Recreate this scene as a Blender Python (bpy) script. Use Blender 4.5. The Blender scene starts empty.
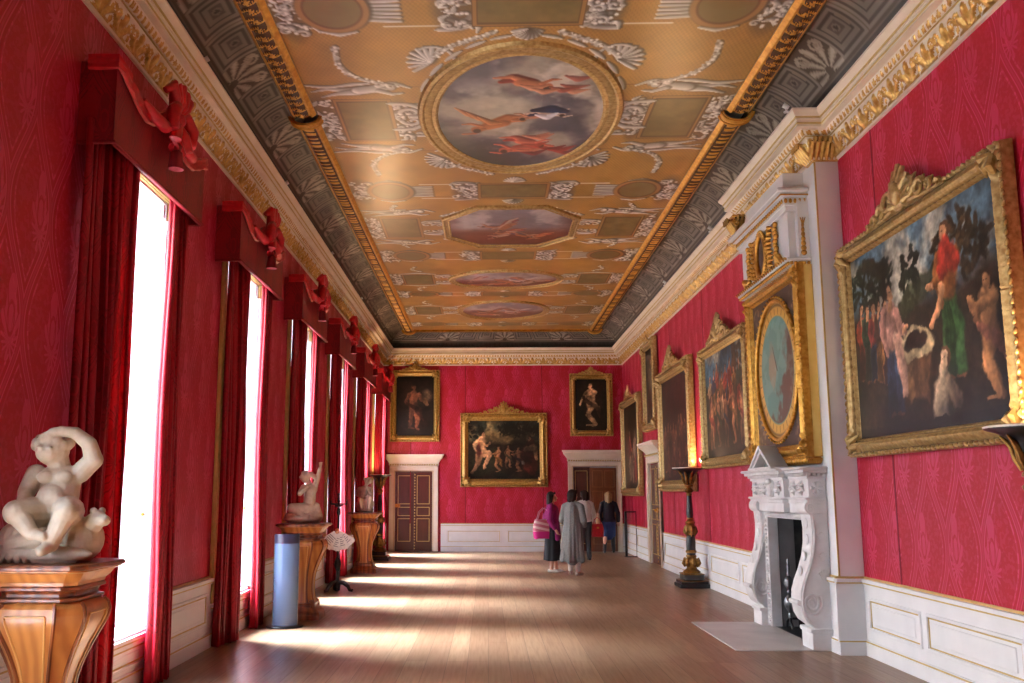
import bpy, bmesh, math, random
import numpy as np
from mathutils import Vector, Matrix, Euler
random.seed(7)
rng = np.random.default_rng(7)
S = bpy.context.scene
COL = S.collection
pi = math.pi
def rad(d): return math.radians(d)
# ------------------------------------------------------------------ mesh helpers
class MB:
    """collects shapes, then links them as one mesh object"""
    def __init__(s): s.v = []; s.f = []; s.m = []
    def add(s, vs, fs, mi=0, M=None):
        o = len(s.v)
        if M is not None: vs = [M @ Vector(v) for v in vs]
        s.v += [tuple(v) for v in vs]
        s.f += [tuple(i + o for i in f) for f in fs]
        s.m += [mi] * len(fs)
        return s
    def box(s, x0, x1, y0, y1, z0, z1, b=0.0, mi=0, M=None):
        x0, x1 = min(x0, x1), max(x0, x1); y0, y1 = min(y0, y1), max(y0, y1); z0, z1 = min(z0, z1), max(z0, z1)
        if b <= 0:
            vs = [(x, y, z) for x in (x0, x1) for y in (y0, y1) for z in (z0, z1)]
            fs = [(0, 1, 3, 2), (4, 6, 7, 5), (0, 4, 5, 1), (2, 3, 7, 6), (0, 2, 6, 4), (1, 5, 7, 3)]
            return s.add(vs, fs, mi, M)
        b = min(b, (x1 - x0) * .45, (y1 - y0) * .45, (z1 - z0) * .45)
        vs = []; idx = {}
        for i, x in enumerate((x0, x1)):
            for j, y in enumerate((y0, y1)):
                for k, z in enumerate((z0, z1)):
                    dx, dy, dz = (b if i == 0 else -b), (b if j == 0 else -b), (b if k == 0 else -b)
                    for a, p in enumerate(((x, y + dy, z + dz), (x + dx, y, z + dz), (x + dx, y + dy, z))):
                        idx[(i, j, k, a)] = len(vs); vs.append(p)
        I = idx; fs = []
        for q in (0, 1):
            fs.append((I[q, 0, 0, 0], I[q, 1, 0, 0], I[q, 1, 1, 0], I[q, 0, 1, 0]))
            fs.append((I[0, q, 0, 1], I[1, q, 0, 1], I[1, q, 1, 1], I[0, q, 1, 1]))
            fs.append((I[0, 0, q, 2], I[1, 0, q, 2], I[1, 1, q, 2], I[0, 1, q, 2]))
        for p in (0, 1):
            for q in (0, 1):
                fs.append((I[p, q, 0, 0], I[p, q, 1, 0], I[p, q, 1, 1], I[p, q, 0, 1]))
                fs.append((I[p, 0, q, 0], I[p, 1, q, 0], I[p, 1, q, 2], I[p, 0, q, 2]))
                fs.append((I[0, p, q, 1], I[1, p, q, 1], I[1, p, q, 2], I[0, p, q, 2]))
        for i in (0, 1):
            for j in (0, 1):
                for k in (0, 1): fs.append((I[i, j, k, 0], I[i, j, k, 1], I[i, j, k, 2]))
        return s.add(vs, fs, mi, M)
    def loft(s, rings, caps=True, closed=True, mi=0, M=None):
        n = len(rings[0]); vs = [p for r in rings for p in r]; fs = []
        for a in range(len(rings) - 1):
            for i in range(n if closed else n - 1):
                j = (i + 1) % n
                fs.append((a * n + i, a * n + j, (a + 1) * n + j, (a + 1) * n + i))
        if caps:
            fs.append(tuple(range(n))[::-1]); o = (len(rings) - 1) * n
            fs.append(tuple(o + i for i in range(n)))
        return s.add(vs, fs, mi, M)
    def lathe(s, prof, n=24, M=None, mi=0, caps=True, sx=1, sy=1):
        rings = [[(max(r, 1e-4) * math.cos(2 * pi * i / n) * sx, max(r, 1e-4) * math.sin(2 * pi * i / n) * sy, z) for i in range(n)] for r, z in prof]
        return s.loft(rings, caps, True, mi, M)
    def tube(s, pts, r, n=8, M=None, mi=0, caps=True, flat=1.0):
        pts = [Vector(p) for p in pts]; k = len(pts)
        rs = list(r) if hasattr(r, '__len__') else [r] * k
        T = []
        for i in range(k):
            t = pts[min(i + 1, k - 1)] - pts[max(i - 1, 0)]
            T.append(t.normalized() if t.length > 1e-9 else Vector((0, 0, 1)))
        up = Vector((0, 0, 1)) if abs(T[0].z) < .9 else Vector((0, 1, 0))
        N = (up - T[0] * up.dot(T[0])).normalized(); rings = []
        for i in range(k):
            N = (N - T[i] * N.dot(T[i]))
            N = N.normalized() if N.length > 1e-6 else T[i].orthogonal().normalized()
            B = T[i].cross(N)
            rings.append([tuple(pts[i] + (N * math.cos(2 * pi * j / n) * flat + B * math.sin(2 * pi * j / n)) * rs[i]) for j in range(n)])
        return s.loft(rings, caps, True, mi, M)
    def ball(s, c, r, n=14, m=9, M=None, mi=0, rot=None):
        rx, ry, rz = (r if hasattr(r, '__len__') else (r, r, r))
        vs = []; c = Vector(c)
        E = Euler(rot).to_matrix() if rot else None
        for a in range(m + 1):
            th = pi * a / m
            for i in range(n):
                ph = 2 * pi * i / n
                p = Vector((rx * max(math.sin(th), 1e-3) * math.cos(ph), ry * max(math.sin(th), 1e-3) * math.sin(ph), rz * math.cos(th)))
                if E: p = E @ p
                vs.append(tuple(c + p))
        fs = [(a * n + i, a * n + (i + 1) % n, (a + 1) * n + (i + 1) % n, (a + 1) * n + i) for a in range(m) for i in range(n)]
        fs += [tuple(range(n))[::-1], tuple(m * n + i for i in range(n))]
        return s.add(vs, fs, mi, M)
    def prism(s, poly, d0, d1, axis='y', mi=0, M=None):
        n = len(poly)
        def P(a, b, d): return {'y': (a, d, b), 'x': (d, a, b), 'z': (a, b, d)}[axis]
        vs = [P(a, b, d0) for a, b in poly] + [P(a, b, d1) for a, b in poly]
        fs = [tuple(range(n)), tuple(range(n, 2 * n))[::-1]] + [(i, (i + 1) % n, n + (i + 1) % n, n + i) for i in range(n)]
        return s.add(vs, fs, mi, M)
    def cap(s, a, b, ra, rb, n=12, m=4, mi=0, M=None):
        """rounded tapered limb from a to b"""
        a, b = Vector(a), Vector(b); d = b - a; L = d.length
        if L < 1e-6: return s.ball(a, ra, mi=mi, M=M)
        q = d.to_track_quat('Z', 'Y').to_matrix(); rings = []
        for i in range(m + 1):
            t = pi / 2 * i / m
            rings.append((-ra * math.cos(t), ra * max(math.sin(t), .02)))
        for i in range(m + 1):
            t = pi / 2 * i / m
            rings.append((L + rb * math.sin(t), rb * max(math.cos(t), .02)))
        return s.loft([[tuple(a + q @ Vector((r * math.cos(2 * pi * j / n), r * math.sin(2 * pi * j / n), z))) for j in range(n)] for z, r in rings], True, True, mi, M)
    def build(s, name, mats, parent=None, angle=38, loc=None):
        me = bpy.data.meshes.new(name); me.from_pydata(s.v, [], s.f)
        mats = mats if isinstance(mats, (list, tuple)) else [mats]
        for m in mats: me.materials.append(m)
        me.polygons.foreach_set('material_index', np.array(s.m, dtype=np.int32))
        bm = bmesh.new(); bm.from_mesh(me); bmesh.ops.recalc_face_normals(bm, faces=bm.faces); bm.to_mesh(me); bm.free()
        return link(name, me, parent, angle, loc)
def link(name, me, parent=None, angle=38, loc=None):
    me.polygons.foreach_set('use_smooth', np.ones(len(me.polygons), dtype=bool))
    if angle is not None: me.set_sharp_from_angle(angle=rad(angle))
    me.update()
    o = bpy.data.objects.new(name, me); COL.objects.link(o)
    if parent: o.parent = parent
    if loc: o.location = loc
    return o
def grid_mesh(name, P, mats, parent=None, mat_idx=None, col=None, angle=None, flip=False, loc=None):
    """P: (nu, nv, 3) points; col: (nu, nv, 3) sRGB 0..1 colours stored on the points"""
    nu, nv = P.shape[:2]
    me = bpy.data.meshes.new(name)
    i, j = np.meshgrid(np.arange(nu - 1), np.arange(nv - 1), indexing='ij')
    a = (i * nv + j).ravel(); b = ((i + 1) * nv + j).ravel(); c = ((i + 1) * nv + j + 1).ravel(); d = (i * nv + j + 1).ravel()
    q = np.stack([a, d, c, b] if flip else [a, b, c, d], 1).astype(np.int32); nf = len(q)
    me.vertices.add(nu * nv); me.vertices.foreach_set('co', P.reshape(-1).astype(np.float32))
    me.loops.add(nf * 4); me.loops.foreach_set('vertex_index', q.ravel())
    me.polygons.add(nf); me.polygons.foreach_set('loop_start', np.arange(nf, dtype=np.int32) * 4)
    for m in (mats if isinstance(mats, (list, tuple)) else [mats]): me.materials.append(m)
    if mat_idx is not None: me.polygons.foreach_set('material_index', mat_idx.ravel().astype(np.int32))
    me.update(calc_edges=True)
    if col is not None:
        at = me.color_attributes.new('col', 'BYTE_COLOR', 'POINT')
        C = np.ones((nu * nv, 4), dtype=np.float32); C[:, :3] = np.clip(col.reshape(-1, 3), 0, 1)
        at.data.foreach_set('color_srgb', C.ravel())
    return link(name, me, parent, angle, loc)
def path_grid(path, prof, closed=False, res=0.02, disp=None, pres=None):
    """sweep profile points (p = distance in from the wall, z) along a 2-D polyline whose room side is on the right; mitred. Returns grid P, s"""
    path = [Vector(p) for p in path]; n = len(path); D = []
    segs = [(path[i + 1] - path[i]) for i in range(n - 1)]
    nor = [Vector((d.y, -d.x)).normalized() for d in segs]
    for i in range(n):
        if i == 0: m = nor[0]; k = 1
        elif i == n - 1: m = nor[-1]; k = 1
        else:
            m = (nor[i - 1] + nor[i]).normalized(); k = 1 / max(m.dot(nor[i]), .2)
        D.append(m * k)
    us = []; s0 = 0
    for i, d in enumerate(segs):
        k = max(1, int(round(d.length / res)))
        for t in range(k): us.append((i, t / k, s0 + d.length * t / k))
        s0 += d.length
    us.append((n - 2, 1.0, s0))
    A = np.array([[*(path[i].lerp(path[i + 1], t)), *(D[i].lerp(D[i + 1], t)), s] for i, t, s in us])
    pr = np.array(prof)
    P = np.zeros((len(A), len(pr), 3))
    P[:, :, 0] = A[:, 0:1] + A[:, 2:3] * pr[None, :, 0]
    P[:, :, 1] = A[:, 1:2] + A[:, 3:4] * pr[None, :, 0]
    P[:, :, 2] = pr[None, :, 1]
    return P, A[:, 4], A[:, 2:4]
# ------------------------------------------------------------------ things, parts, setting
def tag(o, label, cat, group=None):
    o['label'] = label; o['category'] = cat
    if group: o['group'] = group
    return o
def thing(name, label, cat, loc=(0, 0, 0), rz=0, group=None):
    o = bpy.data.objects.new(name, None); COL.objects.link(o)
    o.location = loc; o.rotation_euler = (0, 0, rz); o.empty_display_size = .2
    return tag(o, label, cat, group)
def setting(o, label=None):
    o['kind'] = 'structure'
    if label: o['label'] = label
    return o
def room_empty(name, loc=(0, 0, 0), rz=0):
    o = bpy.data.objects.new(name, None); COL.objects.link(o); o.location = loc; o.rotation_euler = (0, 0, rz)
    o['kind'] = 'structure'; return o
def copy_tree(o, parent=None):
    c = o.copy(); COL.objects.link(c)
    if parent: c.parent = parent
    for ch in list(o.children): copy_tree(ch, c)
    return c
# ------------------------------------------------------------------ materials
def newmat(name):
    m = bpy.data.materials.new(name); m.use_nodes = True
    nt = m.node_tree; b = nt.nodes['Principled BSDF']
    return m, nt, b
def N(nt, t, **kw):
    n = nt.nodes.new(t)
    for k, v in kw.items():
        if k in n.inputs: n.inputs[k].default_value = v
        else: setattr(n, k, v)
    return n
def srgb(r, g, b):
    f = lambda c: (c / 12.92 if c <= .04045 else ((c + .055) / 1.055) ** 2.4)
    return (f(r / 255), f(g / 255), f(b / 255), 1)
def simple(name, c1, c2=None, rough=.5, metal=0, scale=8, bump=0, spec=.5, stretch=None, detail=4, hollow_dark=0):
    """two-tone noise material"""
    m, nt, b = newmat(name)
    b.inputs['Roughness'].default_value = rough; b.inputs['Metallic'].default_value = metal
    b.inputs['Specular IOR Level'].default_value = spec
    c2 = c2 or c1
    tc = N(nt, 'ShaderNodeTexCoord'); mp = N(nt, 'ShaderNodeMapping')
    if stretch: mp.inputs['Scale'].default_value = stretch
    nt.links.new(tc.outputs['Object'], mp.inputs['Vector'])
    no = N(nt, 'ShaderNodeTexNoise', Scale=scale, Detail=detail)
    nt.links.new(mp.outputs[0], no.inputs['Vector'])
    rp = N(nt, 'ShaderNodeValToRGB'); rp.color_ramp.elements[0].position = .3; rp.color_ramp.elements[1].position = .7
    rp.color_ramp.elements[0].color = c1; rp.color_ramp.elements[1].color = c2
    nt.links.new(no.outputs['Fac'], rp.inputs['Fac']); nt.links.new(rp.outputs['Color'], b.inputs['Base Color'])
    if hollow_dark:      # dark brown mixed into the hollows of the carving, for contrast
        ge = N(nt, 'ShaderNodeNewGeometry'); g = NG(nt); nt.links.new(g.mix(g.op('MULTIPLY', g.op('SUBTRACT', 1, g.sstep(ge.outputs['Pointiness'], .43, .515)), hollow_dark), rp.outputs['Color'], srgb(58, 38, 20)), b.inputs['Base Color'])
    if bump:
        bp = N(nt, 'ShaderNodeBump', Strength=bump, Distance=.01)
        nt.links.new(no.outputs['Fac'], bp.inputs['Height']); nt.links.new(bp.outputs[0], b.inputs['Normal'])
    return m
class NG:
    """tiny helper for scalar node maths"""
    def __init__(s, nt): s.nt = nt
    def op(s, o, a, b=None, c=None):
        n = s.nt.nodes.new('ShaderNodeMath'); n.operation = o
        for i, v in enumerate((a, b, c)):
            if v is None: continue
            if isinstance(v, (int, float)): n.inputs[i].default_value = v
            else: s.nt.links.new(v, n.inputs[i])
        return n.outputs[0]
    def mix(s, f, a, b):
        n = s.nt.nodes.new('ShaderNodeMix'); n.data_type = 'RGBA'
        for k, v in ((0, f), (6, a), (7, b)):
            if isinstance(v, (tuple, list)) or isinstance(v, (int, float)): n.inputs[k].default_value = v
            else: s.nt.links.new(v, n.inputs[k])
        return n.outputs[2]
    def sstep(s, x, lo, hi):
        n = s.nt.nodes.new('ShaderNodeMapRange'); n.interpolation_type = 'SMOOTHSTEP'
        s.nt.links.new(x, n.inputs[0])
        n.inputs[1].default_value = lo; n.inputs[2].default_value = hi; n.inputs[3].default_value = 0; n.inputs[4].default_value = 1
        return n.outputs[0]
def damask(name, ax, ground, figure, rough=.55, a=.56, b=1.62, trans=0.0, sheen=.0, fig_rough=None, spec=.5):
    """woven ogee damask: ax is the horizontal axis of the cloth (0 = x, 1 = y)"""
    m, nt, bs = newmat(name); g = NG(nt); bs.inputs['Specular IOR Level'].default_value = spec
    tc = N(nt, 'ShaderNodeTexCoord'); sp = N(nt, 'ShaderNodeSeparateXYZ'); nt.links.new(tc.outputs['Object'], sp.inputs[0])
    hor = sp.outputs[ax] if ax < 2 else g.op('ADD', sp.outputs[0], sp.outputs[1]); u = g.op('DIVIDE', hor, a); v = g.op('MULTIPLY', sp.outputs[2], 2 * pi / b)
    sn = g.op('MULTIPLY', g.op('SINE', v), .25)
    def wrapdist(x):   # distance to the nearest integer
        return g.op('ABSOLUTE', g.op('SUBTRACT', g.op('FRACT', g.op('ADD', x, .5)), .5))
    d1 = wrapdist(g.op('ADD', u, sn)); d2 = wrapdist(g.op('SUBTRACT', g.op('ADD', u, .5), sn))
    band = g.op('MINIMUM', d1, d2)
    def rng_(x, lo, hi, e=.008):
        return g.op('MULTIPLY', g.sstep(x, lo - e, lo + e), g.op('SUBTRACT', 1, g.sstep(x, hi - e, hi + e)))
    vv = g.op('DIVIDE', sp.outputs[2], b)
    no = N(nt, 'ShaderNodeTexNoise', Scale=26.0, Detail=2.0); nt.links.new(tc.outputs['Object'], no.inputs['Vector'])
    spk = g.sstep(no.outputs['Fac'], .50, .56)
    ribbon = g.op('MAXIMUM', rng_(band, .040, .062), g.op('MULTIPLY', rng_(band, -.1, .022), .35))
    inner = g.op('MULTIPLY', rng_(band, .125, .160), g.op('ADD', .35, g.op('MULTIPLY', spk, .65)))   # beaded inner outline
    def motif(uo, vo):
        x = g.op('MULTIPLY', g.op('SUBTRACT', g.op('FRACT', g.op('ADD', u, uo)), .5), a)
        z = g.op('MULTIPLY', g.op('SUBTRACT', g.op('FRACT', g.op('ADD', vv, vo)), .5), b)
        ax_ = g.op('ABSOLUTE', x); k = a / .56
        r = g.op('SQRT', g.op('ADD', g.op('POWER', g.op('MULTIPLY', x, 2.6), 2), g.op('POWER', z, 2)))
        th = g.op('ARCTAN2', ax_, g.op('ADD', z, .16 * k))
        pet = g.op('ADD', .25 * k, g.op('MULTIPLY', g.op('COSINE', g.op('MULTIPLY', th, 11)), .055 * k))
        leaf = g.op('SUBTRACT', 1, g.sstep(g.op('SUBTRACT', r, pet), -.008, .008))
        veins = g.op('SUBTRACT', 1, g.op('MULTIPLY', .8, rng_(g.op('COSINE', g.op('MULTIPLY', th, 11)), -.5, .1, .15)))
        core = g.sstep(g.op('ABSOLUTE', g.op('SUBTRACT', r, .11 * k)), .010 * k, .022 * k)
        return g.op('MULTIPLY', g.op('MULTIPLY', leaf, core), g.op('MULTIPLY', veins, .75))
    mo = g.op('MAXIMUM', motif(.0, .25), motif(.5, .75))
    spr = g.op('MULTIPLY', g.op('MULTIPLY', spk, rng_(band, .17, .9)), .22)
    fac = g.op('MINIMUM', g.op('MAXIMUM', g.op('MAXIMUM', g.op('MAXIMUM', ribbon, inner), mo), spr), 1)
    no2 = N(nt, 'ShaderNodeTexNoise', Scale=1.1, Detail=3.0); nt.links.new(tc.outputs['Object'], no2.inputs['Vector'])
    col = g.mix(fac, ground, figure)
    dark = tuple(c * .82 for c in ground[:3]) + (1,)
    col = g.mix(g.op('MULTIPLY', g.sstep(no2.outputs['Fac'], .35, .75), .35), col, dark)
    nt.links.new(col, bs.inputs['Base Color'])
    fr = fig_rough if fig_rough is not None else rough
    rr = g.op('ADD', rough, g.op('MULTIPLY', fac, fr - rough)); nt.links.new(rr, bs.inputs['Roughness'])
    bp = N(nt, 'ShaderNodeBump', Strength=.25, Distance=.004); nt.links.new(fac, bp.inputs['Height']); nt.links.new(bp.outputs[0], bs.inputs['Normal'])
    if sheen:
        bs.inputs['Sheen Weight'].default_value = sheen; bs.inputs['Sheen Roughness'].default_value = .4
        bs.inputs['Sheen Tint'].default_value = srgb(255, 170, 205)
    if trans:
        tr = N(nt, 'ShaderNodeBsdfTranslucent'); nt.links.new(col, tr.inputs['Color'])
        mx = N(nt, 'ShaderNodeMixShader', Fac=trans); out = nt.nodes['Material Output']
        nt.links.new(bs.outputs[0], mx.inputs[1]); nt.links.new(tr.outputs[0], mx.inputs[2]); nt.links.new(mx.outputs[0], out.inputs['Surface'])
    return m
RED_G = srgb(168, 7, 35); RED_F = srgb(200, 50, 98)
M_DAM_Y = damask('crimson_damask_side', 1, RED_G, RED_F, .55, fig_rough=.36, sheen=.03, spec=.45)
M_DAM_X = damask('crimson_damask_end', 0, RED_G, RED_F, .55, fig_rough=.36, sheen=.03, spec=.45)
M_CURT = damask('crimson_curtain_silk', 1, srgb(176, 14, 40), srgb(128, 6, 26), .42, a=.34, b=.9, trans=.30, fig_rough=.55)
M_PELM = damask('crimson_pelmet_damask', 2, srgb(146, 14, 32), srgb(102, 6, 20), .5, a=.42, b=.95)
M_SILK = simple('scarlet_silk_trim', srgb(208, 22, 40), srgb(176, 12, 30), rough=.4, scale=20, bump=.1)
M_TASSEL = simple('dark_red_tassel_yarn', srgb(110, 8, 24), srgb(140, 14, 30), rough=.8, scale=60, stretch=(1, 1, .1), bump=.4)
M_GOLD = simple('gilded_wood', srgb(208, 160, 78), srgb(150, 104, 44), rough=.34, metal=.8, scale=16, bump=.15, hollow_dark=.7)
M_GOLD_B = simple('bright_gilding', srgb(214, 166, 78), srgb(176, 122, 44), rough=.36, metal=.75, scale=20, bump=.1, hollow_dark=.6)
M_GOLD_O = simple('aged_frame_gilding', srgb(196, 168, 112), srgb(150, 118, 68), rough=.42, metal=.5, scale=22, bump=.1, hollow_dark=.8)
M_GOLD_P = simple('gold_paint_line', srgb(208, 184, 122), srgb(190, 164, 100), rough=.5, metal=.2, scale=9)
M_BRONZE = simple('old_gilt_bronze', srgb(168, 126, 62), srgb(96, 66, 28), rough=.42, metal=.7, scale=18)
M_GOLD_F = simple('frieze_gilding', srgb(216, 180, 108), srgb(176, 132, 66), rough=.32, metal=.7, scale=18)
M_YELLOW = simple('yellow_gilt_side', srgb(226, 192, 106), srgb(212, 174, 84), rough=.45, metal=.1, scale=6)
M_WHITE = simple('white_panel_paint', srgb(232, 234, 236), srgb(222, 225, 228), rough=.42, scale=3)
M_CREAM = simple('cream_moulding_paint', srgb(236, 226, 212), srgb(226, 214, 196), rough=.5, scale=4)
M_SHUT = simple('shutter_paint', srgb(236, 238, 242), srgb(228, 232, 238), rough=.4, scale=3)
M_PLAIN = simple('plain_plaster', srgb(200, 190, 178), srgb(190, 180, 170), rough=.9, scale=3)
M_MARB = simple('carved_white_marble', srgb(228, 228, 229), srgb(208, 207, 207), rough=.45, scale=5, bump=.05)
M_STAT = simple('weathered_statue_marble', srgb(220, 204, 180), srgb(180, 158, 132), rough=.5, scale=7, bump=.06)
M_SLAB = simple('grey_hearth_stone', srgb(196, 194, 192), srgb(178, 176, 176), rough=.4, scale=3)
M_FIREBOX = simple('sooty_fireback_brick', srgb(26, 24, 24), srgb(58, 54, 52), rough=.8, scale=9, bump=.6)
M_FIREGREY = simple('grey_firebox_stone', srgb(128, 126, 126), srgb(108, 106, 106), rough=.7, scale=4)
M_IRON = simple('dark_wrought_iron', srgb(22, 22, 26), srgb(40, 38, 40), rough=.42, metal=.6, scale=20)
M_BLACK = simple('ebonised_black', srgb(20, 20, 24), srgb(34, 33, 38), rough=.3, scale=10)
M_STEEL = simple('dull_steel', srgb(150, 152, 156), srgb(110, 112, 118), rough=.3, metal=.9, scale=10)
def wood(name, c1, c2, rough=.35, sc=3, stretch=(6, 6, .8), coat=.3):
    m, nt, b = newmat(name)
    tc = N(nt, 'ShaderNodeTexCoord'); mp = N(nt, 'ShaderNodeMapping'); mp.inputs['Scale'].default_value = stretch
    nt.links.new(tc.outputs['Object'], mp.inputs[0])
    w = N(nt, 'ShaderNodeTexWave', Scale=sc, Distortion=7.0, Detail=3.0); nt.links.new(mp.outputs[0], w.inputs['Vector'])
    no = N(nt, 'ShaderNodeTexNoise', Scale=2.5, Detail=5.0); nt.links.new(mp.outputs[0], no.inputs['Vector'])
    g = NG(nt); f = g.op('MULTIPLY', g.op('ADD', w.outputs['Fac'], no.outputs['Fac']), .5)
    rp = N(nt, 'ShaderNodeValToRGB'); rp.color_ramp.elements[0].color = c1; rp.color_ramp.elements[1].color = c2
    rp.color_ramp.elements[0].position = .25; rp.color_ramp.elements[1].position = .75
    nt.links.new(f, rp.inputs[0]); nt.links.new(rp.outputs[0], b.inputs['Base Color'])
    b.inputs['Roughness'].default_value = rough; b.inputs['Coat Weight'].default_value = coat; b.inputs['Coat Roughness'].default_value = .2
    return m
M_WALNUT = wood('figured_walnut', srgb(202, 136, 70), srgb(174, 106, 50), sc=1.2, stretch=(3, 3, .6))
M_WALNUT_D = wood('dark_walnut_moulding', srgb(150, 80, 38), srgb(104, 50, 22), sc=1.2, stretch=(3, 3, .6))
M_MAHOG = wood('dark_mahogany', srgb(92, 42, 32), srgb(58, 24, 20), rough=.3)
M_MAHOG_L = wood('brown_mahogany', srgb(146, 86, 50), srgb(106, 60, 36), rough=.3)
M_MAHOG_M = wood('brown_door_moulding', srgb(172, 116, 70), srgb(130, 82, 48), rough=.3)
M_GOLD_E = simple('end_wall_frame_gilding', srgb(204, 168, 94), srgb(158, 120, 58), rough=.4, metal=.55, scale=22, bump=.1, hollow_dark=.7)
def floor_mat():
    m, nt, b = newmat('oak_floorboards'); g = NG(nt)
    tc = N(nt, 'ShaderNodeTexCoord'); mp = N(nt, 'ShaderNodeMapping'); mp.inputs['Rotation'].default_value = (0, 0, pi / 2)
    nt.links.new(tc.outputs['Object'], mp.inputs[0])
    br = N(nt, 'ShaderNodeTexBrick', Scale=1.0); br.inputs['Brick Width'].default_value = 3.1; br.inputs['Row Height'].default_value = .21
    br.inputs['Mortar Size'].default_value = .0035; br.inputs['Mortar Smooth'].default_value = .3; br.inputs['Bias'].default_value = 0
    br.offset = .37; br.offset_frequency = 3
    br.inputs['Color1'].default_value = srgb(150, 124, 98); br.inputs['Color2'].default_value = srgb(126, 99, 77); br.inputs['Mortar'].default_value = srgb(64, 42, 32)
    nt.links.new(mp.outputs[0], br.inputs['Vector'])
    mp2 = N(nt, 'ShaderNodeMapping'); mp2.inputs['Scale'].default_value = (22, 1.1, 1); nt.links.new(tc.outputs['Object'], mp2.inputs[0])
    no = N(nt, 'ShaderNodeTexNoise', Scale=1.6, Detail=6.0); nt.links.new(mp2.outputs[0], no.inputs['Vector'])
    no2 = N(nt, 'ShaderNodeTexNoise', Scale=.55, Detail=3.0); nt.links.new(tc.outputs['Object'], no2.inputs['Vector'])
    c = g.mix(g.op('MULTIPLY', g.sstep(no.outputs['Fac'], .4, .7), .4), br.outputs['Color'], srgb(104, 80, 60))
    c = g.mix(g.op('MULTIPLY', g.sstep(no2.outputs['Fac'], .45, .7), .3), c, srgb(146, 120, 96))
    nt.links.new(c, b.inputs['Base Color'])
    nt.links.new(g.op('ADD', .26, g.op('MULTIPLY', no.outputs['Fac'], .16)), b.inputs['Roughness'])
    bp = N(nt, 'ShaderNodeBump', Strength=.3, Distance=.003); nt.links.new(g.op('SUBTRACT', 1, br.outputs['Fac']), bp.inputs['Height']); nt.links.new(bp.outputs[0], b.inputs['Normal'])
    return m
M_FLOOR = floor_mat()
def attr_mat(name, rough=.5, spec=.4, bump=0.0, weave=None):
    m, nt, b = newmat(name)
    a = N(nt, 'ShaderNodeAttribute'); a.attribute_name = 'col'
    nt.links.new(a.outputs['Color'], b.inputs['Base Color'])
    b.inputs['Roughness'].default_value = rough; b.inputs['Specular IOR Level'].default_value = spec
    if bump:
        tc = N(nt, 'ShaderNodeTexCoord'); no = N(nt, 'ShaderNodeTexNoise', Scale=90.0, Detail=2.0); nt.links.new(tc.outputs['Object'], no.inputs['Vector'])
        bp = N(nt, 'ShaderNodeBump', Strength=bump, Distance=.003); nt.links.new(no.outputs['Fac'], bp.inputs['Height']); nt.links.new(bp.outputs[0], b.inputs['Normal'])
    return m
M_OIL = attr_mat('oil_paint_on_canvas', .42, .3, .15)
M_FRESCO = attr_mat('painted_ceiling_canvas', .31, .5)
M_COVE = attr_mat('grisaille_cove_paint', .55, .3)
def glass_mat():
    m, nt, b = newmat('window_pane_glass'); out = nt.nodes['Material Output']
    t = N(nt, 'ShaderNodeBsdfTransparent'); gl = N(nt, 'ShaderNodeBsdfGlossy'); gl.inputs['Roughness'].default_value = .02
    mx = N(nt, 'ShaderNodeMixShader', Fac=.06)
    nt.links.new(t.outputs[0], mx.inputs[1]); nt.links.new(gl.outputs[0], mx.inputs[2])
    nt.links.new(mx.outputs[0], out.inputs['Surface']); return m
M_GLASS = glass_mat()
def acrylic(name, col, al=.5):
    m, nt, b = newmat(name); out = nt.nodes['Material Output']
    t = N(nt, 'ShaderNodeBsdfTransparent', Color=(.8, .88, .96, 1)); b.inputs['Base Color'].default_value = col; b.inputs['Roughness'].default_value = .15
    mx = N(nt, 'ShaderNodeMixShader', Fac=al); nt.links.new(t.outputs[0], mx.inputs[1]); nt.links.new(b.outputs[0], mx.inputs[2])
    nt.links.new(mx.outputs[0], out.inputs['Surface']); return m
M_ACRYL = acrylic('clear_blue_acrylic', srgb(124, 150, 186), .6)
M_PAPER = simple('printed_paper', srgb(226, 224, 218), srgb(206, 204, 200), rough=.7, scale=30)
M_LAMP, _nt, _b = newmat('warm_uplighter_bulb')
_b.inputs['Emission Color'].default_value = (1, .62, .28, 1); _b.inputs['Emission Strength'].default_value = 14
# ------------------------------------------------------------------ camera
XL, XR, YB, YF, ZC = -3.13, 4.03, 26.17, -5.2, 6.38
EYE, FPX, CX, CY = 1.7, 880.0, 465.0, 363.0
cam = bpy.data.objects.new('camera', bpy.data.cameras.new('camera')); COL.objects.link(cam); S.camera = cam
cam.data.sensor_fit = 'HORIZONTAL'; cam.data.sensor_width = 36; cam.data.lens = 36 * FPX / 1024
cam.data.shift_x = (512 - CX) / 1024; cam.data.shift_y = (CY - 341.5) / 1024
cam.data.clip_start = .05; cam.data.clip_end = 200
cam.location = (0, 0, EYE); cam.rotation_euler = (rad(90 + 8.3715), 0, rad(1.4645))
# ------------------------------------------------------------------ room shell
WY = [10.92 + 3.45 * k for k in range(-2, 5)]        # window centres along the left wall
WH, WZ0, WZ1, WT = .77, .46, 4.50, .60               # half width, sill, head, wall thickness
fl = MB().box(XL - WT, XR + .4, YF - .2, YB + .4, -.12, 0).build('floor', M_FLOOR); setting(fl, 'oak floorboards running the length of the gallery')
w = MB(); edges = [YF - .2]
for y in WY: edges += [y - WH, y + WH]
edges.append(YB + .3)
for i in range(0, len(edges), 2): w.box(XL - WT, XL, edges[i], edges[i + 1], 0, ZC + .2)
for y in WY:
    w.box(XL - WT, XL, y - WH, y + WH, 0, WZ0); w.box(XL - WT, XL, y - WH, y + WH, WZ1, ZC + .2)
setting(w.build('wall_left', M_DAM_Y), 'crimson damask window wall')
BX, BY0, BY1 = 3.76, 9.76, 12.30                     # chimney breast
DY0, DY1 = 20.78, 22.12                              # door in the right wall
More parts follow.
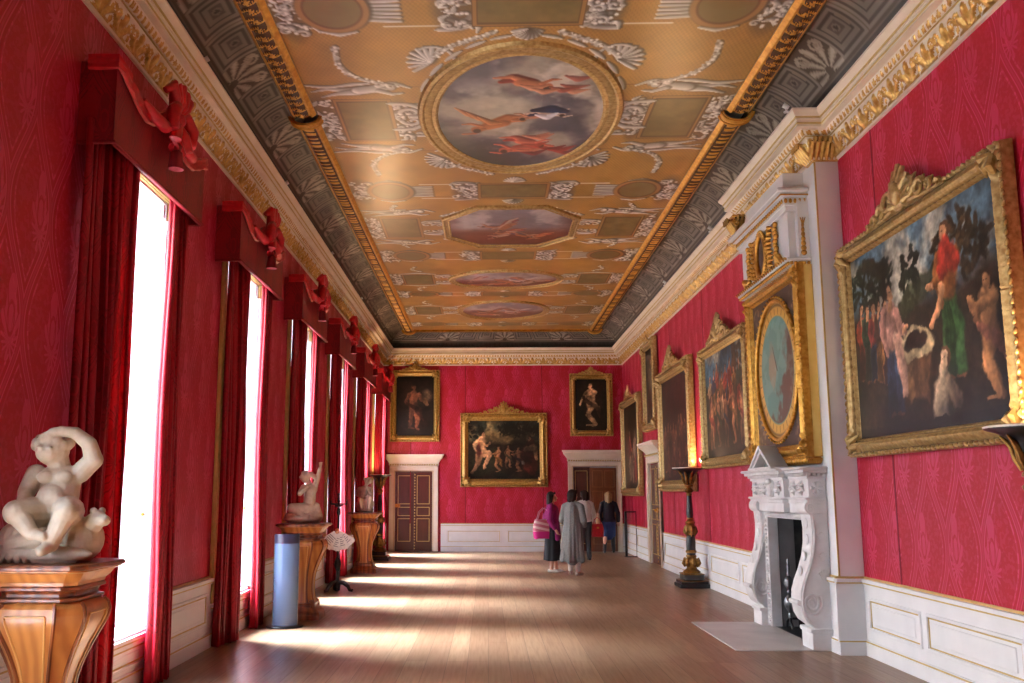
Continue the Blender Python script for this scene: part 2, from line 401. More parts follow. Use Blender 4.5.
w = MB(); w.box(XR, XR + .3, YF - .2, 10.30, 0, ZC + .2); w.box(XR, XR + .3, 10.30, 11.76, 1.46, ZC + .2); w.box(XR, XR + .3, 11.76, DY0, 0, ZC + .2); w.box(XR, XR + .3, DY1, YB + .3, 0, ZC + .2); w.box(XR, XR + .3, DY0, DY1, 2.40, ZC + .2)
w.box(XR + .25, XR + .3, DY0, DY1, 0, 2.4)
setting(w.build('wall_right', M_DAM_Y), 'crimson damask wall hung with large paintings')
for y0 in (14.2, 16.9, 20.0, 23.5, 8.7, 5.9):
    pass
D1X0, D1X1 = -2.74, -1.62
D2X0, D2X1 = 2.50, 3.80
w = MB(); zt = ZC + .2
w.box(XL - WT, D1X0, YB, YB + .3, 0, zt); w.box(D1X1, D2X0, YB, YB + .3, 0, zt); w.box(D2X1, XR + .3, YB, YB + .3, 0, zt)
w.box(D1X0, D1X1, YB, YB + .3, 2.32, zt); w.box(D2X0, D2X1, YB, YB + .3, 2.46, zt)
setting(w.build('wall_back', M_DAM_X), 'far end wall in crimson damask')
w = MB().box(XL - WT, XR + .3, YF - .2, YF, 0, zt); setting(w.build('wall_front', M_DAM_X))
# lobby behind the open far door
w = MB(); w.box(1.9, 4.6, YB + 2.2, YB + 2.3, 0, 3.2); w.box(1.8, 1.9, YB + .3, YB + 2.3, 0, 3.2); w.box(4.5, 4.6, YB + .3, YB + 2.3, 0, 3.2); w.box(1.8, 4.6, YB + .3, YB + 2.3, 3.1, 3.2); w.box(1.8, 4.6, YB + .4, YB + 2.3, -.1, 0)
setting(w.build('wall_lobby', M_PLAIN))
w = MB().box(-3.6, -.8, YB + .32, YB + .36, 0, 3); setting(w.build('wall_cupboard', M_PLAIN))
# chimney breast: white painted pilaster box on the right wall
w = MB().box(BX, XR, BY0, 10.25, 0, 5.56, .004); w.box(BX, XR, 11.78, BY1, 0, 5.56, .004); w.box(BX, XR, 10.25, 11.78, 1.42, 5.56)
cb = setting(w.build('wall_chimney', M_WHITE), 'white painted chimney breast')
g_ = MB()
for y in (BY0, BY1):
    g_.box(BX - .004, BX + .012, y - .004 if y == BY0 else y - .012, y + .012 if y == BY0 else y + .004, .8, 5.5)
g_.build('gilt_corner_bead', M_GOLD_P, cb)
g_ = MB()                                            # gilded acanthus capital on the near corner of the breast
for i in range(6):
    x = BX - .04 + i * .058
    g_.tube([(x, BY0 - .01, 5.48), (x, BY0 - .06, 5.56), (x, BY0 - .13, 5.66), (x, BY0 - .17, 5.67), (x, BY0 - .17, 5.62)], [.022, .036, .034, .026, .012], 8)
    if i < 5: g_.tube([(x + .029, BY0 - .0, 5.55), (x + .029, BY0 - .09, 5.66), (x + .029, BY0 - .15, 5.70)], [.02, .034, .02], 8)
for j in range(4):
    y = BY0 + .03 + j * .058
    g_.tube([(BX - .01, y, 5.48), (BX - .06, y, 5.56), (BX - .13, y, 5.66), (BX - .17, y, 5.67), (BX - .17, y, 5.62)], [.022, .036, .034, .026, .012], 8)
g_.box(BX - .02, XR, BY0 - .02, BY0 + .2, 5.455, 5.485, .006)
g_.build('gilt_capital', M_GOLD_F, cb)
# silk seams: slightly proud welt cords on the damask
w = MB()
for y in (24.9, 23.1, 19.3, 16.3, 13.2, 8.9, 6.2, 4.2): w.box(XR - .004, XR, y - .012, y + .012, .8, 5.5)
setting(w.build('trim_1', simple('damask_seam', srgb(120, 12, 36), rough=.7)), 'vertical seams in the right wall silk')
w = MB()
for x in (-2.28, -.66, 1.63): w.box(x - .012, x + .012, YB - .004, YB, .8, 5.5)
setting(w.build('trim_2', M_TASSEL), 'vertical seams in the end wall silk')
# ------------------------------------------------------------------ dado panelling
def dado(name, runs, axis, plane, sgn, panels, low=()):
    """runs along one wall: cap rail, skirting, flat ground and raised panel frames. sgn = direction into the room"""
    m = MB(); gld = MB()
    def bx(u0, u1, z0, z1, d0, d1, mi=0, tgt=None, b=.003):
        t = tgt or m
        a, c = plane + sgn * d0, plane + sgn * d1
        if axis == 'y': t.box(a, c, u0, u1, z0, z1, b)
        else: t.box(u0, u1, a, c, z0, z1, b)
    for u0, u1, h in runs:
        bx(u0, u1, 0, h - .02, -.005, .025)
        bx(u0, u1, 0, .135, .0, .05); bx(u0, u1, .135, .16, .0, .04)
        bx(u0, u1, h - .035, h, -.005, .06); bx(u0, u1, h - .065, h - .035, 0, .04)
        bx(u0, u1, .137, .150, .03, .046, tgt=gld, b=0); bx(u0, u1, h - .05, h - .037, .03, .05, tgt=gld, b=0)
        if h > .7: bx(u0, u1, h, h + .022, -.005, .018, tgt=gld, b=0)
    for u0, u1, z0, z1 in panels:
        for a, c, e, f in ((u0, u1, z0, z0 + .03), (u0, u1, z1 - .03, z1), (u0, u0 + .03, z0 + .03, z1 - .03), (u1 - .03, u1, z0 + .03, z1 - .03)):
            bx(a, c, e, f, .02, .042, b=.006)
        i = .034
        for a, c, e, f in ((u0 + i, u1 - i, z0 + i, z0 + i + .012), (u0 + i, u1 - i, z1 - i - .012, z1 - i), (u0 + i, u0 + i + .012, z0 + i, z1 - i), (u1 - i - .012, u1 - i, z0 + i, z1 - i)):
            bx(a, c, e, f, .02, .031, tgt=gld, b=0)
        bx(u0 + .12, u1 - .12, z0 + .075, z1 - .075, .02, .034, b=.012)
    o = setting(m.build(name, M_WHITE)); gld.build('gilt_line', M_GOLD_P, o); return o
runs = []; pans = []; e = [YF]
for y in WY: e += [y - WH - .1, y + WH + .1]
e.append(YB)
for i in range(0, len(e), 2):
    u0, u1 = e[i], e[i + 1]
    if u1 - u0 > .2: runs.append((u0, u1, .75))
    if u1 - u0 > 1: pans.append((u0 + .14, u1 - .14, .25, .60))
for y in WY:
    runs.append((y - WH - .1, y + WH + .1, WZ0)); pans.append((y - WH + .06, y + WH - .06, .2, .40))
dado('baseboard_left', runs, 'y', XL, 1, pans)
runs = [(YF, BY0, .79), (BY1, DY0 - .2, .79), (DY1 + .2, YB, .79)]
pans = [(8.5, 9.62, .27, .61), (6.9, 8.4, .27, .61), (5.3, 6.8, .27, .61), (3.2, 5.2, .27, .61), (1, 3.1, .27, .61),
        (12.5, 14.3, .27, .61), (14.45, 16.25, .27, .61), (16.4, 18.2, .27, .61), (18.35, 20.4, .27, .61), (22.5, 24.1, .27, .61), (24.25, 25.95, .27, .61)]
dado('baseboard_right', runs, 'y', XR, -1, pans)
dado('baseboard_back', [(-1.38, 2.28, .79), (-3.13, -2.98, .79), (3.87, 4.03, .79)], 'x', YB, -1, [(-1.2, .38, .25, .62), (.56, 2.1, .25, .62)])
dado('baseboard_chimney', [(BY0, 10.05, .79), (12.02, BY1, .79)], 'y', BX, -1, [])
dado('baseboard_pilaster', [(BX - .05, XR, .79)], 'x', BY0, -1, [])
# ------------------------------------------------------------------ cornice
WALLPATH = [(XL, YF), (XL, YB), (XR, YB), (XR, BY1), (BX, BY1), (BX, BY0), (XR, BY0), (XR, YF)]
def cornice():
    base = [(0, 5.47), (.025, 5.475), (.03, 5.50), (.015, 5.515)]
    fr0, fr1 = (.015, 5.515), (.125, 5.70)
    top = [(.125, 5.70), (.14, 5.705), (.14, 5.715)]
    egg0, egg1 = (.14, 5.715), (.20, 5.775)
    cor = [(.20, 5.775), (.265, 5.778), (.265, 5.845), (.275, 5.85), (.278, 5.866), (.268, 5.872)]
    cym = [(.268, 5.872), (.285, 5.885), (.315, 5.915), (.328, 5.935), (.335, 5.94), (.335, 5.965), (.0, 5.975)]
    def solid(prof, name, mat, parent=None):
        P, s, d = path_grid(WALLPATH, prof, res=50)
        return grid_mesh(name, P, mat, parent, angle=30, flip=True)
    root = solid(base + [(.0, 5.53)], 'trim_3', M_CREAM); setting(root, 'cream and gilt cornice round the room')
    solid([(.0, 5.52), (.11, 5.705)] + top[1:], 'cornice_bead', M_GOLD_P, root)
    solid([(.12, 5.70)] + [egg0, (.17, 5.77)] + cor, 'corona', M_CREAM, root)
    solid(cym, 'cymatium', M_CREAM, root)
    P, s, d = path_grid(WALLPATH, [(.2655, 5.8), (.272, 5.806), (.272, 5.818), (.2655, 5.824)], res=50); grid_mesh('gilt_line', P, M_GOLD_P, root, angle=30, flip=True)
    P, s, d = path_grid(WALLPATH, [(.268, 5.87), (.284, 5.872), (.29, 5.884), (.28, 5.89)], res=50); grid_mesh('gilt_line', P, M_GOLD_P, root, angle=30, flip=True)
    # carved acanthus frieze
    nv = 22; t = np.linspace(0, 1, nv)
    pr = [(fr0[0] + (fr1[0] - fr0[0]) * (a - .10 * math.sin(2 * pi * a)), fr0[1] + (fr1[1] - fr0[1]) * (a + .04 * math.sin(2 * pi * a))) for a in t]
    P, s, d = path_grid(WALLPATH, pr, res=.016)
    per = .34; x = (s[:, None] / per) % 1 - .5; T = t[None, :] - .0
    lobes = np.cos(9 * np.arctan2(np.abs(x) * 1.35, T + .06))
    r = np.sqrt((x * 1.9) ** 2 + (T - .08) ** 2)
    leaf = np.clip(1 - (r - (.62 + .16 * lobes)) * 9, 0, 1) * (.45 + .55 * (.5 + .5 * lobes))
    rib = np.exp(-(x / .035) ** 2) * (T < .95) * 1.0
    x2 = ((s[:, None] / per + .5) % 1) - .5
    sc = np.sqrt((np.abs(x2) * 1.6 - .20) ** 2 + (T - .62) ** 2)
    scroll = np.clip(1 - np.abs(sc - .17) * 16, 0, 1) + np.clip(1 - sc * 14, 0, 1)
    bud = np.clip(1 - np.sqrt((x2 * 2.4) ** 2 + (T - .25) ** 2) * 6, 0, 1)
    h = np.maximum.reduce([leaf, rib * .9, scroll * .8, bud])
    h = h + .12 * np.sin(s[:, None] * 140 + 9 * T) * (h > .2)
    nz = .75; nn = .66
    disp = .034 * h
    P[:, :, 0] += d[:, 0:1] * disp * nn; P[:, :, 1] += d[:, 1:2] * disp * nn; P[:, :, 2] -= disp * nz * .6
    hf = (h[:-1, :-1] + h[1:, 1:]) / 2
    grid_mesh('acanthus_frieze', P, [M_CREAM, M_GOLD_F], root, mat_idx=(hf > .16), flip=True)
    # egg and dart
    nv = 9; t = np.linspace(0, 1, nv)
    pr = [(egg0[0] + (egg1[0] - egg0[0]) * a, egg0[1] + (egg1[1] - egg0[1]) * a - .012 * math.sin(pi * a)) for a in t]
    P, s, d = path_grid(WALLPATH, pr, res=.014)
    x = (s[:, None] / .085) % 1 - .5; T = t[None, :]
    egg = np.clip(1 - np.sqrt((x * 2.6) ** 2 + ((T - .5) * 1.7) ** 2), 0, 1) ** .6
    dart = np.exp(-((np.abs(x) - .47) / .06) ** 2)
    h = np.maximum(egg, dart * .6); dd = .016 * h
    P[:, :, 0] += d[:, 0:1] * dd * .7; P[:, :, 1] += d[:, 1:2] * dd * .7; P[:, :, 2] -= dd * .7
    hf = (h[:-1, :-1] + h[1:, 1:]) / 2
    grid_mesh('egg_moulding', P, [M_CREAM, M_GOLD_F], root, mat_idx=(hf > .42), flip=True)
    return root
trim_cornice = cornice()
# wall plug above the cornice so the cove meets it
# ------------------------------------------------------------------ light
world = bpy.data.worlds.new('world'); S.world = world; world.use_nodes = True
nt = world.node_tree; bg = nt.nodes['Background']
sky = N(nt, 'ShaderNodeTexSky'); sky.sky_type = 'NISHITA'; sky.sun_disc = False; sky.sun_elevation = rad(38); sky.sun_rotation = rad(-90); sky.air_density = 1.0; sky.dust_density = 4.0
mixw = N(nt, 'ShaderNodeMix'); mixw.data_type = 'RGBA'; mixw.inputs[0].default_value = .8
nt.links.new(sky.outputs[0], mixw.inputs[6]); mixw.inputs[7].default_value = (.50, .83, 1.32, 1)
nt.links.new(mixw.outputs[2], bg.inputs['Color']); bg.inputs['Strength'].default_value = SKY_STRENGTH = 8.0
sun = bpy.data.objects.new('sun', bpy.data.lights.new('sun', 'SUN')); COL.objects.link(sun)
sun.data.energy = 120; sun.data.angle = rad(32); sun.data.color = (.90, .97, 1.08)
sun.rotation_euler = Vector((1, -.24, -1.3)).to_track_quat('-Z', 'Y').to_euler()
for i, y in enumerate(WY):
    L = bpy.data.lights.new('window_portal', 'AREA'); L.shape = 'RECTANGLE'; L.size = 2 * WH; L.size_y = WZ1 - WZ0; L.cycles.is_portal = True
    o = bpy.data.objects.new('window_portal', L); COL.objects.link(o); o.location = (XL - WT - .02, y, (WZ0 + WZ1) / 2)
    o.rotation_euler = (0, rad(-90), 0)
    o.rotation_euler = Matrix(((0, 0, -1), (1, 0, 0), (0, -1, 0))).to_euler() if False else Vector((1, 0, 0)).to_track_quat('-Z', 'Z').to_euler()
g0 = MB().box(XL - 40, XL - WT - .05, -30, 60, -4.2, -4.0).build('ground_outside', simple('pale_gravel', srgb(176, 166, 150), srgb(158, 150, 134), rough=.95, scale=2)); setting(g0)
TOR_W = 330
S.view_settings.view_transform = 'Standard'; S.view_settings.look = 'None'; S.view_settings.gamma = 1; S.view_settings.use_curve_mapping = False
S.view_settings.exposure = 0.0
S.cycles.use_denoising = True
try: S.cycles.denoiser = 'OPENIMAGEDENOISE'
except Exception: pass
S.cycles.max_bounces = 10; S.cycles.diffuse_bounces = 6; S.cycles.glossy_bounces = 4; S.cycles.transparent_max_bounces = 12; S.cycles.sample_clamp_indirect = 8.0
S.cycles.caustics_reflective = False; S.cycles.caustics_refractive = False
# ------------------------------------------------------------------ painting with numpy: pictures are stored as point colours of the painted surface itself
def c3(r, g, b): return np.array([r, g, b], dtype=np.float32) / 255
class Canvas:
    def __init__(s, w, h, px, base, py=None):
        s.w, s.h = w, h; s.nx, s.ny = max(4, int(w / px)), max(4, int(h / (py or px)))
        s.x = np.linspace(0, w, s.nx, dtype=np.float32); s.y = np.linspace(0, h, s.ny, dtype=np.float32)
        s.c = np.tile(c3(*base), (s.nx, s.ny, 1)).astype(np.float32); s.px = max(px, py or px)
    def win(s, x0, x1, y0, y1):
        i0, i1 = np.searchsorted(s.x, x0), np.searchsorted(s.x, x1, 'right'); j0, j1 = np.searchsorted(s.y, y0), np.searchsorted(s.y, y1, 'right')
        return slice(i0, i1), slice(j0, j1)
    def put(s, sl, a, col):
        if a.size == 0: return
        col = c3(*col) if not isinstance(col, np.ndarray) else col
        s.c[sl] = s.c[sl] * (1 - a[..., None]) + col * a[..., None]
    def noise(s, sc, seed=0, oct=4, sx=1, sy=1):
        r = np.random.default_rng(seed); out = np.zeros((s.nx, s.ny), np.float32); amp = 1; tot = 0
        for o in range(oct):
            n1, n2 = max(2, int(s.w / sc * sx * 2 ** o) + 2), max(2, int(s.h / sc * sy * 2 ** o) + 2)
            g = r.random((n1, n2)).astype(np.float32)
            u = s.x / s.w * (n1 - 1.001); v = s.y / s.h * (n2 - 1.001)
            i = u.astype(int); j = v.astype(int); fu = u - i; fv = v - j
            fu = (fu * fu * (3 - 2 * fu))[:, None]; fv = (fv * fv * (3 - 2 * fv))[None, :]
            a = g[np.ix_(i, j)]; b = g[np.ix_(i + 1, j)]; c = g[np.ix_(i, j + 1)]; d = g[np.ix_(i + 1, j + 1)]
            out += amp * ((a * (1 - fu) + b * fu) * (1 - fv) + (c * (1 - fu) + d * fu) * fv); tot += amp; amp *= .55
        return out / tot
    def blend(s, a, col): s.put((slice(None), slice(None)), np.clip(a, 0, 1), col)
    def mottle(s, sc, amt, seed=0): s.c *= (1 + (s.noise(sc, seed) - .5) * 2 * amt)[..., None]
    def ell(s, cx, cy, rx, ry, col, soft=.15, rot=0, al=1, ring=None):
        m = max(rx, ry) * (1.3 + soft) + s.px; sl = s.win(cx - m, cx + m, cy - m, cy + m)
        X, Y = np.meshgrid(s.x[sl[0]] - cx, s.y[sl[1]] - cy, indexing='ij')
        cr, sr = math.cos(rot), math.sin(rot); U = (X * cr + Y * sr) / rx; V = (-X * sr + Y * cr) / ry
        r = np.sqrt(U * U + V * V)
        sf = max(soft, s.px / min(rx, ry) * .7)
        a = np.clip((1 - r) / sf + .5, 0, 1)
        if ring is not None: a = a * np.clip((r - (1 - ring)) / sf + .5, 0, 1)
        s.put(sl, a * al, col)
    def poly(s, pts, col, al=1, soft=0):
        xs = [p[0] for p in pts]; ys = [p[1] for p in pts]; sl = s.win(min(xs) - soft, max(xs) + soft, min(ys) - soft, max(ys) + soft)
        X, Y = np.meshgrid(s.x[sl[0]], s.y[sl[1]], indexing='ij'); ins = np.zeros(X.shape, bool); dist = np.full(X.shape, 1e9, np.float32)
        n = len(pts)
        for i in range(n):
            (xa, ya), (xb, yb) = pts[i], pts[(i + 1) % n]
            if ya != yb: ins ^= ((ya > Y) != (yb > Y)) & (X < (xb - xa) * (Y - ya) / (yb - ya) + xa)
            if soft:
                dx, dy = xb - xa, yb - ya; t = np.clip(((X - xa) * dx + (Y - ya) * dy) / (dx * dx + dy * dy + 1e-9), 0, 1)
                dist = np.minimum(dist, np.hypot(X - xa - t * dx, Y - ya - t * dy))
        a = ins.astype(np.float32)
        if soft: a = np.clip(.5 + np.where(ins, dist, -dist) / (2 * soft), 0, 1)
        s.put(sl, a * al, col)
    def rect(s, x0, x1, y0, y1, col, al=1):
        sl = s.win(x0, x1, y0, y1); s.put(sl, np.full(s.c[sl].shape[:2], al, np.float32), col)
    def stroke(s, pts, w, col, al=1, shade=0, soft=.35):
        """tapered brush stroke; shade > 0 paints a rounded limb lit from one side"""
        pts = [np.array(p, dtype=np.float32) for p in pts]; k = len(pts)
        ws = list(w) if hasattr(w, '__len__') else [w] * k; mw = max(ws)
        x = [p[0] for p in pts]; y = [p[1] for p in pts]
        sl = s.win(min(x) - mw * 1.3 - s.px, max(x) + mw * 1.3 + s.px, min(y) - mw * 1.3 - s.px, max(y) + mw * 1.3 + s.px)
        X, Y = np.meshgrid(s.x[sl[0]], s.y[sl[1]], indexing='ij')
        if X.size == 0: return
        best = np.full(X.shape, 9, np.float32); side = np.zeros(X.shape, np.float32)
        for i in range(k - 1):
            a, b = pts[i], pts[i + 1]; d = b - a; L2 = float(d @ d) + 1e-9
            t = np.clip(((X - a[0]) * d[0] + (Y - a[1]) * d[1]) / L2, 0, 1); r = ws[i] * (1 - t) + ws[i + 1] * t + 1e-5
            ox, oy = X - a[0] - t * d[0], Y - a[1] - t * d[1]; q = np.hypot(ox, oy) / r
            m = q < best; best = np.where(m, q, best); side = np.where(m, (oy * .8 - ox * .6) / r, side)
        sf = max(soft, s.px / max(mw, 1e-4) * .7)
        a = np.clip((1 - best) / sf + .5, 0, 1) * al
        if shade:
            base = c3(*col); f = 1 + shade * np.clip(side, -1, 1)
            C = np.clip(base[None, None] * f[..., None], 0, 1); s.c[sl] = s.c[sl] * (1 - a[..., None]) + C * a[..., None]
        else: s.put(sl, a, col)
def arc(cx, cy, rx, ry, a0, a1, n=16): return [(cx + rx * math.cos(rad(a0 + (a1 - a0) * i / (n - 1))), cy + ry * math.sin(rad(a0 + (a1 - a0) * i / (n - 1)))) for i in range(n)]
def curl(cx, cy, r, a0, turns, n=22, r1=.12): return [(cx + r * (1 - (1 - r1) * i / (n - 1)) * math.cos(a0 + turns * 2 * pi * i / (n - 1)), cy + r * (1 - (1 - r1) * i / (n - 1)) * math.sin(a0 + turns * 2 * pi * i / (n - 1))) for i in range(n)]
GR, GRD, GRL = (186, 184, 182), (70, 58, 48), (236, 236, 234)
def gris(c, pts, w, sh=.3):
    """a grisaille stroke with its painted dark outline"""
    ws = list(w) if hasattr(w, '__len__') else [w] * len(pts)
    c.stroke([(x + .014, y - .012) for x, y in pts], [a * 1.3 for a in ws], GRD, .7); c.stroke(pts, ws, GR, 1, sh)
# ------------------------------------------------------------------ flat of the ceiling
CX0, CX1, CY0, CY1 = -2.12, 2.96, YF + .8, 25.18
CM = (CX0 + CX1) / 2
def paint_ceiling():
    c = Canvas(CX1 - CX0, CY1 - CY0, .0125, (170, 126, 64), .021)
    X, Y = np.meshgrid(c.x, c.y, indexing='ij')
    # gold mosaic: small tesserae rows
    t = (np.sin(X * 2 * pi / .05) * np.sin(Y * 2 * pi / .085) > .05) * .085
    c.c *= (1 - t)[..., None]; c.mottle(1.2, .12, 1); c.mottle(.25, .08, 2)
    u = lambda x: x - CX0; v = lambda y: y - CY0
    m = u(CM)
    def smooth(p, n=6):
        p = [np.array(q, float) for q in p]; p = [2 * p[0] - p[1]] + p + [2 * p[-1] - p[-2]]; out = []
        for i in range(1, len(p) - 2):
            for k in range(n):
                t = k / n; out.append(tuple(.5 * ((2 * p[i]) + (-p[i - 1] + p[i + 1]) * t + (2 * p[i - 1] - 5 * p[i] + 4 * p[i + 1] - p[i + 2]) * t * t + (-p[i - 1] + 3 * p[i] - 3 * p[i + 1] + p[i + 2]) * t ** 3)))
        return out + [tuple(p[-2])]
    def garland(p, n=9, w=.028):
        q = smooth(p); gris(c, q, w * 1.0); r = random.Random(int(p[0][0] * 100 + p[0][1] * 10))
        for i, (x, y) in enumerate(q):
            for k in range(3): c.ell(x + r.uniform(-1, 1) * w * 1.2, y + r.uniform(-1, 1) * w * 1.6, w * .62, w * .8, [GRL, GR, (134, 122, 110)][(i + k) % 3], .4)
    def fan(x, y, r, dirn):
        c.ell(x + r * .45 * math.cos(dirn) + .015, y + r * .6 * math.sin(dirn) - .015, r * .62, r * .75, GRD, .3, al=.8)
        for k in range(-4, 5):
            a = dirn + k * .33
            gris(c, [(x, y), (x + r * .6 * math.cos(a), y + r * .6 * math.sin(a) * 1.3), (x + r * math.cos(a), y + r * math.sin(a) * 1.3)], [.012, .03, .026], .45)
    def scrolls(x, y, sx, sy, k=1):
        gris(c, curl(x, y, .15 * k, 0 if sx > 0 else pi, .95 * sx * sy), [.036 * k] * 10 + [.024 * k] * 12)
        gris(c, curl(x + .16 * sx * k, y + .22 * sy * k, .10 * k, pi if sx > 0 else 0, -.9 * sx * sy), .026 * k)
        gris(c, smooth([(x - .18 * sx * k, y + .1 * sy * k), (x, y + .26 * sy * k), (x + .3 * sx * k, y + .3 * sy * k)]), [.018] + [.036] * 11 + [.012])
    def acanthus(x, y, w, h, seed, n=16):
        """a dense painted tangle of leaves and scrolls"""
        r = random.Random(seed); c.ell(x, y, w * .62, h * .62, GRD, .5, al=.55)
        for i in range(n):
            px, py = x + r.uniform(-.5, .5) * w, y + r.uniform(-.5, .5) * h; a = r.random() * 6.3
            if i % 2: gris(c, curl(px, py, r.uniform(.05, .09), a, r.choice((-.9, .9)), 14), r.uniform(.018, .026), .4)
            else: gris(c, smooth([(px, py), (px + .09 * math.cos(a), py + .12 * math.sin(a)), (px + .15 * math.cos(a + .7), py + .2 * math.sin(a + .7))], 4), [.012, .02, .03, .032, .034, .03, .022, .014, .008], .45)
        for i in range(n): c.ell(x + r.uniform(-.5, .5) * w, y + r.uniform(-.5, .5) * h, .022, .026, GRL, .5)
    def reclining(x, y, d, fl):
        """a painted stone figure stretched along the top or foot of a side tablet"""
        gris(c, smooth([(x - .60 * d, y + .08 * fl), (x - .40 * d, y + .14 * fl), (x - .16 * d, y + .10 * fl), (x + .04 * d, y + .14 * fl)], 4), [.012, .02, .026, .03, .034, .04, .05, .062, .068, .072, .076, .08, .08], .4)
        gris(c, smooth([(x - .50 * d, y - .06 * fl), (x - .30 * d, y + .02 * fl), (x - .06 * d, y + .06 * fl)], 4), [.018, .022, .028, .034, .04, .05, .058, .064, .07], .4)
        gris(c, smooth([(x - .04 * d, y + .10 * fl), (x + .12 * d, y + .13 * fl), (x + .24 * d, y + .16 * fl)], 4), [.085, .09, .088, .084, .086, .09, .092, .09, .08], .42)
        gris(c, smooth([(x + .2 * d, y + .22 * fl), (x + .38 * d, y + .27 * fl), (x + .56 * d, y + .16 * fl)], 4), [.046, .044, .042, .04, .036, .032, .028, .024, .02], .4)
        gris(c, [(x + .20 * d, y + .08 * fl), (x + .34 * d, y + .0 * fl), (x + .46 * d, y + .02 * fl)], [.044, .034, .02], .4)
        c.ell(x + .34 * d + .01, y + .18 * fl - .01, .066, .09, GRD, .3); c.ell(x + .34 * d, y + .18 * fl, .056, .08, GR, .3); c.ell(x + .33 * d, y + .2 * fl, .034, .046, GRL, .4)
        gris(c, smooth([(x - .70 * d, y + .26 * fl), (x - .4 * d, y + .20 * fl), (x - .1 * d, y + .26 * fl), (x + .1 * d, y + .28 * fl)], 4), [.014, .02, .028, .036, .036, .032, .03, .034, .036, .034, .03, .024, .014], .4)
    def frame_rect(x0, x1, y0, y1, skew=0):
        c.rect(x0 - .07, x1 + .07, y0 - .09, y1 + .09, (104, 74, 42)); c.rect(x0 - .055, x1 + .055, y0 - .07, y1 + .07, (156, 114, 66)); c.rect(x0 - .02, x1 + .02, y0 - .03, y1 + .03, (96, 70, 42))
        c.rect(x0, x1, y0, y1, (116, 98, 60)); sl = c.win(x0, x1, y0, y1)
        n = c.noise(.16, int(x0 * 97 + y0 * 31) % 999, 3)[sl]; c.c[sl] *= (1 + (n - .5) * .3)[..., None]
    def frame_ell(x, y, rx, ry):
        c.ell(x + .015, y - .02, rx + .10, ry + .12, GRD, .12); c.ell(x, y, rx + .085, ry + .10, (156, 114, 70), .08); c.ell(x, y, rx + .02, ry + .03, (100, 62, 36), .08)
        c.ell(x, y, rx, ry, (118, 100, 64), .08); c.ell(x, y - ry * .1, rx * .55, ry * .35, (116, 88, 52), .8, al=.6)
    # transverse seams of the canvas strips
    for y in np.arange(CY0 + .55, CY1, 1.93): c.rect(0, c.w, v(y) - .012, v(y) + .012, (124, 76, 40), .7)
    rows = [(10.5, 0), (15.2, 1), (19.05, 2), (22.4, 3), (5.8, 1), (1.95, 2), (-1.4, 3)]
    for yc, kind in rows:
        hh = [1.75, 1.1, .72, .9][kind]
        for d in (-1, 1):
            x = m + d * 1.93; y = v(yc) + (.12 if kind == 0 else 0); th = [.55, .53, .38, .42][kind]
            # side tablet with scrolls and stretched figures
            for sy in (-1, 1):
                scrolls(x - d * .46, y + sy * .18, -d, sy, .8 + .2 * (kind == 0)); 
                if kind in (0, 1): reclining(x - d * .05, y + sy * (th + .22), -d, sy)
                else: gris(c, [(x - .4, y + sy * (th + .12)), (x, y + sy * (th + .2)), (x + .4, y + sy * (th + .1))], [.02, .045, .02])
            acanthus(x + d * .50, y, .26, th * 2.3, int(yc * 7 + d), int(20 + 14 * th))
            if kind == 0: acanthus(x - d * .44, y, .20, th * 1.9, int(yc * 3 + d), 16)
            frame_rect(x - .29, x + .29, y - th, y + th)
            # fan shells and garlands on the oblique shoulders
            if kind == 0:
                for sy in (-1, 1):
                    fx, fy = m + d * 1.02, v(yc) + sy * 1.42
                    fan(fx, fy, .26, math.atan2(sy * .8, d)); gris(c, arc(fx - d * .02, fy, .24, .34, 90 if d > 0 else 90, 300 if d > 0 else -120), [.02] * 16)
                    garland([(fx - d * .02, fy + sy * .1), (fx - d * .2, fy + sy * .32), (fx - d * .42, fy + sy * .46), (fx - d * .68, fy + sy * .62)], 6, .03)
                    garland([(x + d * .05 - d * .5, y + sy * (th + .42)), (x - d * .06, y + sy * (th + .62)), (x + d * .12, y + sy * (th + .95)), (x + d * .1, y + sy * (th + 1.35))], 9, .03)
                for q in (-1, 1):
                    scrolls(m + d * 1.36, v(yc) + q * .12, d, q, .9)
                for q in range(-6, 7):
                    if abs(q) > 1: gris(c, arc(m, v(yc), 1.27, 1.98, (0 if d > 0 else 180) + q * 13 - 5, (0 if d > 0 else 180) + q * 13 + 5, 5), [.012, .026, .03, .026, .012], .4)
                gris(c, [(m + d * 1.18, v(yc) - .12), (m + d * 1.18, v(yc) + .12)], .07); gris(c, [(m + d * 1.1, v(yc)), (m + d * 1.34, v(yc))], .05)
            else:
                for sy in (-1, 1):
                    garland([(m + d * .62, v(yc) + sy * (hh + .02)), (m + d * .9, v(yc) + sy * (hh - .22)), (m + d * 1.2, v(yc) + sy * (hh - .42))], 5, .032)
                    garland([(x - d * .1, y + sy * (th + .34)), (x + d * .08, y + sy * (th + .5)), (x, y + sy * (th + .72))], 4, .028)
                    scrolls(m + d * 1.28, v(yc) + sy * .16, d, sy, .7)
    # cross rows between the histories: tablet in the middle, ovals at the sides
    cross = [(13.28, 1.0), (17.08, .85), (20.5, .6), (8.0, 1.0), (3.9, .85), (.3, .6), (24.3, .55)]
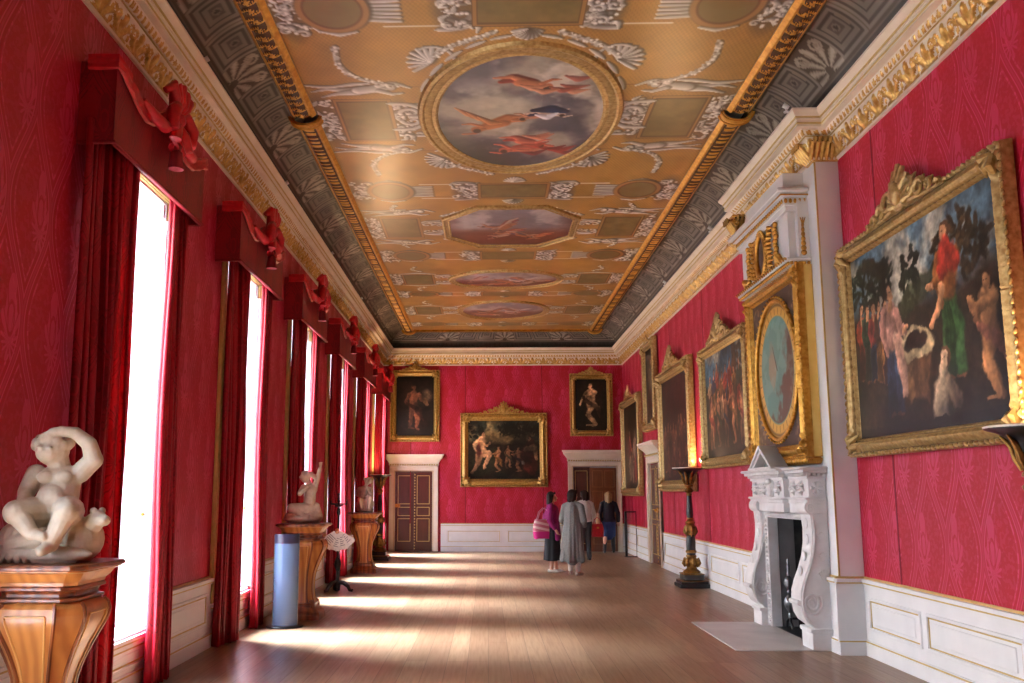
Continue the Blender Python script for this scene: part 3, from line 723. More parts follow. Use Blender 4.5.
    for yc, k in cross:
        y = v(yc)
        for d in (-1, 1):
            for sy in (-1, 1):
                c.stroke([(m + d * .9, y + sy * .32 * k), (m + d * 1.45, y + sy * .32 * k)], .016, GRL, .8)
                scrolls(m + d * .66, y + sy * .12 * k, d, sy, .95 * k); gris(c, [(m + d * .56, y + sy * .36 * k), (m + d * .8, y + sy * .2 * k)], .03)
            for q in range(-3, 4): gris(c, [(m + d * 1.28, y + q * .075 * k), (m + d * 1.62, y + q * .065 * k)], [.024, .032])
            acanthus(m + d * 2.38, y, .28, .9 * k, int(yc * 5 + d), 24); acanthus(m + d * .74, y, .34, .66 * k, int(yc * 11 + d), 18)
            for sy in (-1, 1): gris(c, [(m + d * 1.75, y + sy * .42 * k), (m + d * 1.93, y + sy * .47 * k), (m + d * 2.12, y + sy * .40 * k)], [.02, .04, .02])
            frame_ell(m + d * 1.93, y, .28, .33 * k)
        frame_rect(m - .5, m + .5, y - .27 * k, y + .27 * k)
        for sy in (-1, 1): fan(m, y + sy * .4 * k, .15 * k, pi / 2 * sy)
    c.mottle(.5, .06, 9)
    return c
cc = paint_ceiling()
P = np.zeros((cc.nx, cc.ny, 3)); P[:, :, 0] = (CX0 + cc.x)[:, None]; P[:, :, 1] = (CY0 + cc.y)[None, :]; P[:, :, 2] = ZC
ceil = grid_mesh('ceiling', P, M_FRESCO, col=cc.c, flip=True); setting(ceil, 'gold mosaic ceiling painted with grey scrolls, tablets and ovals')
MB().box(XL - WT, XR + .3, YF - .2, YB + .3, ZC + .25, ZC + .35).build('roof_slab', M_PLAIN, ceil)
# histories on the ceiling: flush painted canvases in gilt mouldings
def ceil_picture(kind, yc, rx, ry, painter, seed):
    w, h = 2 * rx, 2 * ry; c = Canvas(w, h, .0125, (120, 112, 104), .02); painter(c, seed)
    n = 64
    if kind == 'oct':
        a, b = .5 * rx, .46 * ry; out = [(rx, b), (a, ry), (-a, ry), (-rx, b), (-rx, -b), (-a, -ry), (a, -ry), (rx, -b)]
    else: out = [(rx * math.cos(2 * pi * i / n), ry * math.sin(2 * pi * i / n)) for i in range(n)]
    # squash the square canvas grid radially into the outline
    X, Y = np.meshgrid(c.x - rx, c.y - ry, indexing='ij')
    if kind == 'oct':
        inside = (np.abs(X) <= rx) & (np.abs(Y) <= ry) & (np.abs(X) / rx * 1 + np.abs(Y) / ry <= 1.48)
    else: inside = (X / rx) ** 2 + (Y / ry) ** 2 <= 1
    fm = inside[:-1, :-1] & inside[1:, 1:] & inside[1:, :-1] & inside[:-1, 1:]
    vs = np.stack([X + CM, Y + yc, np.full_like(X, ZC - .012)], -1)
    ii, jj = np.nonzero(fm); ny = c.ny
    quads = np.stack([ii * ny + jj, ii * ny + jj + 1, (ii + 1) * ny + jj + 1, (ii + 1) * ny + jj], 1)
    used, inv = np.unique(quads, return_inverse=True); quads = inv.reshape(-1, 4)
    me = bpy.data.meshes.new('ceiling_painting'); me.from_pydata(vs.reshape(-1, 3)[used].tolist(), [], quads.tolist()); me.materials.append(M_FRESCO)
    at = me.color_attributes.new('col', 'BYTE_COLOR', 'POINT'); C = np.ones((len(used), 4), np.float32); C[:, :3] = np.clip(c.c.reshape(-1, 3)[used], 0, 1); at.data.foreach_set('color_srgb', C.ravel())
    o = link('ceiling_painting', me, ceil, None)
    mb = MB()
    prof = [(-.03, 0), (-.02, .02), (.0, .03), (.03, .022), (.05, .03), (.10, .03), (.12, .045), (.15, .035), (.165, 0)]
    rings = []
    for i in range(len(out)):
        x, y = out[i]; (xa, ya), (xb, yb) = out[i - 1], out[(i + 1) % len(out)]
        tx, ty = xb - xa, yb - ya; L = math.hypot(tx, ty); nx, ny_ = ty / L, -tx / L
        if kind == 'oct': nx, ny_ = x / rx * .9, y / ry * .9; 
        if nx * x + ny_ * y < 0: nx, ny_ = -nx, -ny_
        q = (.85 if kind != 'big' else 1.35)
        rings.append([(CM + x + nx * p * q, yc + y + ny_ * p * q * 1.15, ZC - d) for p, d in prof])
    rings.append(rings[0])
    mb.loft(rings, caps=False, closed=False); mb.build('gilt_picture_moulding', M_GOLD_O, ceil, angle=25)
def cloud_scene(c, seed):
    w, h = c.w, c.h
    n = c.noise(1.0, seed, 5); n2 = c.noise(.7, seed + 1, 5)
    X, Y = np.meshgrid(c.x / w, c.y / h, indexing='ij')
    c.c[:] = c3(158, 150, 138)
    # near (small y) lies at the top of the picture as one looks up
    c.blend(np.clip((n - .46) * 6 + (X > .62) * .5 * np.clip((X - .5) * 3, 0, 1), 0, 1), (86, 82, 88)); c.blend(np.clip((n2 - .54) * 7, 0, .9), (204, 196, 184))
    c.blend(np.clip((Y - .62) * 4 - (X - .25) * 3, 0, 1), (66, 66, 58)); c.blend(np.clip((.34 - Y) * 5, 0, 1) * (X < .42) * np.clip((.42 - X) * 9, 0, 1), (92, 90, 96))
    c.blend(np.exp(-(((X - .42) / .22) ** 2 + ((Y - .42) / .13) ** 2)) * .8, (196, 190, 168))
def fig_lying(c, x, y, s, col, cloth, d=1, a=0.0):
    ca, sa = math.cos(a), math.sin(a)
    T = lambda p: [(x + d * s * (q[0] * ca - q[1] * sa), y + s * (q[0] * sa + q[1] * ca) * 1.5) for q in p]
    c.stroke(T([(-.1, .02), (-.5, -.06), (-.75, .06)]), [.16 * s, .2 * s, .08 * s], cloth, 1, .35)
    c.stroke(T([(-.3, 0), (-.55, -.1), (-.9, -.04)]), [.11 * s, .08 * s, .045 * s], col, 1, .3)
    c.stroke(T([(-.35, .06), (0, .08), (.12, .1)]), [.15 * s, .16 * s, .12 * s], col, 1, .3)
    c.stroke(T([(.1, .14), (.32, .24), (.55, .2)]), [.065 * s, .05 * s, .035 * s], col, 1, .3); c.stroke(T([(.1, .04), (.3, -.1), (.46, -.12)]), [.06 * s, .05 * s, .03 * s], col, 1, .3)
    c.ell(*T([(.26, .12)])[0], .095 * s, .11 * s * 1.4, col, .2); c.ell(*T([(.24, .17)])[0], .085 * s, .08 * s * 1.4, (74, 50, 36), .3)
def big_oval(c, seed):
    cloud_scene(c, seed); w, h = c.w, c.h
    fig_lying(c, .58 * w, .20 * h, .55, (176, 108, 74), (128, 48, 38), 1, .1)
    fig_lying(c, .30 * w, .55 * h, .62, (168, 106, 66), (156, 92, 48), -1, .25)
    fig_lying(c, .56 * w, .47 * h, .42, (176, 120, 92), (132, 84, 52), -1, .1)
    fig_lying(c, .70 * w, .45 * h, .40, (196, 170, 150), (44, 50, 78), 1, -.1)
    c.stroke([(.58 * w, .43 * h), (.68 * w, .42 * h), (.76 * w, .44 * h)], [.05, .11, .06], (40, 48, 74), 1, .3); c.stroke([(.60 * w, .47 * h), (.66 * w, .49 * h), (.72 * w, .455 * h)], [.03, .075, .02], (206, 206, 212), 1, .35)
    fig_lying(c, .48 * w, .78 * h, .58, (186, 96, 72), (164, 62, 48), -1, .0); fig_lying(c, .60 * w, .72 * h, .5, (190, 104, 80), (150, 50, 44), 1, .15)
    for k in range(9):
        r = random.Random(k); x0, y0 = (.46 + .3 * r.random()) * w, (.64 + .2 * r.random()) * h
        c.stroke([(x0, y0), (x0 + .18, y0 + .06), (x0 + .34, y0 - .08)], [.02, .07, .015], [(150, 60, 48), (180, 110, 84), (120, 44, 40)][k % 3], .85, .4)
    for k in range(6):
        r = random.Random(k + 20); x0, y0 = (.30 + .3 * r.random()) * w, (.14 + .12 * r.random()) * h
        c.stroke([(x0 + .3, y0), (x0 + .45, y0 + .08), (x0 + .62, y0 + .02)], [.02, .07, .015], [(140, 70, 56), (176, 118, 88)][k % 2], .85, .4)
    for k in range(5): c.stroke([(.12 * w + .07 * k, (.40 + .02 * k) * h), (.2 * w + .07 * k, (.46 + .02 * k) * h), (.3 * w + .05 * k, (.5 + .01 * k) * h)], [.015, .06, .02], [(170, 116, 72), (140, 88, 54)][k % 2], .8, .4)
    c.mottle(.12, .10, 3)
def crowd_scene(c, seed):
    w, h = c.w, c.h; n = c.noise(.6, seed, 5); X, Y = np.meshgrid(c.x / w, c.y / h, indexing='ij')
    c.c[:] = c3(120, 112, 118); c.blend(np.clip((n - .45) * 6, 0, .8), (178, 170, 168)); c.blend(np.clip((Y - .48) * 6, 0, 1), (104, 58, 44)); c.blend(np.clip(np.abs(X - .5) * 4 - 1.5, 0, .75), (84, 48, 42))
    r = np.random.default_rng(seed); cl = [(150, 66, 48), (168, 110, 76), (78, 66, 92), (176, 150, 130), (128, 60, 50), (150, 96, 60)]
    for i in range(9):
        fig_lying(c, w * (.16 + .68 * r.random()), h * (.42 + .38 * r.random()), .34 + .12 * r.random(), cl[(i * 2 + 1) % 6], cl[i % 6], 1 if r.random() > .5 else -1, r.random() * 1.2 - .3)
    c.mottle(.15, .1, seed)
def crowd_pale(c, seed):
    crowd_scene(c, seed); w, h = c.w, c.h
    fig_lying(c, w * .62, h * .55, .4, (186, 176, 178), (84, 90, 130), 1, .2); fig_lying(c, w * .72, h * .45, .3, (196, 190, 188), (176, 172, 178), -1, .3)
ceil_picture('big', 10.55, 1.06, 1.66, big_oval, 21)
ceil_picture('oct', 15.2, 1.08, 1.08, crowd_scene, 33)
ceil_picture('ell', 19.05, 1.14, .70, crowd_pale, 45)
ceil_picture('ell', 22.4, 1.06, 1.02, crowd_pale, 57)
ceil_picture('oct', 5.85, 1.08, 1.08, crowd_scene, 61)
ceil_picture('ell', 2.0, 1.14, .70, crowd_pale, 65)
# ------------------------------------------------------------------ cove
def cove():
    path = [(XL, YF), (XL, YB), (XR, YB), (XR, YF)]
    nt_ = 46; pr = []
    for i in range(nt_):
        a = i / (nt_ - 1) * pi / 2
        pr.append((.16 + .66 * (1 - math.cos(a)) , 5.96 + (ZC - 5.96) * math.sin(a)))
    P, s, d = path_grid(path, pr, res=.02)
    L = s[-1]; ns = len(s)
    arc_s = np.concatenate([[0], np.cumsum([math.hypot(pr[i + 1][0] - pr[i][0], pr[i + 1][1] - pr[i][1]) for i in range(nt_ - 1)])])
    H = arc_s[-1]; t = arc_s / H
    B = np.tile(c3(92, 80, 68), (ns, nt_, 1)).astype(np.float32)
    n1 = YB - YF; n2 = n1 + XR - XL
    per = .62; SS = s[:, None]; T = t[None, :] * np.ones((ns, 1))
    lin = lambda m, col, al=1.0: B.__setitem__(slice(None), B * (1 - (m * al)[..., None]) + c3(*col) * (m * al)[..., None])
    k = np.floor(SS / per); x = (SS / per) % 1 - .5; y = (T - .64) / .36 / 1.15
    band = ((T > .30) & (T < .965)).astype(np.float32)
    lin((T <= .24).astype(np.float32), (72, 68, 66)); lin(((T > .24) & (T < .27)).astype(np.float32), (122, 112, 100)); lin((T > .965).astype(np.float32), (66, 50, 36))
    lin(((T > .10) & (T < .20)).astype(np.float32) * (np.sin(SS * 120) > 0), (88, 84, 82))
    yy = np.clip((T - .30) / .665, 0, 1) - .5; sq = np.maximum(np.abs(x), np.abs(yy) * .98)
    kind = np.mod(k, 3)
    isq = (kind < 2).astype(np.float32) * band * np.ones_like(T)
    lin(band, (112, 98, 84))
    r = lambda a, b: ((sq > a) & (sq <= b)).astype(np.float32) * isq
    lin(r(.42, .48), (146, 136, 126)); lin(r(.36, .42), (82, 72, 64)); lin(r(.28, .36), (134, 124, 114)); lin(r(.22, .28), (74, 64, 56)); lin(r(.14, .22), (130, 120, 110)); lin(r(-1, .14), (92, 82, 74)); lin((np.hypot(x, yy) < .09).astype(np.float32) * isq, (124, 114, 104)); lin((np.hypot(x, yy) < .05).astype(np.float32) * isq, (66, 56, 50))
    brk = ((np.abs(x - .30) < .04) & (np.abs(yy) < .18)).astype(np.float32) * isq; lin(brk, (140, 126, 112))
    fo = (kind == 2).astype(np.float32) * band * np.ones_like(T)
    lin(fo, (84, 70, 58))
    th = np.arctan2(x, yy + .42); rr = np.hypot(x * 1.1, yy + .42)
    pal = (rr < .60 + .16 * np.cos(th * 11)).astype(np.float32) * (np.cos(th * 11) > -.55) * (rr > .12) * fo; lin(pal, (150, 138, 124)); lin(pal * (np.cos(th * 11) > .55), (182, 172, 158))
    for sx in (-.32, .32):
        q = np.hypot(x - sx, (yy - .12) * 1.0); lin(((q > .10) & (q < .16)).astype(np.float32) * fo, (172, 160, 146)); lin((q < .05).astype(np.float32) * fo, (160, 148, 132))
    # weathering
    n = np.random.default_rng(5).random((ns // 12 + 2, 8)); u = np.linspace(0, n.shape[0] - 1.01, ns); v = np.linspace(0, 6.99, nt_); i = u.astype(int); j = v.astype(int); fu = (u - i)[:, None]; fv = (v - j)[None]
    nn = (n[np.ix_(i, j)] * (1 - fu) + n[np.ix_(i + 1, j)] * fu) * (1 - fv) + (n[np.ix_(i, j + 1)] * (1 - fu) + n[np.ix_(i + 1, j + 1)] * fu) * fv
    B *= .84 * (1 + (nn - .5) * .24)[..., None]
    o = grid_mesh('trim_4', P, M_COVE, col=B, flip=True); setting(o, 'grey cove painted with squared frets and shells')
    sh = MB()
    sh.box(XL, XL + .20, YF, YB, 5.945, 5.965); sh.box(XR - .20, XR, YF, YB, 5.945, 5.965); sh.box(XL, XR, YB - .2, YB, 5.945, 5.965)
    sh.build('cove_ledge', M_PLAIN, o)
cove()
# ------------------------------------------------------------------ gilded border moulding round the flat
def border(name, side):
    x_in = CX0 if side < 0 else CX1; wd = .31
    root = None
    for (y0, y1, coarse) in ((CY0, 10.36, True), (10.6, CY1 - .02, False)):
        ny = int((y1 - y0) / .014); nu = 24; t = np.linspace(0, 1, nu); ys = np.linspace(y0, y1, ny)
        X = x_in + side * wd * t; prof = .012 + .05 * np.sin(pi * t) ** .6
        edge = ((t < .22) | (t > .80)); mid = (~edge).astype(float)
        Y = ys[:, None]; tt = (t[None, :] - .51) / .29
        if coarse:
            per = .17; a = (Y / per) % 1 - .5
            pat = np.maximum(np.exp(-((np.abs(a * 2) + np.abs(tt) * .55 - .55) / .16) ** 2), np.exp(-((a / .16) ** 2 + (tt / .3) ** 2)))
        else:
            per = .13; a = (Y / per) % 1 - .5
            pat = np.clip(1.25 - ((a / .26) ** 2), 0, 1) * (np.abs(tt) < .8)
        dz = prof[None, :] + (pat * .03 - .012) * mid[None, :] + ((np.abs(t[None, :] - .15) < .05) | (np.abs(t[None, :] - .87) < .05)) * .012
        P = np.zeros((ny, nu, 3)); P[:, :, 0] = X[None, :]; P[:, :, 1] = ys[:, None]; P[:, :, 2] = ZC - dz
        mi = np.where((mid[None, :] > 0) & (pat < .35), 1, 0)[:-1, :-1]
        o = grid_mesh(name if root is None else 'fine_border', P, [M_BORD_G, M_BORD_D], root, mat_idx=mi, flip=side > 0)
        if root is None: root = o; setting(o, 'gilded border moulding along the flat of the ceiling')
    # clasp rings
    for yc in (10.48, CY1 - .05):
        m = MB(); xm = x_in + side * wd / 2
        for rr, w0 in ((.175, .05), (.20, .022)):
            for off in ((0,) if rr < .19 else (-.06, .06)):
                pts = [(xm + rr * math.cos(a), yc + off, ZC - .01 - rr * .62 * math.sin(a)) for a in np.linspace(0, pi, 20)]
                m.tube(pts, w0 * .6, 8)
        rings = []
        for a in np.linspace(0, pi, 20):
            rings.append([(xm + q * math.cos(a), yc + o, ZC - q * .62 * math.sin(a)) for q, o in ((.17, -.07), (.185, -.07), (.185, .07), (.17, .07))])
        m.loft(rings); m.build('clasp_ring', M_BORD_G, root)
M_BORD_G = simple('gilded_border', srgb(222, 170, 78), srgb(188, 130, 46), rough=.4, metal=.35, scale=16)
M_BORD_D = simple('dark_border_ground', srgb(92, 58, 30), srgb(70, 42, 24), rough=.6, scale=14)
border('trim_5', -1); border('trim_6', 1)
m = MB(); m.box(CX0 - .31, CX1 + .31, CY1 - .02, CY1 + .02, ZC - .05, ZC); m.box(CX0 - .31, CX1 + .31, CY1 + .10, CY1 + .13, ZC - .045, ZC); m.box(CX0 - .31, CX1 + .31, CY1, CY1 + .12, ZC - .02, ZC)
setting(m.build('trim_7', M_GOLD), 'gilded border at the far end of the ceiling')
# ------------------------------------------------------------------ windows
def panel_frame(m, ax, plane, sgn, u0, u1, z0, z1, w=.03, d=.014, gl=None):
    """raised moulding frame on a plane (ax = normal axis)"""
    def bx(a, c, e, f, dd, t):
        p, q = plane, plane + sgn * dd
        if ax == 'x': t.box(p, q, a, c, e, f, .004)
        else: t.box(a, c, p, q, e, f, .004)
    for a, c, e, f in ((u0, u1, z0, z0 + w), (u0, u1, z1 - w, z1), (u0, u0 + w, z0 + w, z1 - w), (u1 - w, u1, z0 + w, z1 - w)): bx(a, c, e, f, d, m)
    if gl is not None:
        i = w; g = .008
        for a, c, e, f in ((u0 + i, u1 - i, z0 + i, z0 + i + g), (u0 + i, u1 - i, z1 - i - g, z1 - i), (u0 + i, u0 + i + g, z0 + i, z1 - i), (u1 - i - g, u1 - i, z0 + i, z1 - i)): bx(a, c, e, f, d * .5, gl)
def make_window(name):
    r = room_empty(name, (XL, 0, 0)); x1 = -WT
    m = MB(); xs = -.50                                             # sash and glazing bars
    for y in (-WH + .03, 0, WH - .03): m.box(xs - .05, xs, y - (.035 if y else .012), y + (.035 if y else .012), WZ0 + .02, WZ1 - .02)
    for y in (-.33, .33): m.box(xs - .045, xs - .005, y - .011, y + .011, WZ0 + .02, WZ1 - .02)
    k = 7
    for i in range(k + 1):
        z = WZ0 + .03 + (WZ1 - WZ0 - .06) * i / k; t = .035 if i in (0, k) else (.03 if i == 4 else .011)
        m.box(xs - .046, xs - .004, -WH + .02, WH - .02, z - t, z + t)
    m.build('sash', M_WHITE, r)
    MB().box(xs - .03, xs - .024, -WH + .03, WH - .03, WZ0 + .03, WZ1 - .03).build('pane', M_GLASS, r)
    m = MB()
    for s in (-1, 1): m.box(x1, 0, s * WH, s * (WH - .02), WZ0, WZ1)
    m.box(x1, 0, -WH, WH, WZ1 - .02, WZ1); m.build('reveal_lining', M_SHUT, r)
    MB().box(x1, .03, -WH, WH, WZ0 - .005, WZ0 + .025, .006).build('window_board', M_WHITE, r)
    for s in (-1, 1):                                               # folded shutters on both reveals
        m = MB(); yf = s * (WH - .055)
        xe = .06 if s > 0 else -.015; m.box(-.47, xe, s * (WH - .018), yf, WZ0 + .04, 4.31, .004)
        m.box(-.47, -.015, s * (WH - .018), s * (WH - .05), 4.345, WZ1 - .022, .004)
        z = [.56, 1.45, 1.55, 1.95, 2.05, 3.45, 3.55, 4.22]
        for i in range(0, 8, 2):
            for (a, b) in ((-.44, xe - .03),): panel_frame(m, 'y', yf, -s, a, b, z[i], z[i + 1], .035, .012)
            m.box(-.38, xe - .09, yf, yf - s * .008, z[i] + .07, z[i + 1] - .07, .006)
        panel_frame(m, 'y', s * (WH - .05), -s, -.44, -.045, 4.365, WZ1 - .035, .02, .008)
        sh = m.build('shutter', M_SHUT, r)
        MB().ball((-.06, yf - s * .02, 1.5), .018).build('knob', M_GOLD_B, sh)
    g = MB()                                                        # carved gilt fillet round the opening
    for s in (-1, 1):
        g.box(-.005, .035, s * WH, s * (WH + .10), .47, WZ1 + .10, .008); g.tube([(.04, s * (WH + .02), .47), (.04, s * (WH + .02), WZ1)], .014); g.tube([(.036, s * (WH + .085), .47), (.036, s * (WH + .085), WZ1 + .08)], .012)
        for i in range(48): g.ball((.036, s * (WH + .052), .52 + i * .083), (.012, .018, .03), 8, 5)
    g.box(-.005, .035, -WH, WH, WZ1, WZ1 + .10, .008); g.tube([(.04, -WH, WZ1 + .02), (.04, WH, WZ1 + .02)], .014)
    for i in range(16): g.ball((.036, -WH + .04 + i * .086, WZ1 + .052), (.012, .03, .018), 8, 5)
    g.build('gilt_architrave', M_GOLD_P, r)
    return r
win0 = make_window('window_1'); win0.location.y = WY[0]
for i, y in enumerate(WY[1:]):
    c = copy_tree(win0); c.name = 'window_%d' % (i + 2); c.location.y = y
# ------------------------------------------------------------------ curtains
def curtain_mesh(width, folds, seed, flare=.06, top=4.52, ramp=0.0):
    r = random.Random(seed); nz, ns = 22, folds * 14; ph = [r.random() * 6 for _ in range(8)]; rings = []
    am = [.6 + .6 * r.random() for _ in range(folds + 2)]; wd = [.6 + .8 * r.random() for _ in range(folds)]; tot = sum(wd); ed = [0]
    for q in wd: ed.append(ed[-1] + q / tot)
    def section(z):
        t = 1 - z / top; out = []
        k = 1 - .10 * math.sin(pi * min(1, t * 1.1)) + flare * max(0, t - .8) * 5
        for i in range(ns + 1):
            s = i / ns; j = max(q for q in range(folds) if s >= ed[q] - 1e-9); f = (s - ed[j]) / (ed[j + 1] - ed[j])
            a = (am[j] * (1 - f) + am[j + 1] * f) * (.034 + .018 * t)
            x = a * math.sin(2 * pi * f + .35 * math.sin(t * 5 + ph[j % 8])) + .012 * math.sin(9 * s + t * 7 + ph[3]) + ramp * (s - .5)
            y = (s - .5) * width * k + .02 * math.sin(2 * pi * f * 2 + ph[j % 8]) + .015 * math.sin(t * 6 + ph[5])
            out.append((x, y))
        return out
    for a in range(nz + 1):
        z = .012 + (top - .012) * (1 - a / nz); sec = section(z); n = len(sec); back = []
        for i in range(n):
            p, q = sec[max(i - 1, 0)], sec[min(i + 1, n - 1)]; dx, dy = q[0] - p[0], q[1] - p[1]; L = math.hypot(dx, dy) + 1e-9
            back.append((sec[i][0] - dy / L * .012, sec[i][1] + dx / L * .012))
        rings.append([(x, y, z) for x, y in sec] + [(x, y, z) for x, y in back[::-1]])
    m = MB(); m.loft(rings, caps=True); return m
ORD = ['window nearest the camera', 'second window from the camera', 'third window from the camera', 'fourth window from the camera', 'fifth window from the camera', 'last window by the end wall']
PIER = ['behind the nearest statue pedestal', '', '', '', '', '']
VIS = [y - .11 for y in WY[1:]]
cur_src = {}
for i, y in enumerate(VIS):
    for side in (-1, 1):
        a, b = ((-1.08, -.30) if i == 0 else (-.78, -.27)) if side < 0 else (.53, 1.08)
        key = (side, i == 0 and side < 0)
        if key not in cur_src:
            o = curtain_mesh(b - a, 8 if b - a > .7 else 6, 11 + side, ramp=.11 if side < 0 else -.04).build('curtain', M_CURT, angle=None)
            cur_src[key] = o
        else:
            o = cur_src[key].copy(); COL.objects.link(o)
        o.location = (XL + (.150 if side < 0 else .150), y + (a + b) / 2, 0)
        tag(o, ('crimson damask curtain, %s side of the %s' % ('near' if side < 0 else 'far', ORD[i])), 'curtain', 'crimson window curtains')
# ------------------------------------------------------------------ pelmets
def make_pelmet():
    r = thing('pelmet', '', 'pelmet')
    W, D, Z0, Z1 = 1.05, .29, 4.33, 5.0
    def topz(y): a = abs(y) / W; return Z1 - .10 * math.sin(pi * min(1, a)) ** 1.2 * (a < 1) + .05 * math.exp(-(y / .2) ** 2)
    ys = [-W + 2 * W * i / 40 for i in range(41)]
    m = MB(); m.prism([(-W, Z0), (W, Z0)] + [(y, topz(y)) for y in ys[::-1]], D - .025, D, 'x')
    for s in (-1, 1): m.box(.002, D, s * W, s * (W - .025), Z0, Z1, .004)
    m.box(.002, D - .02, -W + .02, W - .02, Z1 - .12, Z1 - .10); m.build('board', M_PELM, r)
    b = MB()                                                        # bottom braid
    b.tube([(.016, -W - .006, Z0 + .01), (D + .006, -W - .006, Z0 + .01), (D + .006, W + .006, Z0 + .01), (.016, W + .006, Z0 + .01)], .014, 8); b.build('braid', M_TASSEL, r)
    # ruched scarlet ribbon along the top edge
    m = MB(); pts = [(.075, -W - .02, Z1 - .02), (D * .5, -W - .02, Z1 - .02), (D + .015, -W - .015, Z1 - .02)]
    pts += [(D + .022, y, topz(y) - .035 - .07 * math.sin(pi * min(1, abs(y) / W)) ** 2) for y in ys[1:-1]]
    pts += [(D + .015, W + .015, Z1 - .02), (D * .5, W + .02, Z1 - .02), (.075, W + .02, Z1 - .02)]
    rings = []
    for i, p in enumerate(pts):
        t = Vector(pts[min(i + 1, len(pts) - 1)]) - Vector(pts[max(i - 1, 0)]); nx, ny = t.y, -t.x; L = math.hypot(nx, ny) or 1; nx, ny = nx / L, ny / L
        rf = .008 * math.sin(i * 2.3); hh = .062 + .006 * math.sin(i * 1.7)
        rings.append([(p[0] + nx * d, p[1] + ny * d, p[2] + q) for q, d in ((-hh, 0), (-hh * .8, .022 + rf), (-hh * .3, .016 - rf), (0, .026 + rf), (hh * .4, .016), (hh * .85, .024 - rf), (hh, 0), (hh * .5, -.02), (-hh * .5, -.02))])
    m.loft(rings)
    o = m.build('ribbon', M_SILK, r)
    # bow: standing loops, knot, hanging loops and tails
    bw = MB(); X = D + .06
    for k in range(-2, 3):
        a = k * .5; 
        pts = [(X, .02 * k, 5.0), (X + .05, .10 * math.sin(a) + .02 * k, 5.13), (X + .05, .22 * math.sin(a), 5.27 - .03 * abs(k)), (X + .0, .27 * math.sin(a), 5.25 - .05 * abs(k))]
        bw.tube(pts, [.03, .055, .06, .03], 10)
    for s in (-1, 1):
        lp = [(X + .02, s * .02, 4.98), (X + .07, s * .13, 5.04), (X + .09, s * .24, 4.96), (X + .08, s * .23, 4.84), (X + .05, s * .12, 4.84), (X + .02, s * .03, 4.95)]
        bw.tube(lp, [.03, .055, .06, .058, .05, .03], 10)
        lp = [(X + .02, s * .02, 4.95), (X + .07, s * .09, 4.86), (X + .08, s * .15, 4.74), (X + .05, s * .10, 4.68), (X + .03, s * .03, 4.82)]
        bw.tube(lp, [.03, .05, .055, .045, .03], 10)
        bw.tube([(X, s * .03, 4.93), (X + .03, s * .26, 4.80), (X + .02, s * .46, 4.80), (X - .02, s * .62, 4.88)], [.03, .055, .05, .02], 10)
    bw.ball((X + .05, 0, 4.97), (.06, .065, .07)); bw.build('bow', M_SILK, r, angle=60)
    t = MB(); M = Matrix.Translation((X + .06, -.05, 0))
    t.lathe([(.012, 4.90), (.012, 4.74), (.03, 4.735), (.045, 4.71), (.04, 4.68), (.028, 4.67), (.05, 4.65), (.062, 4.55), (.066, 4.50), (.001, 4.50)], 18, M); t.build('tassel', M_TASSEL, r)
    return r
pel = make_pelmet()
for i, y in enumerate(VIS):
    p = pel if i == 0 else copy_tree(pel); p.location = (XL, y, 0)
    tag(p, 'red pelmet with ribbon bow and tassel over the %s' % ORD[i], 'pelmet', 'bow-tied pelmets over the windows')
# ------------------------------------------------------------------ easel-painter's figures (anonymous old-master style scenes)
SK, SKD = (206, 150, 112), (150, 96, 66)
def head(c, x, y, r, skin=SK, hair=(58, 38, 26), turn=1):
    c.ell(x - turn * r * .15, y + r * .25, r * 1.02, r * 1.1, hair, .15); c.ell(x + turn * r * .12, y - r * .05, r * .72, r * .95, skin, .2); c.ell(x + turn * r * .38, y + r * .1, r * .28, r * .5, tuple(min(255, v + 22) for v in skin), .7)
    c.ell(x + turn * r * .05, y + r * .12, r * .13, r * .07, (50, 30, 24), .6); c.ell(x + turn * r * .48, y + r * .12, r * .1, r * .07, (50, 30, 24), .6)
def robed(c, x, y, s, robe, cloak, turn=1, skin=SK, hair=(58, 38, 26), arm=1):
    """standing draped person; y = feet, s = height"""
    dk = lambda q, f=.6: tuple(v * f for v in q)
    c.poly([(x - .14 * s, y), (x - .12 * s, y + .35 * s), (x - .10 * s, y + .6 * s), (x + .08 * s, y + .6 * s), (x + .12 * s, y + .3 * s), (x + .13 * s, y + .01 * s)], robe, 1, .01 * s)
    for k in (-.09, -.045, .0, .05, .09): c.stroke([(x + k * s, y + .02 * s), (x + k * s * .8, y + .3 * s), (x + k * .5 * s, y + .52 * s)], [.022 * s, .016 * s, .008 * s], dk(robe, .6 if k < .04 else 1.25), .7)
    c.stroke([(x, y + .58 * s), (x + .005 * s, y + .76 * s)], [.10 * s, .105 * s], cloak, 1, .35)
    c.stroke([(x - .10 * s, y + .78 * s), (x - .13 * s, y + .62 * s), (x - .09 * s, y + .46 * s)], [.05 * s, .06 * s, .02 * s], cloak, 1, .4)
    c.stroke([(x + .09 * s, y + .78 * s), (x + .15 * s * turn, y + .62 * s), (x + (.22 if arm else .04) * s * turn, y + (.60 if arm else .56) * s)], [.045 * s, .042 * s, .03 * s], cloak, 1, .35)
    c.stroke([(x + .20 * s * turn, y + .6 * s), (x + .27 * s * turn, y + .62 * s)], [.022 * s, .016 * s], skin, 1 if arm else 0, .2)
    c.stroke([(x, y + .80 * s), (x + .01 * s * turn, y + .86 * s)], [.035 * s, .03 * s], skin, 1, .2)
    head(c, x + .012 * s * turn, y + .925 * s, .062 * s, skin, hair, turn)
    c.ell(x - .05 * s, y, .05 * s, .016 * s, SKD, .4); c.ell(x + .06 * s, y, .05 * s, .016 * s, SKD, .4)
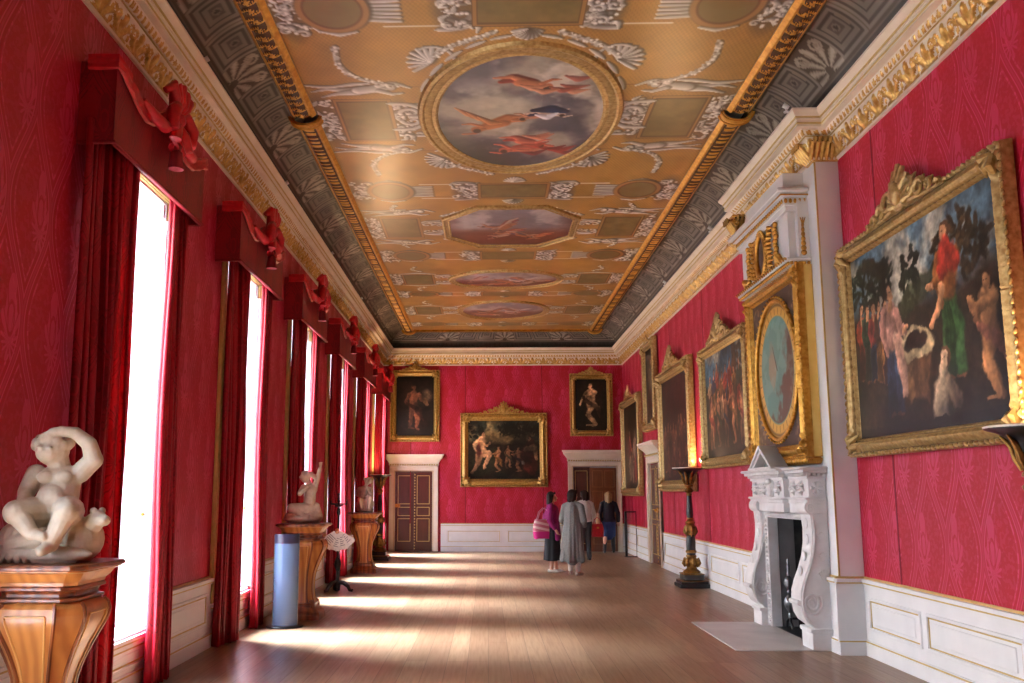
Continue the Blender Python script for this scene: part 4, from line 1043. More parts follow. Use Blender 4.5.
def nude(c, x, y, s, turn=1, skin=SK, cloth=None, armup=.3, child=False):
    w = 1.35 if child else 1
    sd = tuple(v * .72 for v in skin)
    c.stroke([(x - .05 * s, y + .5 * s), (x - .07 * s, y + .27 * s), (x - .10 * s * turn, y + .03 * s)], [.072 * s * w, .05 * s * w, .03 * s * w], sd, 1, .25); c.stroke([(x - .10 * s * turn, y + .02 * s), (x - .03 * s * turn, y + .008 * s)], .02 * s, sd)
    c.stroke([(x + .04 * s, y + .5 * s), (x + .09 * s * turn, y + .28 * s), (x + .05 * s, y + .03 * s)], [.078 * s * w, .055 * s * w, .03 * s * w], skin, 1, .3); c.stroke([(x + .05 * s, y + .02 * s), (x + .12 * s * turn, y + .008 * s)], .02 * s, skin)
    c.stroke([(x, y + .5 * s), (x + .012 * s, y + .62 * s), (x, y + .77 * s)], [.098 * s * w, .08 * s * w, .105 * s * w], skin, 1, .3)
    c.stroke([(x - .10 * s, y + .78 * s), (x - .17 * s, y + .64 * s), (x - .08 * s, y + .54 * s)], [.042 * s * w, .036 * s * w, .024 * s * w], sd, 1, .25)
    c.stroke([(x + .10 * s, y + .78 * s), (x + .2 * s * turn, y + (.66 + armup * .4) * s), (x + .26 * s * turn, y + (.62 + armup) * s)], [.042 * s * w, .036 * s * w, .022 * s * w], skin, 1, .3)
    c.stroke([(x, y + .82 * s), (x, y + .87 * s)], .036 * s, skin); head(c, x, y + (.93 if not child else .92) * s, (.062 if not child else .085) * s, skin, (66, 42, 26), turn)
    if cloth: c.stroke([(x - .16 * s, y + .60 * s), (x, y + .50 * s), (x + .13 * s, y + .42 * s), (x + .2 * s, y + .2 * s)], [.03 * s, .06 * s, .06 * s, .02 * s], cloth, 1, .4)
def foliage(c, x, y, rx, ry, col, seed, n=60):
    r = random.Random(seed)
    for i in range(n):
        a, q = r.random() * 6.28, r.random() ** .5; f = .7 + .6 * r.random()
        c.ell(x + rx * q * math.cos(a), y + ry * q * math.sin(a), rx * .16, ry * .12, tuple(v * f for v in col), .6, r.random() * 3)
def dusk(c, seed, sky=(84, 108, 130), ground=(50, 38, 26), hor=.55, cl=(190, 186, 176)):
    X, Y = np.meshgrid(c.x / c.w, c.y / c.h, indexing='ij'); c.c[:] = c3(*ground); n = c.noise(c.w * .35, seed, 5); n2 = c.noise(c.w * .2, seed + 3, 5)
    a = np.clip((Y - hor - (n - .5) * .25) * 12, 0, 1); c.blend(a, sky); c.blend(a * np.clip((n2 - .5) * 6, 0, .9), cl)
    c.blend((1 - a) * np.clip((n2 - .5) * 5, 0, .7), tuple(v * 1.5 for v in ground)); c.blend((1 - a) * np.clip((n - .55) * 5, 0, .7), (40, 48, 28))
def art_well(c):
    w, h = c.w, c.h; dusk(c, 3, (84, 120, 156), (44, 34, 24), .62, (196, 198, 196))
    foliage(c, .14 * w, .80 * h, .20 * w, .12 * h, (34, 44, 28), 1, 90); foliage(c, .46 * w, .74 * h, .07 * w, .17 * h, (22, 30, 20), 2, 90); foliage(c, .78 * w, .78 * h, .16 * w, .14 * h, (58, 44, 26), 4, 80)
    c.stroke([(.26 * w, .5 * h), (.27 * w, .9 * h)], .012 * w, (36, 28, 20)); c.stroke([(.27 * w, .86 * h), (.12 * w, .92 * h)], .03 * w, (40, 40, 26))
    c.stroke([(.3 * w, .54 * h), (.45 * w, .64 * h), (.62 * w, .70 * h)], [.02 * w, .05 * w, .03 * w], (50, 58, 36), .8)
    for i in range(5): robed(c, (.06 + .05 * i) * w, (.30 - .008 * i) * h, .42 * h, [(110, 40, 36), (60, 76, 60), (40, 60, 96), (140, 96, 50), (66, 40, 40)][i], [(150, 60, 40), (40, 66, 50), (130, 50, 44), (70, 50, 40), (44, 60, 80)][i], 1)
    c.ell(.46 * w, .42 * h, .12 * w, .07 * h, (188, 172, 140), .1); c.poly([(.355 * w, .40 * h), (.38 * w, .16 * h), (.54 * w, .14 * h), (.575 * w, .40 * h)], (92, 64, 42), 1, .02); c.stroke([(.41 * w, .38 * h), (.42 * w, .18 * h)], .03 * w, (128, 94, 62), .7); c.ell(.465 * w, .415 * h, .125 * w, .075 * h, (186, 170, 138), .12); c.ell(.47 * w, .43 * h, .08 * w, .042 * h, (46, 32, 26), .2)
    robed(c, .30 * w, .10 * h, .66 * h, (36, 56, 92), (176, 130, 126), 1, hair=(60, 36, 26))
    c.stroke([(.34 * w, .46 * h), (.37 * w, .32 * h), (.37 * w, .2 * h)], [.03 * w, .035 * w, .02 * w], (206, 160, 148), 1, .4)
    robed(c, .70 * w, .22 * h, .70 * h, (44, 84, 44), (150, 92, 44), -1, hair=(96, 62, 36)); c.stroke([(.67 * w, .70 * h), (.70 * w, .78 * h), (.74 * w, .72 * h)], [.03 * w, .045 * w, .03 * w], (164, 44, 32), 1, .3)
    c.stroke([(.66 * w, .62 * h), (.62 * w, .54 * h), (.58 * w, .48 * h)], [.02 * w, .018 * w, .012 * w], SK, 1, .3)
    nude(c, .90 * w, .09 * h, .52 * h, -1, (206, 146, 100), (176, 110, 96), .2, True)
    c.stroke([(.60 * w, .06 * h), (.62 * w, .18 * h), (.63 * w, .26 * h)], [.05 * w, .045 * w, .03 * w], (176, 158, 138), 1, .4); head(c, .64 * w, .31 * h, .03 * w, (206, 176, 150), (90, 60, 40), -1); c.stroke([(.66 * w, .2 * h), (.70 * w, .12 * h)], [.025 * w, .03 * w], (150, 130, 112), 1, .3)
    c.rect(0, w, 0, .05 * h, (30, 24, 20)); c.mottle(.1, .16, 5)
def art_procession(c):
    w, h = c.w, c.h; dusk(c, 13, (66, 122, 168), (70, 44, 30), .6, (206, 206, 200)); foliage(c, .86 * w, .82 * h, .16 * w, .15 * h, (66, 52, 36), 1, 70); c.stroke([(.72 * w, .55 * h), (.72 * w, .98 * h)], .05 * w, (86, 66, 50))
    cl = [(150, 52, 42), (176, 130, 62), (60, 84, 62), (190, 160, 130), (50, 64, 110), (164, 66, 50), (120, 84, 50), (180, 60, 48)]
    for i in range(8): robed(c, (.12 + .1 * i) * w, (.36 + .04 * (i % 3)) * h, .44 * h, cl[i], cl[(i + 3) % 8], 1 if i % 2 else -1)
    c.blend(np.exp(-(((np.meshgrid(c.x / w, c.y / h, indexing='ij')[0] - .5) / .4) ** 2 + ((np.meshgrid(c.x / w, c.y / h, indexing='ij')[1] - .2) / .16) ** 2)) * .5, (70, 50, 34))
    for i in range(5): nude(c, (.14 + .18 * i) * w, (.08 + .03 * (i % 2)) * h, .52 * h, 1 if i % 2 == 0 else -1, (196, 136, 100), cl[(i * 2) % 8], .1 + .1 * i)
    c.mottle(.1, .14, 6)
def art_muses(c):
    w, h = c.w, c.h; dusk(c, 23, (52, 66, 60), (30, 22, 18), .62, (176, 160, 116)); c.ell(.45 * w, .72 * h, .3 * w, .1 * h, (150, 130, 88), .9)
    foliage(c, .68 * w, .85 * h, .28 * w, .10 * h, (38, 34, 22), 5, 90); foliage(c, .1 * w, .8 * h, .12 * w, .12 * h, (24, 34, 30), 6, 50)
    c.stroke([(.20 * w, .45 * h), (.13 * w, .58 * h), (.20 * w, .68 * h)], [.07 * w, .06 * w, .05 * w], (206, 160, 122), 1, .3); c.stroke([(.2 * w, .42 * h), (.29 * w, .44 * h), (.22 * w, .18 * h)], [.05 * w, .04 * w, .02 * w], (206, 160, 122), 1, .3); c.stroke([(.15 * w, .4 * h), (.13 * w, .25 * h), (.06 * w, .12 * h)], [.05 * w, .035 * w, .02 * w], (176, 128, 96), 1, .3); head(c, .20 * w, .76 * h, .035 * w, SK, (50, 30, 22)); c.stroke([(.17 * w, .62 * h), (.26 * w, .56 * h), (.30 * w, .62 * h)], [.025 * w, .02 * w, .014 * w], (196, 148, 110), 1, .3); c.ell(.15 * w, .5 * h, .03 * w, .12 * h, (110, 44, 40), .5)
    for k, (x, y, s, cl) in enumerate([(.42, .14, .40, (120, 84, 40)), (.56, .18, .40, (70, 60, 44)), (.70, .12, .42, (50, 46, 60))]): nude(c, x * w, y * h, s * h, 1 if k % 2 else -1, (150, 106, 76), cl, .1)
    c.stroke([(.86 * w, .2 * h), (.84 * w, .42 * h), (.86 * w, .6 * h)], [.10 * w, .11 * w, .07 * w], (92, 34, 30), 1, .4); c.stroke([(.80 * w, .5 * h), (.92 * w, .52 * h), (.96 * w, .34 * h)], [.035 * w, .04 * w, .025 * w], (196, 150, 116), 1, .3); head(c, .85 * w, .68 * h, .035 * w, SK, (56, 36, 24), -1)
    c.ell(.76 * w, .28 * h, .02 * w, .03 * w, (200, 196, 200), .4); c.mottle(.1, .2, 8)
def art_single(c, pale=True):
    w, h = c.w, c.h; c.c[:] = c3(30, 20, 18); c.mottle(.3, .4, 3)
    if pale: nude(c, .50 * w, .08 * h, .84 * h, -1, (214, 176, 140), (90, 70, 56), -.12); c.ell(.3 * w, .62 * h, .06 * w, .06 * w, (60, 40, 32), .4)
    else: nude(c, .46 * w, .10 * h, .74 * h, 1, (128, 78, 58), (70, 34, 30), .0); c.ell(.80 * w, .66 * h, .12 * w, .10 * h, (110, 92, 76), .6); c.stroke([(.76 * w, .6 * h), (.8 * w, .5 * h)], [.05 * w, .04 * w], (150, 116, 90), 1, .3)
def art_dark(c):
    w, h = c.w, c.h; c.c[:] = c3(58, 26, 26); c.mottle(.5, .3, 3); n = c.noise(.5, 4); c.blend(np.clip((n - .5) * 5, 0, .7), (34, 18, 18))
    r = random.Random(3)
    for i in range(9): robed(c, (.1 + .1 * i) * w, (.06 + .1 * r.random()) * h, (.42 + .1 * r.random()) * h, (84 + 30 * (i % 2), 50, 42), (110 - 20 * (i % 3), 62, 50), 1 if i % 2 else -1, (150, 104, 82))
    for i in range(4): nude(c, (.2 + .2 * i) * w, .05 * h, .3 * h, 1 if i % 2 else -1, (140, 92, 72), (90, 40, 38), .2)
    c.mottle(.1, .15, 4)
def art_court(c):
    w, h = c.w, c.h; c.c[:] = c3(62, 46, 38); c.mottle(.5, .3, 7); c.stroke([(.2 * w, 0), (.2 * w, h)], .08 * w, (96, 70, 54), .7); c.stroke([(.8 * w, .2 * h), (.8 * w, h)], .1 * w, (84, 44, 40), .7)
    robed(c, .35 * w, .08 * h, .62 * h, (186, 168, 150), (150, 70, 60), 1); robed(c, .66 * w, .08 * h, .60 * h, (156, 60, 56), (190, 160, 140), -1); robed(c, .5 * w, .06 * h, .40 * h, (190, 180, 170), (120, 90, 80), 1)
    c.mottle(.1, .15, 4)
def art_tall(c):
    w, h = c.w, c.h; c.c[:] = c3(54, 46, 38); c.mottle(.3, .3, 7); robed(c, .5 * w, .06 * h, .80 * h, (70, 56, 50), (96, 80, 66), 1)
    c.mottle(.1, .15, 4)
def art_dial(c):
    """overmantel: a round painted map in a dark square, brown spandrels"""
    w, h = c.w, c.h; c.c[:] = c3(74, 56, 48); c.mottle(.3, .25, 5)
    for sx in (-1, 1):
        for sy in (-1, 1): foliage(c, w / 2 + sx * w * .42, h / 2 + sy * h * .42, w * .1, h * .1, (110, 86, 70), 3 + sx + 2 * sy, 30)
    rx, ry = w * .43, h * .43
    c.ell(w / 2, h / 2, rx * 1.08, ry * 1.08, (196, 150, 66), .03); c.ell(w / 2, h / 2, rx * 1.0, ry * 1.0, (120, 86, 40), .03); c.ell(w / 2, h / 2, rx * .96, ry * .96, (206, 160, 76), .03); c.ell(w / 2, h / 2, rx * .82, ry * .82, (104, 140, 130), .03)
    for k in range(32):
        a = k / 32 * 2 * pi; c.stroke([(w / 2 + rx * .85 * math.cos(a), h / 2 + ry * .85 * math.sin(a)), (w / 2 + rx * .93 * math.cos(a), h / 2 + ry * .93 * math.sin(a))], .008, (110, 74, 34))
    sl = (slice(None), slice(None)); X, Y = np.meshgrid((c.x - w / 2) / rx, (c.y - h / 2) / ry, indexing='ij'); n = c.noise(.5, 8, 5); ins = (np.hypot(X, Y) < .8)
    land = ins * (np.clip((n + X * .34 - Y * .30 - .50) * 14, 0, 1)); s = land; c.blend(s, (98, 70, 58)); isl = ins * np.clip((.2 - np.hypot((X + .25) * 1.3, (Y - .05) * .6) - (n - .5) * .5) * 12, 0, 1); c.blend(isl, (150, 132, 110)); c.blend(ins * np.clip((c.noise(.2, 9) - .5) * 3, 0, .3), (150, 176, 166))
    c.stroke([(w * .5, h * .5), (w * .42, h * .66)], [.012, .006], (60, 44, 30))
# ------------------------------------------------------------------ carved frames
def frame_bars(m, w, h, bw, dep, rel=1.0, res=.018):
    """mitred carved frame in the local x-z plane, facing -y; outer size w x h"""
    nv = 26; t = np.linspace(0, 1, nv)
    base = np.interp(t, [0, .02, .10, .16, .26, .60, .78, .84, .92, .97, 1], [0, .55, .80, .70, .62, .98, .84, .58, .52, .30, .28]) * dep
    for side in range(4):
        L = w if side % 2 == 0 else h; ns = max(8, int(L / res)); u = np.linspace(-1, 1, ns)
        off = t * bw; half = L / 2; s = u[:, None] * (half - off[None, :]); o = (h if side % 2 == 0 else w) / 2 - off[None, :] * np.ones_like(s)
        T = t[None, :]
        x = (s / .17) % 1 - .5; a = np.clip(1 - np.hypot(x * 1.7, (T - .44) / .24), 0, 1) ** .5 + .6 * np.exp(-((np.abs(x) - .42) / .07) ** 2) * (np.abs(T - .44) < .2)
        b = np.clip(1 - np.hypot(((s / .11) % 1 - .5) * 1.9, (T - .10) / .07), 0, 1) ** .5; e = np.clip(1 - np.hypot(((s / .09) % 1 - .5) * 1.9, (T - .88) / .05), 0, 1) ** .5
        corner = np.clip((np.abs(s) - (half - bw * 1.9)) / (bw * .8), 0, 1); lf = .5 + .5 * np.sin(s * 60 + T * 9)
        dd = base[None, :] + rel * (a * .016 * (1 - corner) + b * .022 + e * .014 + corner * lf * .03 * (np.abs(T - .45) < .35))
        P = []
        for i in range(ns):
            for j in range(nv):
                A, B, D = s[i, j], o[i, j], -dd[i, j]
                P.append({0: (A, D, B), 1: (B, D, -A), 2: (-A, D, -B), 3: (-B, D, A)}[side])
        fs = [(i * nv + j, i * nv + j + 1, (i + 1) * nv + j + 1, (i + 1) * nv + j) for i in range(ns - 1) for j in range(nv - 1)]
        m.add(P, fs)
    for side in range(4):                                  # carved leaf row along the outer edge, bead row at the sight edge
        L = (w if side % 2 == 0 else h); O = (h if side % 2 == 0 else w) / 2
        for frac, st, ra, rb, dz in ((.10, .075, .034, .30, .80), (.90, .05, .017, .17, .42)):
            o = O - bw * frac; n = int((L - 2 * bw * frac) / st)
            for i in range(n):
                a = -(L / 2 - bw * frac) + (i + .5) * (L - 2 * bw * frac) / n
                A, B = {0: (a, o), 1: (o, -a), 2: (-a, -o), 3: (-o, a)}[side]; r2 = ra * .55
                m.ball((A, -dep * dz - .004, B), (ra if side % 2 == 0 else r2, .018 if frac < .5 else .012, r2 if side % 2 == 0 else ra), 7, 5, rot=(0, (.5 if frac < .5 else 0), 0))
    m.box(-w / 2, w / 2, 0, -.02, h / 2 - bw, h / 2); m.box(-w / 2, w / 2, 0, -.02, -h / 2, -h / 2 + bw); m.box(-w / 2, -w / 2 + bw, 0, -.02, -h / 2 + bw, h / 2 - bw); m.box(w / 2 - bw, w / 2, 0, -.02, -h / 2 + bw, h / 2 - bw)
def crest(m, z, w, h, dep):
    """carved cresting: cartouche with scrolling leaves either side"""
    y = -dep * .8
    for k in range(-4, 5):
        a = k * .34; r = h * (.98 - .05 * abs(k)); x1, z1 = r * .62 * math.sin(a), z + r * math.cos(a) * .97
        m.tube([(0, y, z + h * .12), (x1 * .6, y - .05 * h - .02, z + (z1 - z) * .65), (x1, y - .02, z1)], [.05 * h, .09 * h, .055 * h], 8)
    m.ball((0, y - .06 * h - .03, z + h * .34), (h * .20, h * .13, h * .26), 14, 10)
    m.tube([(h * .26 * math.cos(t), y - .05 * h, z + h * .34 + h * .34 * math.sin(t)) for t in np.linspace(0, 2 * pi, 26)], h * .045, 8)
    for s in (-1, 1):
        for (cx, cz, r, t0, n, th) in ((.30, .26, .20, 200, -1.3, .075), (.52, .17, .15, 10, 1.3, .06), (.74, .09, .11, 190, -1.2, .045), (.92, .03, .07, 20, 1.2, .03)):
            cxx, czz, rr = s * cx * w / 2, z + cz * h, r * h * 1.25
            pts = [(cxx + s * rr * (1 - .8 * q) * math.cos(rad(t0) + n * 2 * pi * q), y - .02 - .05 * h * math.sin(pi * q), czz + rr * (1 - .8 * q) * math.sin(rad(t0) + n * 2 * pi * q)) for q in np.linspace(0, 1, 22)]
            m.tube(pts, [th * h * (1.1 - .6 * q) for q in np.linspace(0, 1, 22)], 7)
            for q in range(3):
                a = rad(60 + 40 * q); m.tube([(cxx, y - .02, czz), (cxx + s * rr * .9 * math.cos(a), y - .06 * h, czz + rr * 1.0 * math.sin(a)), (cxx + s * rr * 1.5 * math.cos(a), y - .01, czz + rr * 1.35 * math.sin(a))], [.03 * h, .055 * h, .012 * h], 7)
    m.tube([(-w / 2, y, z + .0), (-w * .25, y, z + .06 * h), (0, y - .02, z + .10 * h), (w * .25, y, z + .06 * h), (w / 2, y, z)], [.02 * h, .06 * h, .09 * h, .06 * h, .02 * h], 8)
def varnish(c, seed, dk=.5):
    # loosen the drawing with wandering brushwork, then tone it down
    wx = (c.noise(.22, seed + 1, 3) - .5) * .10 + (c.noise(.05, seed + 2, 2) - .5) * .035; wy = (c.noise(.22, seed + 3, 3) - .5) * .10 + (c.noise(.05, seed + 4, 2) - .5) * .035
    I, J = np.meshgrid(np.arange(c.nx), np.arange(c.ny), indexing='ij'); sx, sy = c.nx / c.w, c.ny / c.h
    c.c = c.c[np.clip((I + wx * sx).astype(int), 0, c.nx - 1), np.clip((J + wy * sy).astype(int), 0, c.ny - 1)]
    c.c = c.c * (1 + (c.noise(.07, seed + 5, 3) - .5) * .7)[..., None]
    n = c.noise(c.w * .3, seed, 5); n2 = c.noise(.05, seed + 9, 3); X, Y = np.meshgrid(c.x / c.w - .5, c.y / c.h - .5, indexing='ij')
    f = np.clip(.70 + (n - .45) * 1.9, .28, 1.1) * (1 - dk * (X * X + Y * Y)) * (1 + (n2 - .5) * .35)
    g = c.c.mean(2, keepdims=True); c.c = (c.c * .86 + g * .14) * f[..., None] * np.array([1.0, .95, .86], np.float32)
def painting(label, loc, rz, w, h, bw, art, dep=.09, cr=None, mat=None, corner=True, px=.012, tilt=0.0):
    r = thing('painting', label, 'painting', loc, rz)
    if tilt: r.rotation_euler = (tilt, 0, rz)
    m = MB(); frame_bars(m, w, h, bw, dep)
    if cr: 
        crest(m, h / 2 - .04, cr[0], cr[1], dep)
    if corner:
        for sx in (-1, 1):
            for sz in (-1, 1):
                for a in (0, 45, 90):
                    q = rad(a); m.tube([(sx * (w / 2 - bw * .5), -dep * .9, sz * (h / 2 - bw * .5)), (sx * (w / 2 - bw * .5 - bw * .5 * math.cos(q)), -dep * 1.15, sz * (h / 2 - bw * .5 - bw * .5 * math.sin(q))), (sx * (w / 2 - bw * .5 - bw * 1.0 * math.cos(q)), -dep * .7, sz * (h / 2 - bw * .5 - bw * 1.0 * math.sin(q)))], [bw * .16, bw * .22, bw * .05], 7)
    m.build('frame', mat or M_GOLD_O, r, angle=40)
    iw, ih = w - 2 * bw * .96, h - 2 * bw * .96
    c = Canvas(iw, ih, px, (60, 40, 30)); art(c); varnish(c, int(w * 100)); c.c = np.clip(c.c, 0, 1)
    P = np.zeros((c.nx, c.ny, 3)); P[:, :, 0] = (c.x - iw / 2)[:, None]; P[:, :, 2] = (c.y - ih / 2)[None, :]; P[:, :, 1] = -dep * .24
    grid_mesh('canvas', P, M_OIL, r, col=c.c)
    b = MB().box(-iw / 2, iw / 2, 0, -.012, -ih / 2, ih / 2); b.build('backing_board', M_MAHOG, r)
    return r
def wallY(x, y, z): return (x, y, z)
RR = rad(-90)
painting('largest painting, figures round a well, nearest the camera on the right wall', (XR - .03, 8.06, 3.22), RR, 3.16, 2.30, .19, art_well, .12, (1.5, .46), px=.0095)
painting('gilt framed crowded procession painting with blue sky, between the torchere and the chimneypiece', (XR - .03, 14.72, 3.20), RR, 2.92, 2.16, .185, art_procession, .12, (1.5, .5))
painting('tall dark brownish-red painting of many figures in a gilt frame behind the lit torchere', (XR - .03, 18.66, 3.05), RR, 3.2, 2.66, .24, art_dark, .12, (1.6, .5))
painting('small tall gilt framed portrait hung high above the side door', (XR - .03, 21.35, 4.28), RR, 1.55, 2.2, .2, art_tall, .12, (.6, .2), px=.014)
painting('large court group painting in the far corner of the right wall, beyond the side door', (XR - .03, 24.36, 2.96), RR, 3.0, 2.70, .2, art_court, .12, (1.2, .4), px=.014)
painting('wide mythological landscape with seated figures, centred on the far end wall', (.48, YB - .02, 2.95), 0, 2.58, 2.18, .235, art_muses, .11, (1.5, .40), M_GOLD_E)
painting('very dark upright painting above the closed door on the end wall', (-2.16, YB - .02, 4.26), 0, 1.48, 2.14, .18, lambda c: art_single(c, False), .10, (.95, .28), M_GOLD_E)
painting('upright painting of a pale standing nude above the open door', (3.08, YB - .02, 4.28), 0, 1.27, 1.86, .17, art_single, .10, (.9, .26), M_GOLD_E)
# ------------------------------------------------------------------ chimneypiece (marble), faces -x
MY0, MY1, MC = 9.98, 12.08, 11.03
ch = thing('chimneypiece', 'carved white marble chimneypiece with scroll consoles and a broken pediment on the right wall', 'fireplace', (BX - .006, MC, 0))
def lx(x): return x - BX
def ly(y): return y - MC
def console_profile():
    """side outline of a scroll console: (distance out from the breast, z)"""
    p = [(0, 1.62), (.20, 1.62)]
    p += [(.19 + .055 * math.cos(a), 1.53 + .075 * math.sin(a)) for a in np.linspace(pi / 2, -pi / 2, 9)]
    p += [(.185, 1.42), (.175, 1.3), (.18, 1.15), (.205, 1.0), (.25, .86), (.30, .74), (.335, .62), (.345, .50), (.325, .38), (.28, .30), (.22, .26), (.20, .24), (.20, .235), (0, .235)]
    return p
for s, nm in ((-1, 'console'), (1, 'console')):
    yo = (MY0 if s < 0 else MY1); yi = yo - s * .30
    m = MB(); m.prism([(-d, z) for d, z in console_profile()], ly(yo), ly(yi), 'y')
    yy = ly(yo) + s * .004                                      # carved volutes on the outer cheek
    for face in (yy, ly(yi) - s * .004):
        pts = [(-.215 - .105 * (1 - .82 * q) * math.cos(4.6 * pi * q + 2.4), face, .50 + .125 * (1 - .82 * q) * math.sin(4.6 * pi * q + 2.4)) for q in np.linspace(0, 1, 60)]
        m.tube(pts, [.018 - .008 * q for q in np.linspace(0, 1, 60)], 7)
        pts = [(-.185 - .05 * (1 - .8 * q) * math.cos(-3.6 * pi * q), face, 1.52 + .062 * (1 - .8 * q) * math.sin(-3.6 * pi * q)) for q in np.linspace(0, 1, 36)]
        m.tube(pts, .010, 6)
        m.tube([(-d + .022, face, z) for d, z in console_profile()[10:22]], .014, 6)
        for z0, r in ((1.28, .05), (1.05, .06), (.85, .07)):
            for k in range(5):
                a = rad(50 + 20 * k); m.tube([(-.08, face, z0 - .1), (-.08 - r * math.cos(a), face + s * .008 * (1 if face == yy else -1), z0 - .1 + r * 1.6 * math.sin(a))], [.008, .017], 6)
    for z0 in (1.36, 1.18, 1.0, .84): m.ball((-(.185 if z0 > 1.1 else .23 if z0 > .9 else .28), ly((yo + yi) / 2), z0), (.014, .05, .06))
    m.tube([(-.345, ly(yo + (yi - yo) * t), .5) for t in (.02, .98)], .03, 10)
    m.build('console', M_MARB, ch, angle=35)
    b = MB(); b.box(-.24, 0, ly(yo) + s * .02, ly(yi) - s * .01, .0, .20, .008); b.box(-.26, 0, ly(yo) + s * .035, ly(yi) - s * .02, .19, .235, .008); b.build('plinth_block', M_MARB, ch)
m = MB()                                                        # inner jambs and lintel with carved beads
for s in (-1, 1):
    y0 = (MY0 + .30) if s < 0 else (MY1 - .30); y1 = y0 - s * .10
    m.box(-.135, 0, ly(y0), ly(y1), 0, 1.40, .006); m.box(-.15, 0, ly(y0) - s * .0, ly(y0) - s * .03, .0, 1.44, .006)
    for i in range(24): m.ball((-.14, ly((y0 + y1) / 2) , .06 + i * .056), (.016, .03, .022), 8, 5)
m.box(-.135, 0, ly(MY0 + .28), ly(MY1 - .28), 1.385, 1.47, .006)
for i in range(24): m.ball((-.14, ly(MY0 + .33 + i * .0635), 1.43), (.016, .022, .03), 8, 5)
m.build('jamb_moulding', M_MARB, ch)
m = MB()                                                        # architrave, frieze, cornice, breaking forward in the middle
def ent(y0, y1, d, tgt=None):
    m.box(-d, 0, ly(y0), ly(y1), 1.47, 1.58, .004); m.box(-d - .015, 0, ly(y0) - .01, ly(y1) + .01, 1.575, 1.62, .006); m.box(-d - .04, 0, ly(y0) - .03, ly(y1) + .03, 1.615, 1.645, .008)
    m.box(-d + .01, 0, ly(y0) + .01, ly(y1) - .01, 1.64, 1.86, .004)
    m.box(-d - .01, 0, ly(y0) - .01, ly(y1) + .01, 1.85, 1.885, .005)
    n = int((y1 - y0) / .055)
    for i in range(n):
        y = y0 + (i + .5) * (y1 - y0) / n; m.box(-d - .045, 0, ly(y) - .016, ly(y) + .016, 1.885, 1.915)
    for q in range(5): m.box(-d - .045, -d + .16 - .07 * 0, 0, 0, 0, 0) if False else None
    m.box(-d - .07, 0, ly(y0) - .07, ly(y1) + .07, 1.915, 1.955, .006); m.box(-d - .11, 0, ly(y0) - .10, ly(y1) + .10, 1.95, 1.985, .012)
ent(MY0 - .01, MY1 + .01, .20); ent(MC - .44, MC + .44, .27)
for s in (-1, 1):
    for q in range(4): m.box(-.02 - q * .055, -.045 - q * .055, ly(MC + s * (MY1 - MC)) + s * .015, ly(MC + s * (MY1 - MC)) + s * .055, 1.885, 1.915)
m.build('entablature', M_MARB, ch)
m = MB()                                                        # carved frieze: central mask and leafy swags
m.ball((-.28, 0, 1.75), (.05, .07, .10), 14, 10); m.ball((-.315, 0, 1.74), (.03, .016, .03)); m.ball((-.30, 0, 1.83), (.04, .075, .04))
m.tube([(-.275, .10 * math.cos(t), 1.75 + .12 * math.sin(t)) for t in np.linspace(0, 2 * pi, 24)], .012, 6)
m.build('carved_mask', M_MARB, ch)
for s in (-1, 1):
    for y0, d in ((.27, .27), (.60, .20), (.85, .20)):
        m = MB()
        for k in range(7):
            a = rad(-60 + 50 * k); m.tube([(-d, s * y0, 1.75), (-d - .02, s * y0 + .06 * math.cos(a), 1.75 + .055 * math.sin(a)), (-d - .003, s * y0 + .10 * math.cos(a + .3), 1.75 + .085 * math.sin(a + .3))], [.01, .022, .006], 6)
        m.ball((-d - .01, s * y0, 1.75), (.02, .028, .028)); m.build('carved_leaf_spray', M_MARB, ch)
m = MB()
for k in range(6):
    a = rad(60 * k); m.tube([(-.10, ly(MY0) + .012, 1.75), (-.10 + .07 * math.cos(a), ly(MY0) - .01, 1.75 + .075 * math.sin(a))], [.012, .02], 6)
m.build('carved_rosette', M_MARB, ch)
m = MB()                                                        # triangular pediment, open in front
W2, za, zb = .40, 1.985, 2.24
for s in (-1, 1):
    dirv = Vector((0, -s * W2, zb - za)).normalized(); nrm = Vector((0, dirv.z * s, -dirv.y * s)); 
    p0, p1 = Vector((0, s * (W2 + .06), za)), Vector((0, 0, zb + .035)); t = Vector((0, 0, -.085))
    for d0, d1, k in ((.19, .38, 1.0), (.19, .405, .45)):
        vs = [(-d0, p0.y, p0.z), (-d0, p1.y, p1.z), (-d0, p1.y, p1.z - .1 * k), (-d0, p0.y - s * .12 * k, p0.z), (-d1, p0.y, p0.z), (-d1, p1.y, p1.z), (-d1, p1.y, p1.z - .1 * k), (-d1, p0.y - s * .12 * k, p0.z)]
        m.add(vs, [(0, 1, 2, 3), (4, 7, 6, 5), (0, 4, 5, 1), (1, 5, 6, 2), (2, 6, 7, 3), (3, 7, 4, 0)])
m.box(-.41, -.01, -W2 - .06, W2 + .06, za - .012, za + .02, .005)
m.build('pediment', M_MARB, ch, angle=20)
m = MB(); m.prism([(-W2 + .07, za + .01), (W2 - .07, za + .01), (0, zb - .05)], -.26, -.05, 'x'); m.ball((-.27, .0, za + .07), (.02, .06, .05)); m.ball((-.27, -.09, za + .045), (.02, .05, .03)); m.ball((-.27, .09, za + .045), (.02, .05, .03)); m.build('tympanum_carving', simple('green_grey_marble', srgb(120, 130, 124), srgb(96, 106, 102), rough=.5), ch)
